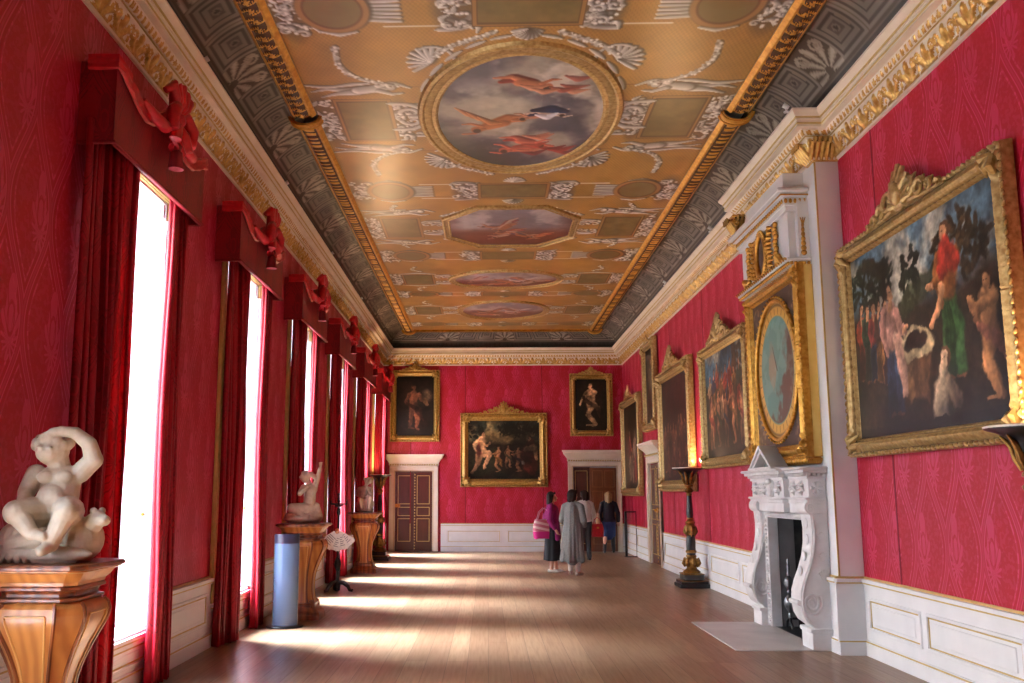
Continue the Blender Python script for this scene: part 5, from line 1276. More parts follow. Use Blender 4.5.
# fire opening
m = MB(); y0, y1 = MY0 + .38, MY1 - .38; FD = .52
m.box(BX + FD, BX + FD + .03, y0 - .02, y1 + .02, 0, 1.44); m.box(BX, BX + FD, y0 - .03, y0, 0, 1.44); m.box(BX, BX + FD, y0 - .02, y1 + .02, 1.42, 1.45); m.box(BX + .20, BX + FD, y1, y1 + .03, 0, 1.44)
m.box(BX + FD - .05, BX + FD, y0 + .05, y1 - .05, .0, .85, .02)
fb = setting(m.build('trim_8', M_FIREBOX), 'sooty back of the fire opening')
MB().box(BX - .02, BX + .20, y1 - .004, y1 + .03, 0, 1.42).build('grey_cheek', M_FIREGREY, fb)
MB().box(BX - .12, BX + FD, y0 - .01, y1 + .01, .0, .012).build('dark_inner_hearth', M_BLACK, fb)
# the wall behind the hearth opening is recessed: cut by building the right wall in front of the firebox
h = MB(); h.box(2.68, BX - .10, 9.96, 12.06, .0, .014, .004); o = h.build('hearth_slab', M_SLAB); tag(o, 'flat pale grey stone hearth slab on the floor before the chimneypiece', 'hearth')
def andiron(y, label):
    r = thing('andiron', label, 'andiron', (BX + .06, y, .012), 0, 'andirons in the fireplace')
    m = MB(); m.tube([(-.05, -.11, 0.02), (-.06, -.06, .09), (-.04, 0, .14), (-.06, .06, .09), (-.05, .11, .02)], .018, 8); m.tube([(-.04, 0, .13), (.30, 0, .12), (.32, 0, .0)], .016, 8)
    m.build('foot', M_IRON, r)
    m = MB(); m.lathe([(.02, .13), (.03, .17), (.018, .2), (.055, .26), (.075, .32), (.055, .38), (.018, .42), (.03, .45), (.018, .48), (.045, .52), (.06, .57), (.045, .62), (.016, .65), (.024, .68), (.014, .71), (.026, .76), (.012, .80), (.02, .83), (.001, .88)], 18, Matrix.Translation((-.04, 0, 0))); m.build('ball_standard', M_STEEL, r); return r
andiron(MC + .42, 'dark steel andiron with stacked balls at the far side of the fireplace'); andiron(MC - .42, 'dark steel andiron mostly hidden behind the near console of the fireplace')
r = thing('fire_grate', 'low black iron fire basket on the hearth inside the fireplace', 'fire grate', (BX + .26, MC, .012)); m = MB()
for z in (.14, .22, .30): m.tube([(-.14, -.30, z), (-.17, 0, z), (-.14, .30, z)], .01, 6)
for i in range(9): m.tube([(-.15, -.28 + i * .07, .12), (-.15, -.28 + i * .07, .32)], .008, 6)
m.box(-.14, .12, -.3, .3, .11, .13); m.build('basket', M_IRON, r)
for s in (-1, 1):
    for x in (-.13, .1): MB().tube([(x, s * .26, .12), (x, s * .27, 0)], .014, 6).build('leg', M_IRON, r)
# ------------------------------------------------------------------ overmantel
ov = thing('overmantel', 'white and gilt overmantel framing a blue-green round map, with an oval medallion above it', 'overmantel', (BX, MC, 0))
m = MB(); m.box(-.115, 0, -1.02, 1.02, 2.10, 4.32, .006); m.build('gilt_case', M_YELLOW, ov)
fr = bpy.data.objects.new('map_frame', None)
m = MB(); frame_bars(m, 2.06, 2.26, .17, .10, 1.2); Mx = Matrix.Translation((-.10, 0, 3.22)) @ Matrix.Rotation(RR, 4, 'Z'); m.v = [tuple(Mx @ Vector(v)) for v in m.v]
m.build('map_frame', M_GOLD_B, ov)
c = Canvas(1.74, 1.94, .009, (70, 50, 40)); art_dial(c); P = np.zeros((c.nx, c.ny, 3)); P[:, :, 1] = -(c.x - .87)[:, None]; P[:, :, 2] = (c.y - .97)[None, :] + 3.22; P[:, :, 0] = -.125; grid_mesh('round_map', P, M_OIL, ov, col=np.clip(c.c, 0, 1))
m = MB(); m.tube([(-.14, .78 * math.cos(t), 3.22 + .87 * math.sin(t)) for t in np.linspace(0, 2 * pi, 64)], .028, 10)
for k in range(56):
    t = 2 * pi * k / 56; m.ball((-.15, .825 * math.cos(t), 3.22 + .915 * math.sin(t)), .018, 8, 5)
m.build('round_gilt_moulding', M_GOLD_B, ov)
m = MB(); m.box(-.16, 0, -.98, .98, 2.02, 2.10, .01)            # gilded sill ornament below the frame
for i in range(22): m.ball((-.17, -.93 + i * .0886, 2.06), (.02, .036, .035), 8, 6)
for i in range(8): m.tube([(-.02 - .02 * i, -1.0, 2.04), (-.02 - .02 * i, -1.03, 2.08)], .012, 6)
m.build('gilt_sill', M_GOLD_B, ov)
m = MB()                                                        # shelf and attic panel
m.box(-.25, 0, -1.0, 1.0, 4.32, 4.36, .006); m.box(-.28, 0, -1.03, 1.03, 4.36, 4.40, .01); m.box(-.22, 0, -.92, .92, 4.40, 4.98, .006); m.box(-.13, 0, -1.0, -.92, 4.40, 5.1); m.box(-.13, 0, .92, 1.0, 4.40, 5.1)
m.build('attic', M_WHITE, ov)
m = MB()
for i in range(34): m.ball((-.255, -.98 + i * .0594, 4.335), (.022, .022, .022), 8, 5); 
for i in range(26): m.tube([(-.285, -1.0 + i * .08, 4.385), (-.295, -.96 + i * .08, 4.40)], .014, 6)
for i in range(5): m.ball((-.03 - .05 * i, -1.01, 4.335), .022, 8, 5)
m.build('gilt_bead', M_GOLD_B, ov)
m = MB(); m.box(-.25, 0, -.96, .96, 4.98, 5.05, .006); m.box(-.27, 0, -.98, .98, 5.04, 5.14, .005); m.box(-.32, 0, -1.03, 1.03, 5.14, 5.18, .01); m.box(-.37, 0, -1.08, 1.08, 5.175, 5.225, .012); m.box(-.24, 0, -.9, .9, 5.22, 5.46)
m.build('attic_cornice', M_WHITE, ov)
m = MB()
for i in range(30): m.ball((-.285, -.95 + i * .0655, 5.09), (.012, .02, .03), 8, 5)
for i in range(5): m.ball((-.03 - .055 * i, -.99, 5.09), (.02, .012, .03), 8, 5)
m.box(-.325, -.0, -1.035, 1.035, 5.145, 5.16); m.build('gilt_frieze', M_GOLD_B, ov)
m = MB(); c0 = (-.235, .0, 4.70)                                # oval medallion with palm sprays
m.lathe([(.001, 0), (.17, 0), (.17, .02)], 40, Matrix.Translation((-.22, 0, 4.69)) @ Matrix.Rotation(rad(-90), 4, 'Y') @ Matrix.Diagonal((1.5, 1, 1, 1))); m.build('medallion_face', simple('dark_medallion', srgb(84, 62, 58), srgb(52, 38, 38), rough=.6, scale=14, bump=.4), ov)
m = MB(); m.tube([(-.25, .185 * math.cos(t), 4.69 + .275 * math.sin(t)) for t in np.linspace(0, 2 * pi, 40)], .035, 10)
for k in range(40):
    t = 2 * pi * k / 40; m.ball((-.265, .225 * math.cos(t), 4.69 + .315 * math.sin(t)), (.016, .02, .02), 8, 5)
for s in (-1, 1):
    for k in range(9):
        z0 = 4.44 + k * .058; y0 = s * (.30 + .03 * math.sin(k)); m.tube([(-.235, y0, z0), (-.27, y0 + s * .05, z0 + .045), (-.24, y0 + s * .10, z0 + .03)], [.012, .03, .008], 6); m.tube([(-.235, y0, z0), (-.26, y0 - s * .035, z0 + .045)], [.012, .024], 6)
    m.tube([(-.235, s * .30, 4.42), (-.25, s * .32, 4.7), (-.235, s * .28, 4.97)], .018, 6)
    for k in range(11): m.ball((-.25, s * (.55 + .02 * math.sin(k * 2)), 4.43 + k * .05), (.03, .05 + .012 * math.sin(k), .034), 10, 6)
    m.tube([(-.235, s * .70, 4.42), (-.27, s * .66, 4.50), (-.25, s * .58, 4.46)], [.04, .05, .02], 8)
m.build('medallion_wreath', M_GOLD_B, ov)
m = MB()                                                        # pendent husk drop on the near cheek
for k in range(7): m.ball((-.075, -.93 - .0, 4.46 + .055 * k), (.035 - .003 * k, .02, .034), 10, 6)
for k in range(3): m.tube([(-.075, -.935, 4.80), (-.075 + .03 * (k - 1), -.945, 4.88)], [.012, .004], 6)
m.v = [(x, y - .075 + .0, z) for x, y, z in m.v]; m.build('husk_drop', M_GOLD, ov)
m = MB(); yb = .80                                              # gilt leafy bracket above the attic, carrying the cornice
for i in range(6):
    x = -.33 + i * .06
    m.tube([(x, yb - .04, 5.235), (x, yb - .08, 5.31), (x - .01, yb - .15, 5.41), (x - .01, yb - .19, 5.43), (x - .01, yb - .18, 5.37)], [.02, .036, .036, .028, .012], 8)
for j in range(4):
    y = yb - .02 + j * .06
    m.tube([(-.30, y, 5.235), (-.34, y, 5.31), (-.40, y, 5.41), (-.44, y, 5.43), (-.44, y, 5.37)], [.02, .036, .036, .028, .012], 8)
m.box(-.40, 0, yb - .12, yb + .26, 5.43, 5.465, .006); m.box(-.33, 0, yb - .06, yb + .22, 5.22, 5.25, .006)
m.tube([(-.36 - .05 * math.cos(t) * (1 - t / 12), yb - .14, 5.34 + .05 * math.sin(t) * (1 - t / 12)) for t in np.linspace(0, 9, 24)], .014, 6)
m.build('gilt_bracket', M_GOLD_B, ov)
# ------------------------------------------------------------------ doors
def doorcase(r, x0, x1, zt, ent0, ent1, fw=.16):
    """white case in local coordinates, wall plane y = 0, room at -y"""
    m = MB()
    for a, b in ((x0 - fw, x0 + .01), (x1 - .01, x1 + fw)):
        m.box(a, b, -.05, .02, 0, zt, .005); m.box(a if a < x0 else b - .05, a + .05 if a < x0 else b, -.075, 0, 0, zt + fw, .008)
    m.box(x0 - fw, x1 + fw, -.05, .02, zt, zt + fw, .005); m.box(x0 - fw, x1 + fw, -.075, 0, zt + fw - .05, zt + fw, .008)
    m.build('casing', M_CREAM, r)
    g = MB()
    for a in (x0 - .02, x1 + .005): g.box(a, a + .015, -.058, 0, 0, zt + .01)
    g.box(x0 - .02, x1 + .02, -.058, 0, zt + .005, zt + .02); 
    n = int((x1 - x0 + 2 * fw) / .07)
    for i in range(n): g.ball((x0 - fw + (i + .5) * (x1 - x0 + 2 * fw) / n, -.09, zt + fw + .03), (.026, .02, .022), 8, 5)
    g.build('gilt_bead', M_GOLD_P, r)
    m = MB(); z = zt + fw; prof = [(0, z), (.06, z + .01), (.07, z + .05), (.06, z + .06), (.07, z + .09), (.11, z + .14), (.18, z + .20), (.22, z + .24), (.22, z + .275), (.25, z + .29), (.265, z + .33), (0, z + .33)]
    rings = [[(x0 - fw - p * .75 + .03, 0, q), (x0 - fw - p * .75 + .03, -p, q), (x1 + fw + p * .75 - .03, -p, q), (x1 + fw + p * .75 - .03, 0, q)] for p, q in prof]
    m.loft(rings); m.build('overdoor_cornice', M_CREAM, r, angle=15)
def leaf(parent, x0, x1, z1, panels, mat, y=0.0, M=None, studs=None, name='leaf', th=.045):
    m = MB(); g = MB(); m.box(x0, x1, y - th, y, .012, z1, .004)
    for a, b, c, d in panels:
        for e in ((a, b, c, c + .02), (a, b, d - .02, d), (a, a + .02, c + .02, d - .02), (b - .02, b, c + .02, d - .02)): g.box(e[0], e[1], y - th - .014, y - th, e[2], e[3], .004)
        m.box(a + .06, b - .06, y - th - .010, y - th, c + .06, d - .06, .008)
    o = m.build(name, mat, parent); q = g.build('panel_moulding', M_GOLD_P if mat is M_MAHOG else M_MAHOG_M, o)
    if studs:
        s = MB()
        for z in np.linspace(.08, z1 - .08, 26): s.ball((studs, y - th - .005, z), (.018, .014, .026), 8, 5)
        s.build('stud_strip', M_GOLD_P, o)
    if M is not None: o.matrix_local = M
    return o
d1 = room_empty('door_1', (0, YB, 0)); d1['label'] = 'closed dark mahogany double door with gilt mouldings, left on the end wall'
doorcase(d1, D1X0, D1X1, 2.32, 0, 0)
xm = (D1X0 + D1X1) / 2
def pset(a, b): return [(a + .09, b - .09, .28, .95), (a + .09, b - .09, 1.02, 1.28), (a + .09, b - .09, 1.36, 2.20)]
l1 = leaf(d1, D1X0, xm - .002, 2.30, pset(D1X0, xm), M_MAHOG, .06); l2 = leaf(d1, xm + .002, D1X1, 2.30, pset(xm, D1X1), M_MAHOG, .06, studs=xm + .03)
m = MB(); m.box(D1X0 - .02, D1X0 + .16, -.015, .015, 1.27, 1.37, .006); m.ball((D1X0 + .11, -.045, 1.32), (.035, .03, .03)); m.build('brass_lock', M_GOLD_B, l1)
d2 = room_empty('door_2', (0, YB, 0)); d2['label'] = 'brown mahogany door standing open, right on the end wall'
doorcase(d2, D2X0, D2X1 - .02, 2.46, 0, 0, .14)
leaf(d2, D2X0, D2X0 + .52, 2.44, [(D2X0 + .07, D2X0 + .44, .22, .9), (D2X0 + .07, D2X0 + .44, 1.0, 1.3), (D2X0 + .07, D2X0 + .44, 1.4, 2.34)], M_MAHOG, .10)
w_ = .82
lf = leaf(d2, -w_, 0, 2.42, [(-w_ + .07, -w_ / 2 - .03, .22, .95), (-w_ / 2 + .03, -.07, .22, .95), (-w_ + .07, -w_ / 2 - .03, 1.05, 1.75), (-w_ / 2 + .03, -.07, 1.05, 1.75), (-w_ + .07, -w_ / 2 - .03, 1.85, 2.34), (-w_ / 2 + .03, -.07, 1.85, 2.34)], M_MAHOG_L, 0)
lf.location = (D2X1 - .03, .0, 0); lf.rotation_euler = (0, 0, rad(13))
m = MB(); m.ball((-w_ + .05, -.10, 1.1), .03); m.box(-w_ + .02, -w_ + .08, -.055, -.045, 1.02, 1.18, .003); m.build('brass_knob', M_GOLD_B, lf)
d3 = room_empty('door_3', (XR, (DY0 + DY1) / 2, 0), RR); d3['label'] = 'side door with gilt panel mouldings in the right wall'
hw = (DY1 - DY0) / 2; doorcase(d3, -hw, hw, 2.40, 0, 0, .17)
def pset3(a, b): return [(a + .08, b - .08, .22, .95), (a + .08, b - .08, 1.05, 1.30), (a + .08, b - .08, 1.40, 2.28)]
leaf(d3, -hw, -.002, 2.38, pset3(-hw, 0), M_MAHOG, .06); k = leaf(d3, .002, hw, 2.38, pset3(0, hw), M_MAHOG, .06, studs=.03)
m = MB(); m.box(.05, .2, -.01, .015, 1.22, 1.34, .006); m.ball((.10, -.035, 1.28), .035); m.build('brass_lock', M_GOLD_B, k)
# ------------------------------------------------------------------ organic bodies: overlapping limbs fused into one continuous skin
def fuse(m, name, mat, parent=None, voxel=.008, smooth=6, loc=None):
    o = m.build(name, mat, None)
    md = o.modifiers.new('fuse', 'REMESH'); md.mode = 'VOXEL'; md.voxel_size = voxel; md.use_smooth_shade = True
    if smooth:
        sm = o.modifiers.new('relax', 'SMOOTH'); sm.iterations = smooth; sm.factor = .5
    dg = bpy.context.evaluated_depsgraph_get(); me = bpy.data.meshes.new_from_object(o.evaluated_get(dg)); old = o.data
    bpy.data.objects.remove(o); bpy.data.meshes.remove(old); me.name = name
    if not me.materials: me.materials.append(mat)
    return link(name, me, parent, None, loc)
# ------------------------------------------------------------------ walnut pedestals
def make_pedestal():
    r = thing('pedestal', '', 'pedestal')
    def ring(hw, z, ch=.3, bow=0.0):
        c = hw * ch; p = [(hw, -hw + c), (hw, hw - c), (hw - c, hw), (-hw + c, hw), (-hw, hw - c), (-hw, -hw + c), (-hw + c, -hw), (hw - c, -hw)]
        return [(x, y, z) for x, y in p]
    def stack(prof, ch=.3): return [ring(a, z, ch) for z, a in prof]
    m = MB(); m.loft(stack([(1.275, .335), (1.262, .345), (1.25, .345), (1.243, .335)], .22)); m.build('top_slab', M_WALNUT_D, r, angle=25)
    m = MB(); m.loft(stack([(1.245, .33), (1.235, .33), (1.225, .30), (1.19, .275), (1.17, .255), (1.15, .25), (1.145, .235)], .24)); m.build('cornice', M_WALNUT, r, angle=25)
    m = MB(); m.loft(stack([(1.15, .25), (1.14, .262), (1.125, .262), (1.115, .235), (1.10, .225), (1.085, .225), (1.075, .255), (1.06, .255), (1.05, .235), (1.04, .22)], .3)); m.build('neck_moulding', M_WALNUT_D, r, angle=25)
    body = [(1.06, .235), (1.045, .265), (1.02, .288), (.98, .298), (.94, .292), (.89, .272), (.84, .248), (.78, .22), (.72, .196), (.66, .174), (.60, .157), (.54, .147), (.46, .142), (.36, .144), (.28, .156), (.21, .178)]
    m = MB(); m.loft(stack(body, .42)); m.build('shaft', M_WALNUT, r, angle=25)
    m = MB()                                                        # dark stringing and raised panels following the swell
    for q in range(8):
        pts = []
        for z, a in body[1:]:
            p = ring(a * 1.004, z, .42)[q]; pts.append(p)
        m.tube(pts, .012, 6)
    m.build('stringing', M_WALNUT_D, r)
    m = MB()
    for q in range(4):
        a = q * pi / 2; M = Matrix.Rotation(a, 4, 'Z')
        fr = []; fl_ = []
        for z, w in body[3:]:
            k = w * .40; fr.append((k, -w - .004, z)); fl_.append((-k, -w - .004, z))
        m.tube([M @ Vector(p) for p in fr + fl_[::-1] + [fr[0]]], .006, 6)
    m.build('inlay_line', simple('pale_inlay', srgb(222, 170, 100), rough=.35), r)
    m = MB(); m.loft(stack([(.22, .172), (.205, .20), (.185, .20), (.175, .185), (.155, .19), (.13, .225), (.10, .255), (.09, .268), (.07, .268), (.06, .28), (.0, .285)], .26)); m.build('base', M_WALNUT_D, r, angle=25)
    for q in range(4):
        m = MB(); a = q * pi / 2 + pi / 4; M = Matrix.Rotation(a, 4, 'Z')
        pts = [(.20 + .055 * math.cos(t) * (1 - .10 * t), 0, .18 + .06 * math.sin(t) * (1 - .10 * t)) for t in np.linspace(-.5, 5.6, 18)]
        m.tube([M @ Vector(p) for p in pts], [.03 - .0011 * i for i in range(18)], 8); m.build('scroll_foot', M_WALNUT_D, r)
    return r
PED = [(-2.70, 5.52), (-2.56, 12.42), (-2.66, 19.3)]
PL = ['large walnut pedestal nearest the camera, carrying the seated boy statue', 'walnut pedestal behind the clear leaflet stand, carrying the kneeling statue', 'smallest looking, farthest walnut pedestal, beside the tall black torchere']
ped = make_pedestal()
for i, (x, y) in enumerate(PED):
    p = ped if i == 0 else copy_tree(ped); p.location = (x, y, 0); tag(p, PL[i], 'pedestal', 'walnut pedestals between the windows')
# ------------------------------------------------------------------ statues
def statue_boy():
    m = MB()
    for c, r_ in (((-.10, .02, .06), (.26, .17, .07)), ((-.20, .03, .13), (.13, .15, .11)), ((.05, .05, .14), (.20, .15, .12)), ((.16, .02, .12), (.12, .14, .13)), ((-.26, .0, .05), (.10, .12, .05)), ((.05, -.12, .04), (.22, .06, .045)), ((.0, .04, .2), (.16, .13, .09))): m.ball(c, r_, 16, 10)
    # lion-like head at his side
    m.cap((.20, .0, .2), (.27, -.08, .24), .06, .055); m.ball((.31, -.11, .235), (.045, .045, .035)); m.ball((.25, -.10, .29), .022); m.ball((.28, -.04, .29), .022)
    m.cap((-.28, .02, .10), (-.16, .02, .26), .05, .07); m.cap((-.20, -.10, .10), (-.02, -.14, .14), .05, .06)
    # drapery over the rock
    for k in range(5): m.cap((-.26 + .05 * k, -.10 - .01 * k, .02), (-.18 + .05 * k, -.11, .18), .022, .018)
    # torso
    m.ball((.0, .0, .30), (.135, .12, .10)); m.cap((0, .01, .32), (.01, .03, .46), .118, .112); m.ball((.005, .02, .485), (.135, .10, .085)); m.ball((-.01, -.075, .37), (.085, .06, .08))
    m.ball((-.055, -.065, .49), (.05, .034, .04)); m.ball((.055, -.065, .49), (.05, .034, .04)); m.cap((0, .02, .53), (-.015, .0, .60), .062, .066)
    # head thrown back under the bent arm, curls and face
    m.ball((-.04, -.015, .655), (.098, .10, .098)); m.ball((-.05, -.075, .635), (.068, .05, .06)); m.ball((-.055, -.118, .64), (.013, .014, .018)); m.ball((-.08, -.118, .665), (.02, .012, .009)); m.ball((-.025, -.118, .665), (.02, .012, .009))
    for k in range(16):
        a = k * .40; m.ball((-.045 + .098 * math.cos(a), .005 + .085 * math.sin(a), .70 + .02 * math.sin(3 * a)), (.032, .032, .036))
    # raised arm curving over the head, other arm hanging to the knee
    m.cap((.115, .02, .515), (.195, .01, .595), .062, .058); m.cap((.195, .01, .595), (.175, -.02, .69), .056, .046); m.cap((.175, -.02, .69), (.10, -.05, .755), .046, .038); m.cap((.10, -.05, .755), (.02, -.07, .765), .036, .032); m.ball((-.01, -.075, .76), (.045, .034, .028))
    for k in range(4): m.cap((-.03, -.085 + .016 * k, .762), (-.085, -.10 + .02 * k, .735), .014, .011)
    m.cap((-.135, .0, .51), (-.175, -.02, .40), .06, .052); m.cap((-.175, -.02, .40), (-.14, -.14, .335), .05, .038); m.ball((-.12, -.165, .325), (.038, .036, .027))
    # legs
    m.cap((-.065, -.03, .285), (-.15, -.20, .285), .095, .076); m.cap((-.15, -.20, .285), (-.05, -.23, .17), .068, .044); m.cap((-.05, -.23, .165), (.03, -.26, .15), .04, .03)
    m.cap((.075, -.03, .285), (.13, -.20, .29), .098, .078); m.cap((.13, -.20, .29), (.065, -.22, .12), .07, .046); m.cap((.065, -.22, .10), (.035, -.29, .07), .042, .032)
    return m
def statue_kneel():
    m = MB()
    for c, r_ in (((-.05, 0, .05), (.25, .18, .06)), ((.08, .02, .09), (.16, .15, .08)), ((-.16, -.02, .08), (.12, .12, .07))): m.ball(c, r_, 16, 10)
    m.ball((.06, .0, .21), (.10, .10, .095)); m.cap((.06, .0, .24), (.07, .0, .42), .085, .085); m.ball((.07, -.005, .46), (.105, .08, .08)); m.cap((.06, 0, .51), (.03, 0, .58), .04, .04)
    m.ball((.0, -.01, .635), (.075, .072, .088)); m.ball((-.055, -.02, .625), (.028, .03, .04)); m.ball((-.08, -.022, .63), (.012, .01, .014))
    for k in range(12):
        a = k * .52; m.ball((.02 + .06 * math.cos(a), .06 * math.sin(a), .665 + .02 * math.cos(2 * a)), .028)
    m.cap((.13, .0, .49), (.17, -.02, .62), .045, .038); m.cap((.17, -.02, .62), (.20, -.03, .75), .037, .026); m.ball((.205, -.03, .785), (.022, .022, .035))
    for k in range(4): m.cap((.19 + .012 * k, -.03, .80), (.185 + .016 * k, -.035, .835), .008, .007)
    m.cap((.13, -.03, .63), (.05, -.06, .68), .036, .03)
    m.cap((-.02, -.05, .49), (-.06, -.13, .40), .042, .036); m.cap((-.06, -.13, .40), (.02, -.14, .47), .034, .026); m.ball((.04, -.13, .49), (.03, .022, .028))
    m.cap((.02, -.05, .19), (-.17, -.09, .20), .085, .068); m.cap((-.17, -.09, .20), (-.02, -.12, .11), .06, .04); m.cap((-.02, -.12, .10), (.06, -.13, .09), .034, .026)
    m.cap((.06, .05, .19), (-.12, .08, .17), .08, .064); m.cap((-.12, .08, .17), (.08, .10, .10), .058, .038); m.cap((.15, .02, .22), (.16, .05, .08), .06, .09)
    return m
def statue_crouch():
    m = MB()
    for c, r_ in (((0, 0, .05), (.19, .16, .055)), ((.02, .02, .16), (.17, .15, .14)), ((.08, -.06, .18), (.12, .10, .16)), ((-.10, -.02, .14), (.10, .12, .13))): m.ball(c, r_, 16, 10)
    for k in range(7): m.cap((-.12 + .045 * k, -.13, .04), (-.08 + .035 * k, -.14, .26), .024, .02)
    m.cap((.0, .02, .26), (-.02, .0, .46), .105, .085); m.ball((-.02, -.01, .49), (.115, .08, .075)); m.cap((.0, -.01, .54), (.03, -.02, .61), .04, .04)
    m.ball((.045, -.03, .67), (.07, .075, .085)); m.ball((.06, -.09, .655), (.03, .025, .04)); m.ball((.06, -.115, .66), (.01, .012, .014))
    for k in range(12):
        a = k * .52; m.ball((.04 + .06 * math.cos(a), -.005 + .055 * math.sin(a), .71 + .012 * math.sin(2 * a)), .03)
    m.ball((.10, .03, .66), (.04, .05, .05))
    m.cap((-.125, -.01, .50), (-.16, -.06, .37), .048, .04); m.cap((-.16, -.06, .37), (-.04, -.15, .36), .038, .028); m.ball((-.01, -.16, .365), (.03, .022, .024))
    m.cap((.09, -.01, .50), (.12, -.10, .40), .046, .04); m.cap((.12, -.10, .40), (.06, -.13, .54), .036, .026)
    m.cap((.05, -.04, .26), (.11, -.18, .32), .08, .066); m.cap((.11, -.18, .32), (.10, -.17, .10), .058, .038); m.cap((-.05, -.04, .24), (-.09, -.18, .27), .078, .06); m.cap((-.09, -.18, .27), (-.05, -.18, .08), .055, .036)
    return m
for (fn, (x, y), lab, sc, tz) in ((statue_boy, PED[0], 'marble statue of a seated boy with one arm over his head', 1.04, .10), (statue_kneel, PED[1], 'pale marble statue of a kneeling nude figure raising one arm', 1.0, .1), (statue_crouch, PED[2], 'small crouching draped marble figure on the farthest pedestal', 1.0, 0)):
    m = fn(); m.v = [(a * sc, b * sc, c * sc) for a, b, c in m.v]
    o = fuse(m, 'marble_statue', M_STAT, None, .0065, 3); zmin = min(v.co.z for v in o.data.vertices); o.location = (x, y, 1.2755 - zmin); o.rotation_euler = (0, 0, tz); tag(o, lab, 'statue')
    for v in o.data.vertices:
        if v.co.z < zmin + .014: v.co.z = zmin
# ------------------------------------------------------------------ torcheres
def make_torchere():
    r = thing('torchere', '', 'lamp')
    m = MB(); m.box(-.27, .27, -.27, .27, 0, .07, .008); m.box(-.24, .24, -.24, .24, .07, .12, .01); m.box(-.185, .185, -.185, .185, .12, .24, .02); m.build('plinth', M_BLACK, r)
    g = MB(); g.box(-.245, .245, -.245, .245, .112, .126, .004); g.box(-.19, .19, -.19, .19, .225, .245, .006)
    g.lathe([(.10, .24), (.15, .25), (.16, .275), (.13, .30), (.10, .32), (.085, .35), (.10, .37), (.12, .41), (.125, .46), (.11, .50), (.085, .52), (.095, .54), (.09, .565), (.07, .58)], 24)
    for k in range(8):
        a = k * pi / 4; g.tube([(.12 * math.cos(a), .12 * math.sin(a), .36), (.15 * math.cos(a), .15 * math.sin(a), .42), (.125 * math.cos(a), .125 * math.sin(a), .50), (.14 * math.cos(a), .14 * math.sin(a), .52)], [.015, .03, .022, .008], 7)
    g.lathe([(.07, .60), (.095, .61), (.1, .635), (.085, .66), (.07, .665)], 20); g.build('gilt_base_leaves', M_BRONZE, r)
    m = MB(); m.lathe([(.075, .55), (.085, .62), (.085, .70), (.088, .80), (.08, .86), (.07, .92), (.078, .98)], 20); m.build('black_stem', M_BLACK, r); m = MB(); m.lathe([(.05, 1.22), (.062, 1.30), (.058, 1.40), (.048, 1.55), (.042, 1.68)], 20); m.build('black_stem', M_BLACK, r)
    g = MB(); g.lathe([(.07, .93), (.09, .95), (.10, 1.0), (.105, 1.06), (.09, 1.10), (.07, 1.12), (.085, 1.14), (.09, 1.16), (.07, 1.18), (.055, 1.20), (.07, 1.22), (.06, 1.24)], 22)
    for k in range(8):
        a = k * pi / 4; g.tube([(.07 * math.cos(a), .07 * math.sin(a), .90), (.115 * math.cos(a), .115 * math.sin(a), .99), (.10 * math.cos(a), .10 * math.sin(a), 1.09)], [.008, .024, .01], 7)
    g.build('gilt_knop', M_BRONZE, r); g = MB(); g.lathe([(.042, 1.64), (.06, 1.66), (.045, 1.69), (.075, 1.71), (.085, 1.74), (.06, 1.77), (.045, 1.79), (.08, 1.81), (.075, 1.835), (.05, 1.85)], 22); g.build('gilt_knop', M_BRONZE, r)
    m = MB(); m.lathe([(.05, 1.84), (.075, 1.88), (.095, 1.93), (.11, 1.99), (.14, 2.06), (.20, 2.105), (.272, 2.128), (.285, 2.135), (.285, 2.15), (.270, 2.15), (.20, 2.13), (.10, 2.08), (.001, 2.06)], 32); bo = m.build('bowl', M_BLACK, r)
    g = MB()
    for k in range(8):
        a = k * pi / 4 + .2; g.tube([(.07 * math.cos(a), .07 * math.sin(a), 1.85), (.098 * math.cos(a), .098 * math.sin(a), 1.93), (.125 * math.cos(a), .125 * math.sin(a), 2.02), (.19 * math.cos(a), .19 * math.sin(a), 2.09)], [.016, .03, .024, .006], 8)
    g.build('gilt_bowl_leaves', M_BRONZE, bo)
    m = MB(); m.tube([(.283 * math.cos(t), .283 * math.sin(t), 2.148) for t in np.linspace(0, 2 * pi, 40)], .009, 6); m.build('pale_rim', M_CREAM, bo)
    MB().ball((0, 0, 2.10), (.05, .05, .035)).build('bulb', M_LAMP, r)
    return r
TOR = [(3.72, 16.55), (-2.76, 22.75), (3.735, 6.15)]
TL = ['black and gilt torchere lamp before the dark red painting, right wall', 'black and gilt torchere lamp by the last windows, beside the farthest pedestal', 'black and gilt torchere lamp at the near edge, bowl overlapping the largest painting']
tor = make_torchere()
for i, (x, y) in enumerate(TOR):
    t = tor if i == 0 else copy_tree(tor); t.location = (x, y, 0); tag(t, TL[i], 'lamp', 'uplighter torcheres along the walls')
    L = bpy.data.lights.new('torchere_light', 'SPOT'); L.energy = (120, 260, 70)[i]; L.color = (1, .66, .34); L.spot_size = rad(176); L.spot_blend = .2; L.shadow_soft_size = .05
    o = bpy.data.objects.new('torchere_light', L); COL.objects.link(o); o.location = (x, y, 2.17); o.rotation_euler = (pi, 0, 0)
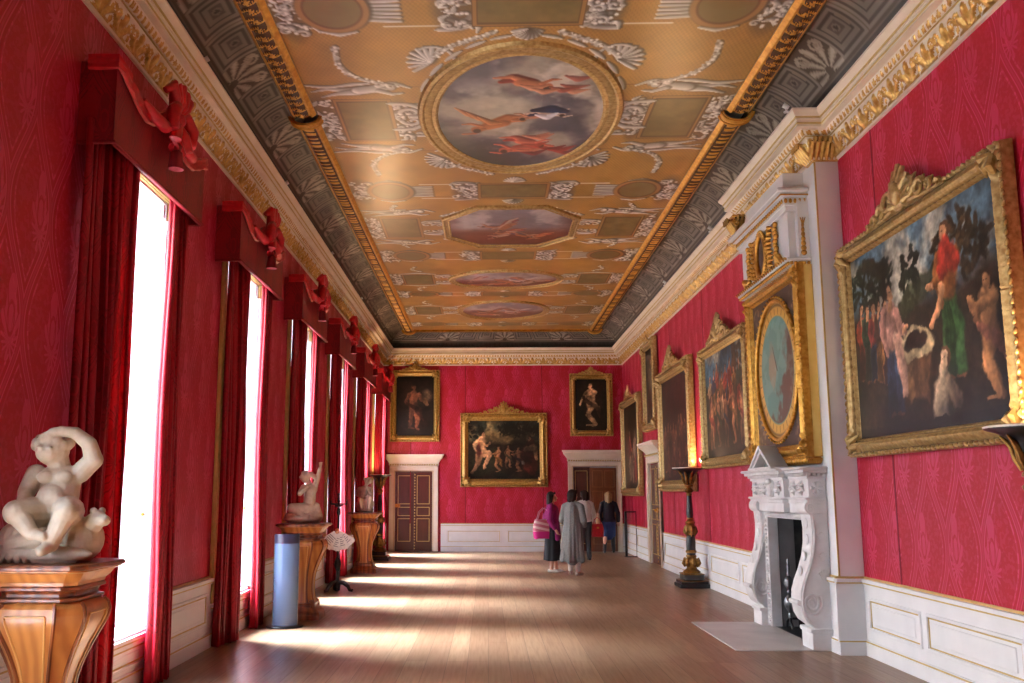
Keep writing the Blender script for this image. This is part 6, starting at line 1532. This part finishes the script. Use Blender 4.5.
# ------------------------------------------------------------------ clear leaflet stand, iron bat stand, barrier
r = thing('leaflet_stand', 'clear bluish acrylic leaflet stand with a dark top, on the floor before the second pedestal', 'stand', (-2.60, 11.55, 0), rad(8))
m = MB(); m.lathe([(.001, 0), (.235, 0), (.24, .01), (.23, .022), (.001, .024)], 36, sx=1.0, sy=.75); m.build('base_plate', M_BLACK, r)
def half_shell(z0, z1, R0, th, a0=-200, a1=20):
    rings = []
    for a in np.linspace(rad(a0), rad(a1), 26): c_, s_ = math.cos(a), math.sin(a); rings.append([(R0 * c_, R0 * .7 * s_, z0), ((R0 + th) * c_, (R0 + th) * .7 * s_, z0), ((R0 + th) * c_, (R0 + th) * .7 * s_, z1), (R0 * c_, R0 * .7 * s_, z1)])
    q = MB(); q.loft(rings); return q
half_shell(.024, 1.05, .145, .012).build('acrylic_tube', M_ACRYL, r); half_shell(1.05, 1.17, .145, .014).build('dark_collar', simple('navy_plastic', srgb(36, 36, 58), rough=.3), r)
m = MB(); m.box(-.12, .12, -.02, .0, .05, .98, .004); m.build('backing_card', simple('blue_grey_card', srgb(132, 154, 186), srgb(112, 134, 168), rough=.5), r)
m = MB(); m.box(.145, .162, -.02, .02, .02, 1.16, .004); m.box(-.162, -.145, -.02, .02, .02, 1.16, .004); m.build('edge_rail', M_STEEL, r)
r = thing('information_bat_stand', 'black iron stand holding fanned white information bats, between the two farther pedestals', 'stand', (-2.62, 15.62, 0))
m = MB(); m.lathe([(.001, .0), (.05, .02), (.06, .12), (.03, .2), (.022, .34), (.05, .40), (.06, .46), (.05, .52), (.024, .58), (.02, .8), (.03, .84), (.02, .88), (.018, 1.3), (.034, 1.34), (.03, 1.40), (.018, 1.44), (.018, 1.52), (.03, 1.54), (.02, 1.58), (.014, 1.64), (.022, 1.66), (.001, 1.71)], 18); m.build('stem', M_IRON, r)
for k in range(3):
    a = rad(90 + 120 * k + 20); m = MB(); pts = [(.03, 0, .16), (.12, 0, .15), (.20, 0, .09), (.23, 0, .03), (.27, 0, .02), (.28, 0, .05)]
    M = Matrix.Rotation(a, 4, 'Z'); m.tube([M @ Vector(p) for p in pts], [.035, .04, .034, .03, .022, .014], 8); m.build('foot', M_IRON, r)
m = MB(); m.tube([(-.14, 0, 1.50), (.14, 0, 1.50)], .016, 8); m.lathe([(.001, 1.44), (.07, 1.46), (.075, 1.48), (.001, 1.485)], 18); m.tube([(-.14, 0, 1.50), (-.14, 0, 1.56)], .012, 6); m.tube([(.14, 0, 1.50), (.14, 0, 1.56)], .012, 6); m.build('crossbar', M_IRON, r)
for k in range(4):
    a = (-1.5 + k) * .55; o = thing('information_bat', 'white printed information bat, %s of the fan on the black iron stand' % ['left end', 'second from the left', 'third from the left', 'right end'][k], 'leaflet', (-2.62, 15.62 - .05 - .03 * k, 1.02), 0, 'information bats on the iron stand')
    o.rotation_euler = (rad(8), -a * .9 * -1, 0)
    m = MB(); m.prism([(-.05, -.02), (.05, -.02), (.13, -.28), (.11, -.32), (-.11, -.32), (-.13, -.28)], -.004, .004, 'y'); m.build('panel', M_PAPER, o)
    m = MB(); m.box(-.018, .018, -.006, .006, -.03, .06, .003); m.build('handle', M_WALNUT, o)
    m = MB()
    for q in range(5): m.box(-.07 + .0 * q, .07 - .02 * (q % 2), -.0055, -.0045, -.10 - .035 * q, -.112 - .035 * q)
    m.build('printed_lines', simple('grey_print', srgb(120, 120, 126), rough=.7), o)
r = thing('barrier_panel', 'dark framed clear barrier panel standing in the far right corner beside the side door', 'barrier', (3.70, 24.1, 0), rad(0))
m = MB(); m.box(-.03, .03, -.04, .04, 0, 1.20, .006); m.build('post', M_BLACK, r)
m = MB(); m.box(.27, .285, -.008, .008, 0.02, 1.16, .003); m.build('slim_post', M_BLACK, r)
m = MB(); m.box(-.03, .28, -.02, .02, 1.17, 1.20, .004); m.build('top_rail', M_BLACK, r); MB().box(-.05, .30, -.12, .12, 0, .02, .004).build('foot_plate', M_BLACK, r)
m = MB(); m.box(.03, .27, -.004, .004, .05, 1.165); m.build('clear_panel', M_GLASS, r)
# ------------------------------------------------------------------ small spotlights standing on the cornice
SP = [(-2.84, 8.3, 'left', 'first'), (-2.84, 11.9, 'left', 'second'), (-2.84, 15.6, 'left', 'third'), (-2.84, 19.4, 'left', 'fourth'), (3.40, 9.55, 'right', 'first'), (3.70, 14.2, 'right', 'second'), (3.70, 18.0, 'right', 'third')]
src = None
for x, y, sd, n in SP:
    if src is None:
        src = thing('spotlight', '', 'spotlight'); m = MB(); m.lathe([(.03, 0), (.03, .01), (.008, .012), (.008, .05), (.001, .052)], 12); m.build('stem', M_WHITE, src)
        m = MB(); m.lathe([(.001, -.035), (.02, -.035), (.026, -.02), (.028, .035), (.02, .036), (.001, .03)], 14, Matrix.Translation((0, 0, .07)) @ Matrix.Rotation(rad(60), 4, 'Y')); m.build('head', M_WHITE, src); t = src
    else: t = copy_tree(src)
    t.location = (x, y, 5.965); t.rotation_euler = (0, 0, 0 if sd == 'left' else pi)
    tag(t, 'tiny white spotlight on the %s cornice, %s from the camera' % (sd, n), 'spotlight', 'spotlights on the cornice')
# ------------------------------------------------------------------ visitors
M_SKIN = simple('skin', srgb(222, 172, 148), srgb(208, 154, 130), rough=.5, scale=30)
M_HAIR_D = simple('dark_brown_hair', srgb(40, 24, 18), srgb(22, 13, 11), rough=.7, spec=.2, scale=40, stretch=(1, 1, .15), bump=.3)
M_HAIR_B = simple('fair_hair', srgb(176, 136, 88), srgb(132, 98, 60), rough=.45, scale=40, stretch=(1, 1, .15), bump=.3)
def cloth(name, a, b, rough=.8, sc=60): return simple(name, srgb(*a), srgb(*b), rough=rough, scale=sc, bump=.15)
V = Vector
def hand(m, w, d, side, curl=.5):
    """palm, four unequal bent fingers and a side thumb; w = wrist, d = direction, side = thumb side"""
    w = V(w); d = V(d).normalized(); s = V(side); s = (s - d * s.dot(d)).normalized(); n = d.cross(s)
    p = w + d * .045; m.cap(w + d * .005, p + d * .03, .027, .030); m.cap(p + s * .018, p + s * .018 + d * .035, .018, .016); m.cap(p - s * .018, p - s * .018 + d * .03, .018, .015)
    for k, L in enumerate((.058, .068, .064, .048)):
        b = p + s * (.027 - .018 * k) + d * .038; a1 = curl * .5; a2 = curl * 1.3
        k1 = b + (d * math.cos(a1) + n * math.sin(a1)) * L * .5; k2 = k1 + (d * math.cos(a2) + n * math.sin(a2)) * L * .55
        m.cap(b, k1, .0095, .0088, 8, 3); m.cap(k1, k2, .0088, .0075, 8, 3)
    t0 = p + s * .024 - d * .012; t1 = t0 + (s * .7 + d * .6 + n * .25).normalized() * .034; t2 = t1 + (s * .2 + d * .9 + n * .4).normalized() * .028
    m.cap(t0, t1, .0125, .0105, 8, 3); m.cap(t1, t2, .0105, .0085, 8, 3)
def body(H, arms, legs, turn=0.0, lean=0.0):
    """one continuous figure facing -y; arms/legs are joint positions for H = 1.70"""
    m = MB(); k = H / 1.70
    m.ball((0, 0, .93), (.165, .115, .12)); m.cap((0, 0, .95), (0, -.005, 1.10), .135, .115); m.cap((0, -.005, 1.10), (0, .0, 1.27), .118, .13); m.ball((0, .005, 1.31), (.165, .10, .10)); m.ball((-.07, -.075, 1.25), (.065, .05, .06)); m.ball((.07, -.075, 1.25), (.065, .05, .06))
    m.cap((-.06, .01, 1.40), (-.165, .015, 1.365), .055, .052); m.cap((.06, .01, 1.40), (.165, .015, 1.365), .055, .052); m.cap((0, .015, 1.38), (0, -.0, 1.50), .055, .048)
    ct, st = math.cos(turn), math.sin(turn); hp = lambda x, y, z: (x * ct - y * st, x * st + y * ct, z)
    m.ball(hp(0, .0, 1.605), (.074, .092, .105), 18, 12); m.ball(hp(0, -.035, 1.565), (.058, .06, .07)); m.ball(hp(0, -.075, 1.525), (.026, .022, .02))            # skull, jaw, chin
    m.cap(hp(0, -.088, 1.605), hp(0, -.112, 1.578), .011, .015); m.ball(hp(0, -.094, 1.545), (.024, .010, .009)); m.ball(hp(0, -.092, 1.536), (.019, .010, .008))   # nose and lips
    for s in (-1, 1):
        m.ball(hp(s * .031, -.080, 1.605), (.014, .010, .009)); m.ball(hp(s * .031, -.084, 1.628), (.02, .012, .008)); m.ball(hp(s * .036, -.064, 1.572), (.022, .018, .02)); m.ball(hp(s * .076, .004, 1.60), (.010, .022, .032))
    for sh, el, wr, hd, sd, cu in arms:
        m.cap(sh, el, .050, .039); m.cap(el, wr, .039, .026); hand(m, wr, hd, sd, cu)
    for hip, kn, an, fd in legs:
        m.cap(hip, kn, .090, .058); c = V(kn).lerp(V(an), .3); m.cap(kn, c, .055, .056); m.cap(c, an, .056, .034)
        f = V(fd).normalized(); a = V(an); m.cap(a + V((0, 0, -.02)), a + V((0, 0, -.045)) - f * .035, .032, .03); m.cap(a + V((0, 0, -.03)), a + f * .11 + V((0, 0, -.055)), .034, .026); m.cap(a + f * .11 + V((0, 0, -.055)), a + f * .16 + V((0, 0, -.058)), .028, .02)
    m.v = [(x * k, (y + lean * z) * k, z * k) for x, y, z in m.v]; return m
def drape(prof, folds=0, amp=0.0, n=48, seed=0, M=None, th=.012):
    """open-ended garment tube: prof rows (z, cx, cy, rx, ry); folds deepen toward the hem"""
    r = random.Random(seed); ph = r.random() * 6; m = MB(); outs = []; ins = []
    for i, (z, cx, cy, rx, ry) in enumerate(prof):
        t = i / (len(prof) - 1); a = []; b = []
        for j in range(n):
            th_ = 2 * pi * j / n; f = 1 + amp * t * (math.sin(folds * th_ + ph + t) + .5 * math.sin((folds * 2 - 1) * th_ + 2 * ph))
            a.append((cx + rx * f * math.cos(th_), cy + ry * f * math.sin(th_), z + .006 * math.sin(3 * th_ + ph) * t)); b.append((cx + (rx * f - th) * math.cos(th_), cy + (ry * f - th) * math.sin(th_), z + .004))
        outs.append(a); ins.append(b)
    m.loft(outs + ins[::-1] + [outs[0]], caps=False); 
    if M: m.v = [tuple(M @ V(v)) for v in m.v]
    return m
def sc(m, k, lean=0): m.v = [(x * k, (y + lean * z) * k, z * k) for x, y, z in m.v]; return m
def hair_bob(turn, length=1.50, vol=1.0, seed=1):
    m = MB(); ct, st = math.cos(turn), math.sin(turn); hp = lambda x, y, z: (x * ct - y * st, x * st + y * ct, z)
    m.ball(hp(0, .022, 1.635), (.088 * vol, .092 * vol, .092), 18, 12); m.ball(hp(0, .045, 1.60), (.084 * vol, .074 * vol, .095))
    for s in (-1, 1):
        m.cap(hp(s * .068, -.012, 1.655), hp(s * .078 * vol, .015, length + .02), .03, .022); m.cap(hp(s * .066, .04, 1.64), hp(s * .06 * vol, .06, length), .042, .032)
    m.cap(hp(0, .06, 1.62), hp(0, .078, length), .06, .045); m.cap(hp(-.04, -.06, 1.69), hp(.04, -.066, 1.682), .024, .02); return m
def shoe(m, an, fd, h=.03):
    f = V(fd).normalized(); a = V((an[0], an[1], 0)); m.cap(a - f * .045 + V((0, 0, .036)), a + f * .09 + V((0, 0, .032)), .038, .038); m.cap(a + f * .08 + V((0, 0, .028)), a + f * .155 + V((0, 0, .022)), .038, .024)
def bag_body(w, d, h, seed=0):
    m = MB(); rings = []
    for i in range(9):
        t = i / 8; k = .86 + .22 * math.sin(pi * min(1, t * .8 + .1)) - .12 * t; rings.append([(w * k * math.copysign(abs(math.cos(a)) ** .6, math.cos(a)), d * k * math.copysign(abs(math.sin(a)) ** .7, math.sin(a)) * (1 - .4 * t), -h + h * t + .01 * math.sin(3 * a)) for a in np.linspace(0, 2 * pi, 28, endpoint=False)])
    m.loft(rings); return m
def straps(pts_list, r=.009):
    m = MB()
    for p in pts_list: m.tube(p, r, 6)
    return m
def person(label, loc, rz): return thing('person', label, 'person', loc, rz)
# --- woman in the magenta cardigan, in profile facing right
p = person('dark-haired woman in magenta cardigan and long black skirt, pink bag on shoulder', (1.40, 19.50, 0), rad(78)); k = 1.70 / 1.70; T = .15
arms = [((-.175, .01, 1.37), (-.215, .03, 1.10), (-.20, -.10, .90), (0.05, -.5, -.8), (.9, 0, 0), .6), ((.175, .01, 1.37), (.235, .06, 1.11), (.15, -.14, 1.08), (-.6, -.75, .1), (0, 0, 1), .9)]
legs = [((-.085, 0, .90), (-.09, -.02, .48), (-.085, .02, .085), (-.1, -1, 0)), ((.085, 0, .90), (.09, -.03, .48), (.10, -.06, .085), (.1, -1, 0))]
bo = fuse(body(1.70, arms, legs, T), 'body', M_SKIN, p, .0055, 2)
fuse(hair_bob(T, 1.47), 'hair', M_HAIR_D, p, .008, 3)
m = MB(); m.ball((0, .005, 1.28), (.185, .125, .15)); m.cap((0, .005, 1.30), (0, .0, 1.05), .155, .165); m.ball((0, .0, .98), (.18, .15, .14)); m.cap((-.09, .01, 1.40), (-.17, .01, 1.375), .065, .066); m.cap((.09, .01, 1.40), (.17, .01, 1.375), .065, .066)
for sh, el, wr, *_ in arms: e = V(el).lerp(V(wr), .82); m.cap(sh, el, .068, .058); m.cap(el, e, .058, .046)
m.cap((-.12, -.09, 1.28), (-.15, -.13, .72), .04, .055); m.cap((.12, -.09, 1.28), (.16, -.12, .72), .04, .05); m.cap((.0, .13, 1.2), (.0, .15, .82), .08, .09)
m.cap((0, .08, 1.44), (-.07, -.0, 1.44), .04, .04); m.cap((0, .08, 1.44), (.07, -.0, 1.44), .04, .04)
fuse(m, 'cardigan', cloth('magenta_wool', (150, 14, 104), (112, 8, 82)), p, .009, 4)
drape([(1.04, 0, 0, .15, .125), (.95, 0, 0, .175, .14), (.80, 0, 0, .19, .155), (.6, 0, 0, .195, .165), (.4, 0, 0, .205, .18), (.25, 0, 0, .215, .19)], 7, .06, seed=4).build('skirt', cloth('black_skirt_cloth', (26, 28, 36), (18, 19, 26)), p)
m = MB(); shoe(m, (-.085, .02), (-.1, -1, 0)); sh1 = m.build('shoe', cloth('white_leather', (226, 220, 212), (206, 198, 190), .4), p); m = MB(); shoe(m, (.10, -.06), (.1, -1, 0)); m.build('shoe', sh1.data.materials[0], p)
# her bag (viewer's left = behind her back)
b = thing('shoulder_bag', 'pink and white striped shoulder bag hanging behind the woman in magenta', 'bag', (1.17, 19.36, 1.12), rad(20), 'bags carried by the visitors')
m, nt, bs = newmat('striped_bag_canvas'); g = NG(nt); tc = N(nt, 'ShaderNodeTexCoord'); s3 = N(nt, 'ShaderNodeSeparateXYZ'); nt.links.new(tc.outputs['Object'], s3.inputs[0])
st = g.sstep(g.op('FRACT', g.op('ADD', g.op('MULTIPLY', s3.outputs[2], 9), g.op('MULTIPLY', s3.outputs[0], 2))), .42, .5); cc_ = g.mix(st, srgb(232, 206, 204), srgb(206, 120, 140)); low = g.op('LESS_THAN', s3.outputs[2], -.25); nt.links.new(g.mix(low, cc_, srgb(214, 40, 140)), bs.inputs['Base Color']); bs.inputs['Roughness'].default_value = .7
bag_body(.20, .10, .40).build('body', m, b)
straps([[(-.12, .03, -.02), (-.06, .05, .16), (.06, .09, .25), (.14, .06, .2), (.12, .03, -.02)], [(-.12, -.03, -.02), (-.05, -.0, .15), (.07, .03, .25), (.14, .0, .18), (.12, -.03, -.02)]]).build('strap', cloth('bag_strap', (206, 150, 160), (190, 120, 140)), b)
# --- woman in the long grey coat, seen from behind
p = person('woman in a long grey coat with short dark hair, seen from behind', (1.79, 18.80, 0), rad(152)); T = -.45
arms = [((-.175, .01, 1.37), (-.25, .04, 1.10), (-.20, -.12, .98), (.5, -.8, .1), (0, 0, 1), .8), ((.175, .01, 1.37), (.24, .03, 1.10), (.20, -.13, 1.0), (-.4, -.9, .1), (0, 0, 1), .8)]
legs = [((-.085, 0, .90), (-.09, -.01, .48), (-.10, .03, .085), (-.25, -1, 0)), ((.085, 0, .90), (.09, -.03, .48), (.10, -.05, .085), (.25, -1, 0))]
fuse(body(1.74, arms, legs, T), 'body', M_SKIN, p, .0055, 2); K = 1.74 / 1.70
fuse(sc(hair_bob(T, 1.50, 1.08), K), 'hair', M_HAIR_D, p, .008, 3)
GREY = cloth('grey_wool_coat', (122, 124, 124), (96, 98, 100)); m = MB()
m.ball((0, .01, 1.29), (.20, .135, .15)); m.cap((-.09, .01, 1.41), (-.18, .01, 1.37), .07, .072); m.cap((.09, .01, 1.41), (.18, .01, 1.37), .07, .072); m.cap((0, .01, 1.3), (0, .01, 1.0), .17, .185); m.cap((0, .03, 1.40), (0, .02, 1.47), .075, .07)
for sh, el, wr, *_ in arms: e = V(el).lerp(V(wr), .85); m.cap(sh, el, .075, .066); m.cap(el, e, .066, .055)
for j in range(16):
    a = 2 * pi * j / 16; m.cap((.13 * math.cos(a), .02 + .10 * math.sin(a), 1.05), ((.215 + .02 * math.sin(3 * a)) * math.cos(a), .03 + (.20 + .02 * math.cos(4 * a)) * math.sin(a), .30), .062, .040 + .012 * math.sin(5 * a))
m.cap((0, .02, 1.0), (0, .03, .36), .16, .17)
fuse(sc(m, K), 'coat', GREY, p, .010, 4)
m = MB()
for an in ((-.10, .03), (.10, -.05)): m.cap((an[0], an[1], .34), (an[0], an[1], .11), .06, .05)
sc(m, K).build('trouser_leg', cloth('pale_trousers', (206, 200, 194), (188, 182, 176)), p)
for an, fd in (((-.10, .03), (-.25, -1, 0)), ((.10, -.05), (.25, -1, 0))):
    m = MB(); shoe(m, an, fd); sc(m, K).build('shoe', cloth('pale_flat_shoe', (206, 190, 178), (150, 130, 120), .4), p)
# --- visitor in white behind them, red bag
p = person('person in a white jacket and dark hair standing behind the grey coat', (2.47, 22.90, 0), rad(200)); T = .2
arms = [((-.175, .01, 1.37), (-.26, .0, 1.12), (-.30, -.10, .92), (-.1, -.4, -.8), (.9, 0, 0), .6), ((.175, .01, 1.37), (.235, .02, 1.10), (.17, -.14, 1.05), (-.5, -.8, .1), (0, 0, 1), .8)]
legs = [((-.085, 0, .90), (-.09, -.01, .48), (-.10, .03, .085), (-.2, -1, 0)), ((.085, 0, .90), (.09, -.03, .48), (.10, -.06, .085), (.2, -1, 0))]
fuse(body(1.74, arms, legs, T), 'body', M_SKIN, p, .006, 2); fuse(sc(hair_bob(T, 1.49), K), 'hair', M_HAIR_D, p, .008, 3)
m = MB(); m.ball((0, .01, 1.28), (.195, .13, .15)); m.cap((0, .01, 1.3), (0, .0, 1.02), .165, .165); m.ball((0, 0, .97), (.185, .14, .10)); m.cap((-.09, .01, 1.41), (-.18, .01, 1.37), .066, .07); m.cap((.09, .01, 1.41), (.18, .01, 1.37), .066, .07); m.cap((0, .03, 1.40), (0, .03, 1.46), .07, .066)
for sh, el, wr, *_ in arms: e = V(el).lerp(V(wr), .85); m.cap(sh, el, .072, .06); m.cap(el, e, .06, .048)
fuse(sc(m, K), 'jacket', cloth('white_jacket_cloth', (214, 210, 206), (190, 186, 184)), p, .009, 4)
m = MB()
for (h, kn, an, fd) in legs: m.cap(h, kn, .105, .075); m.cap(kn, (an[0], an[1], .09), .075, .06)
m.ball((0, 0, .93), (.18, .135, .12)); fuse(sc(m, K), 'trousers', cloth('dark_grey_trousers', (70, 72, 80), (54, 56, 62)), p, .010, 3)
for h, kn, an, fd in legs:
    m = MB(); shoe(m, an[:2], fd); sc(m, K).build('shoe', M_BLACK, p)
b = thing('handbag', 'bright red handbag held beside the person in white', 'bag', (2.80, 22.98, .90), rad(10), 'bags carried by the visitors')
RED_B = cloth('red_leather', (190, 16, 34), (158, 10, 26), .4, 20); bag_body(.17, .07, .32).build('body', RED_B, b); straps([[(-.10, .02, -.02), (-.07, .02, .12), (0, .01, .17), (.07, .02, .12), (.10, .02, -.02)], [(-.10, -.02, -.02), (-.07, -.02, .12), (0, -.01, .17), (.07, -.02, .12), (.10, -.02, -.02)]], .008).build('handle', RED_B, b)
MB().box(-.03, .03, -.058, -.05, -.11, -.07, .003).build('clasp', M_GOLD_B, b)
# --- visitor in navy walking out through the far door
p = person('fair-haired visitor in dark navy coat walking out at the open door', (3.44, 25.52, 0), rad(176)); T = 0
arms = [((-.175, .01, 1.37), (-.26, .05, 1.12), (-.27, -.03, .88), (0, -.2, -1), (.8, -.3, 0), .6), ((.175, .01, 1.37), (.25, .08, 1.12), (.24, .05, .88), (0, -.1, -1), (-.8, -.3, 0), .6)]
legs = [((-.085, 0, .90), (-.11, -.16, .50), (-.13, -.20, .085), (0, -1, 0)), ((.085, 0, .90), (.12, .06, .50), (.15, .28, .11), (0, -1, -.15))]
fuse(body(1.70, arms, legs, T), 'body', M_SKIN, p, .006, 2); m = hair_bob(T, 1.40); m.cap((0, .07, 1.6), (0, .10, 1.32), .07, .045); fuse(m, 'hair', M_HAIR_B, p, .008, 3)
m = MB(); m.ball((0, .01, 1.28), (.20, .135, .15)); m.cap((0, .01, 1.3), (0, .0, 1.0), .17, .17); m.ball((0, 0, .93), (.20, .16, .16)); m.cap((-.09, .01, 1.41), (-.18, .01, 1.37), .068, .072); m.cap((.09, .01, 1.41), (.18, .01, 1.37), .068, .072); m.cap((0, .03, 1.40), (0, .03, 1.45), .072, .07)
for sh, el, wr, *_ in arms: e = V(el).lerp(V(wr), .88); m.cap(sh, el, .074, .064); m.cap(el, e, .064, .052)
fuse(m, 'coat', cloth('navy_coat_cloth', (24, 26, 44), (16, 18, 32)), p, .009, 4)
m = MB(); m.ball((0, 0, .86), (.185, .15, .14))
for h, kn, an, fd in legs: m.cap(h, kn, .11, .085)
m.cap((0, -.04, .84), (0, -.05, .50), .15, .14); fuse(m, 'skirt', cloth('blue_denim', (40, 60, 116), (28, 44, 88)), p, .010, 4)
for h, kn, an, fd in legs:
    m = MB(); m.cap(V(kn) + V((0, 0, -.06)), an, .066, .050); f = V(fd).normalized(); a = V(an); m.cap(a + V((0, 0, -.03)), a + f * .11 + V((0, 0, -.05)), .044, .034); m.cap(a + f * .11 + V((0, 0, -.05)), a + f * .16 + V((0, 0, -.055)), .034, .028); m.cap(a, a - f * .04 + V((0, 0, -.05)), .042, .034); fuse(m, 'boot', M_BLACK, p, .007, 3)
b = thing('shoulder_bag', 'beige shoulder bag hanging beside the visitor in navy', 'bag', (3.13, 25.46, 1.12), rad(80), 'bags carried by the visitors')
bag_body(.15, .07, .34).build('body', cloth('beige_canvas', (196, 166, 128), (170, 140, 104)), b); straps([[(-.10, 0, -.02), (-.04, -.06, .18), (.0, -.09, .26), (.05, -.06, .18), (.10, 0, -.02)]]).build('strap', cloth('tan_strap', (140, 100, 66), (120, 84, 54)), b)
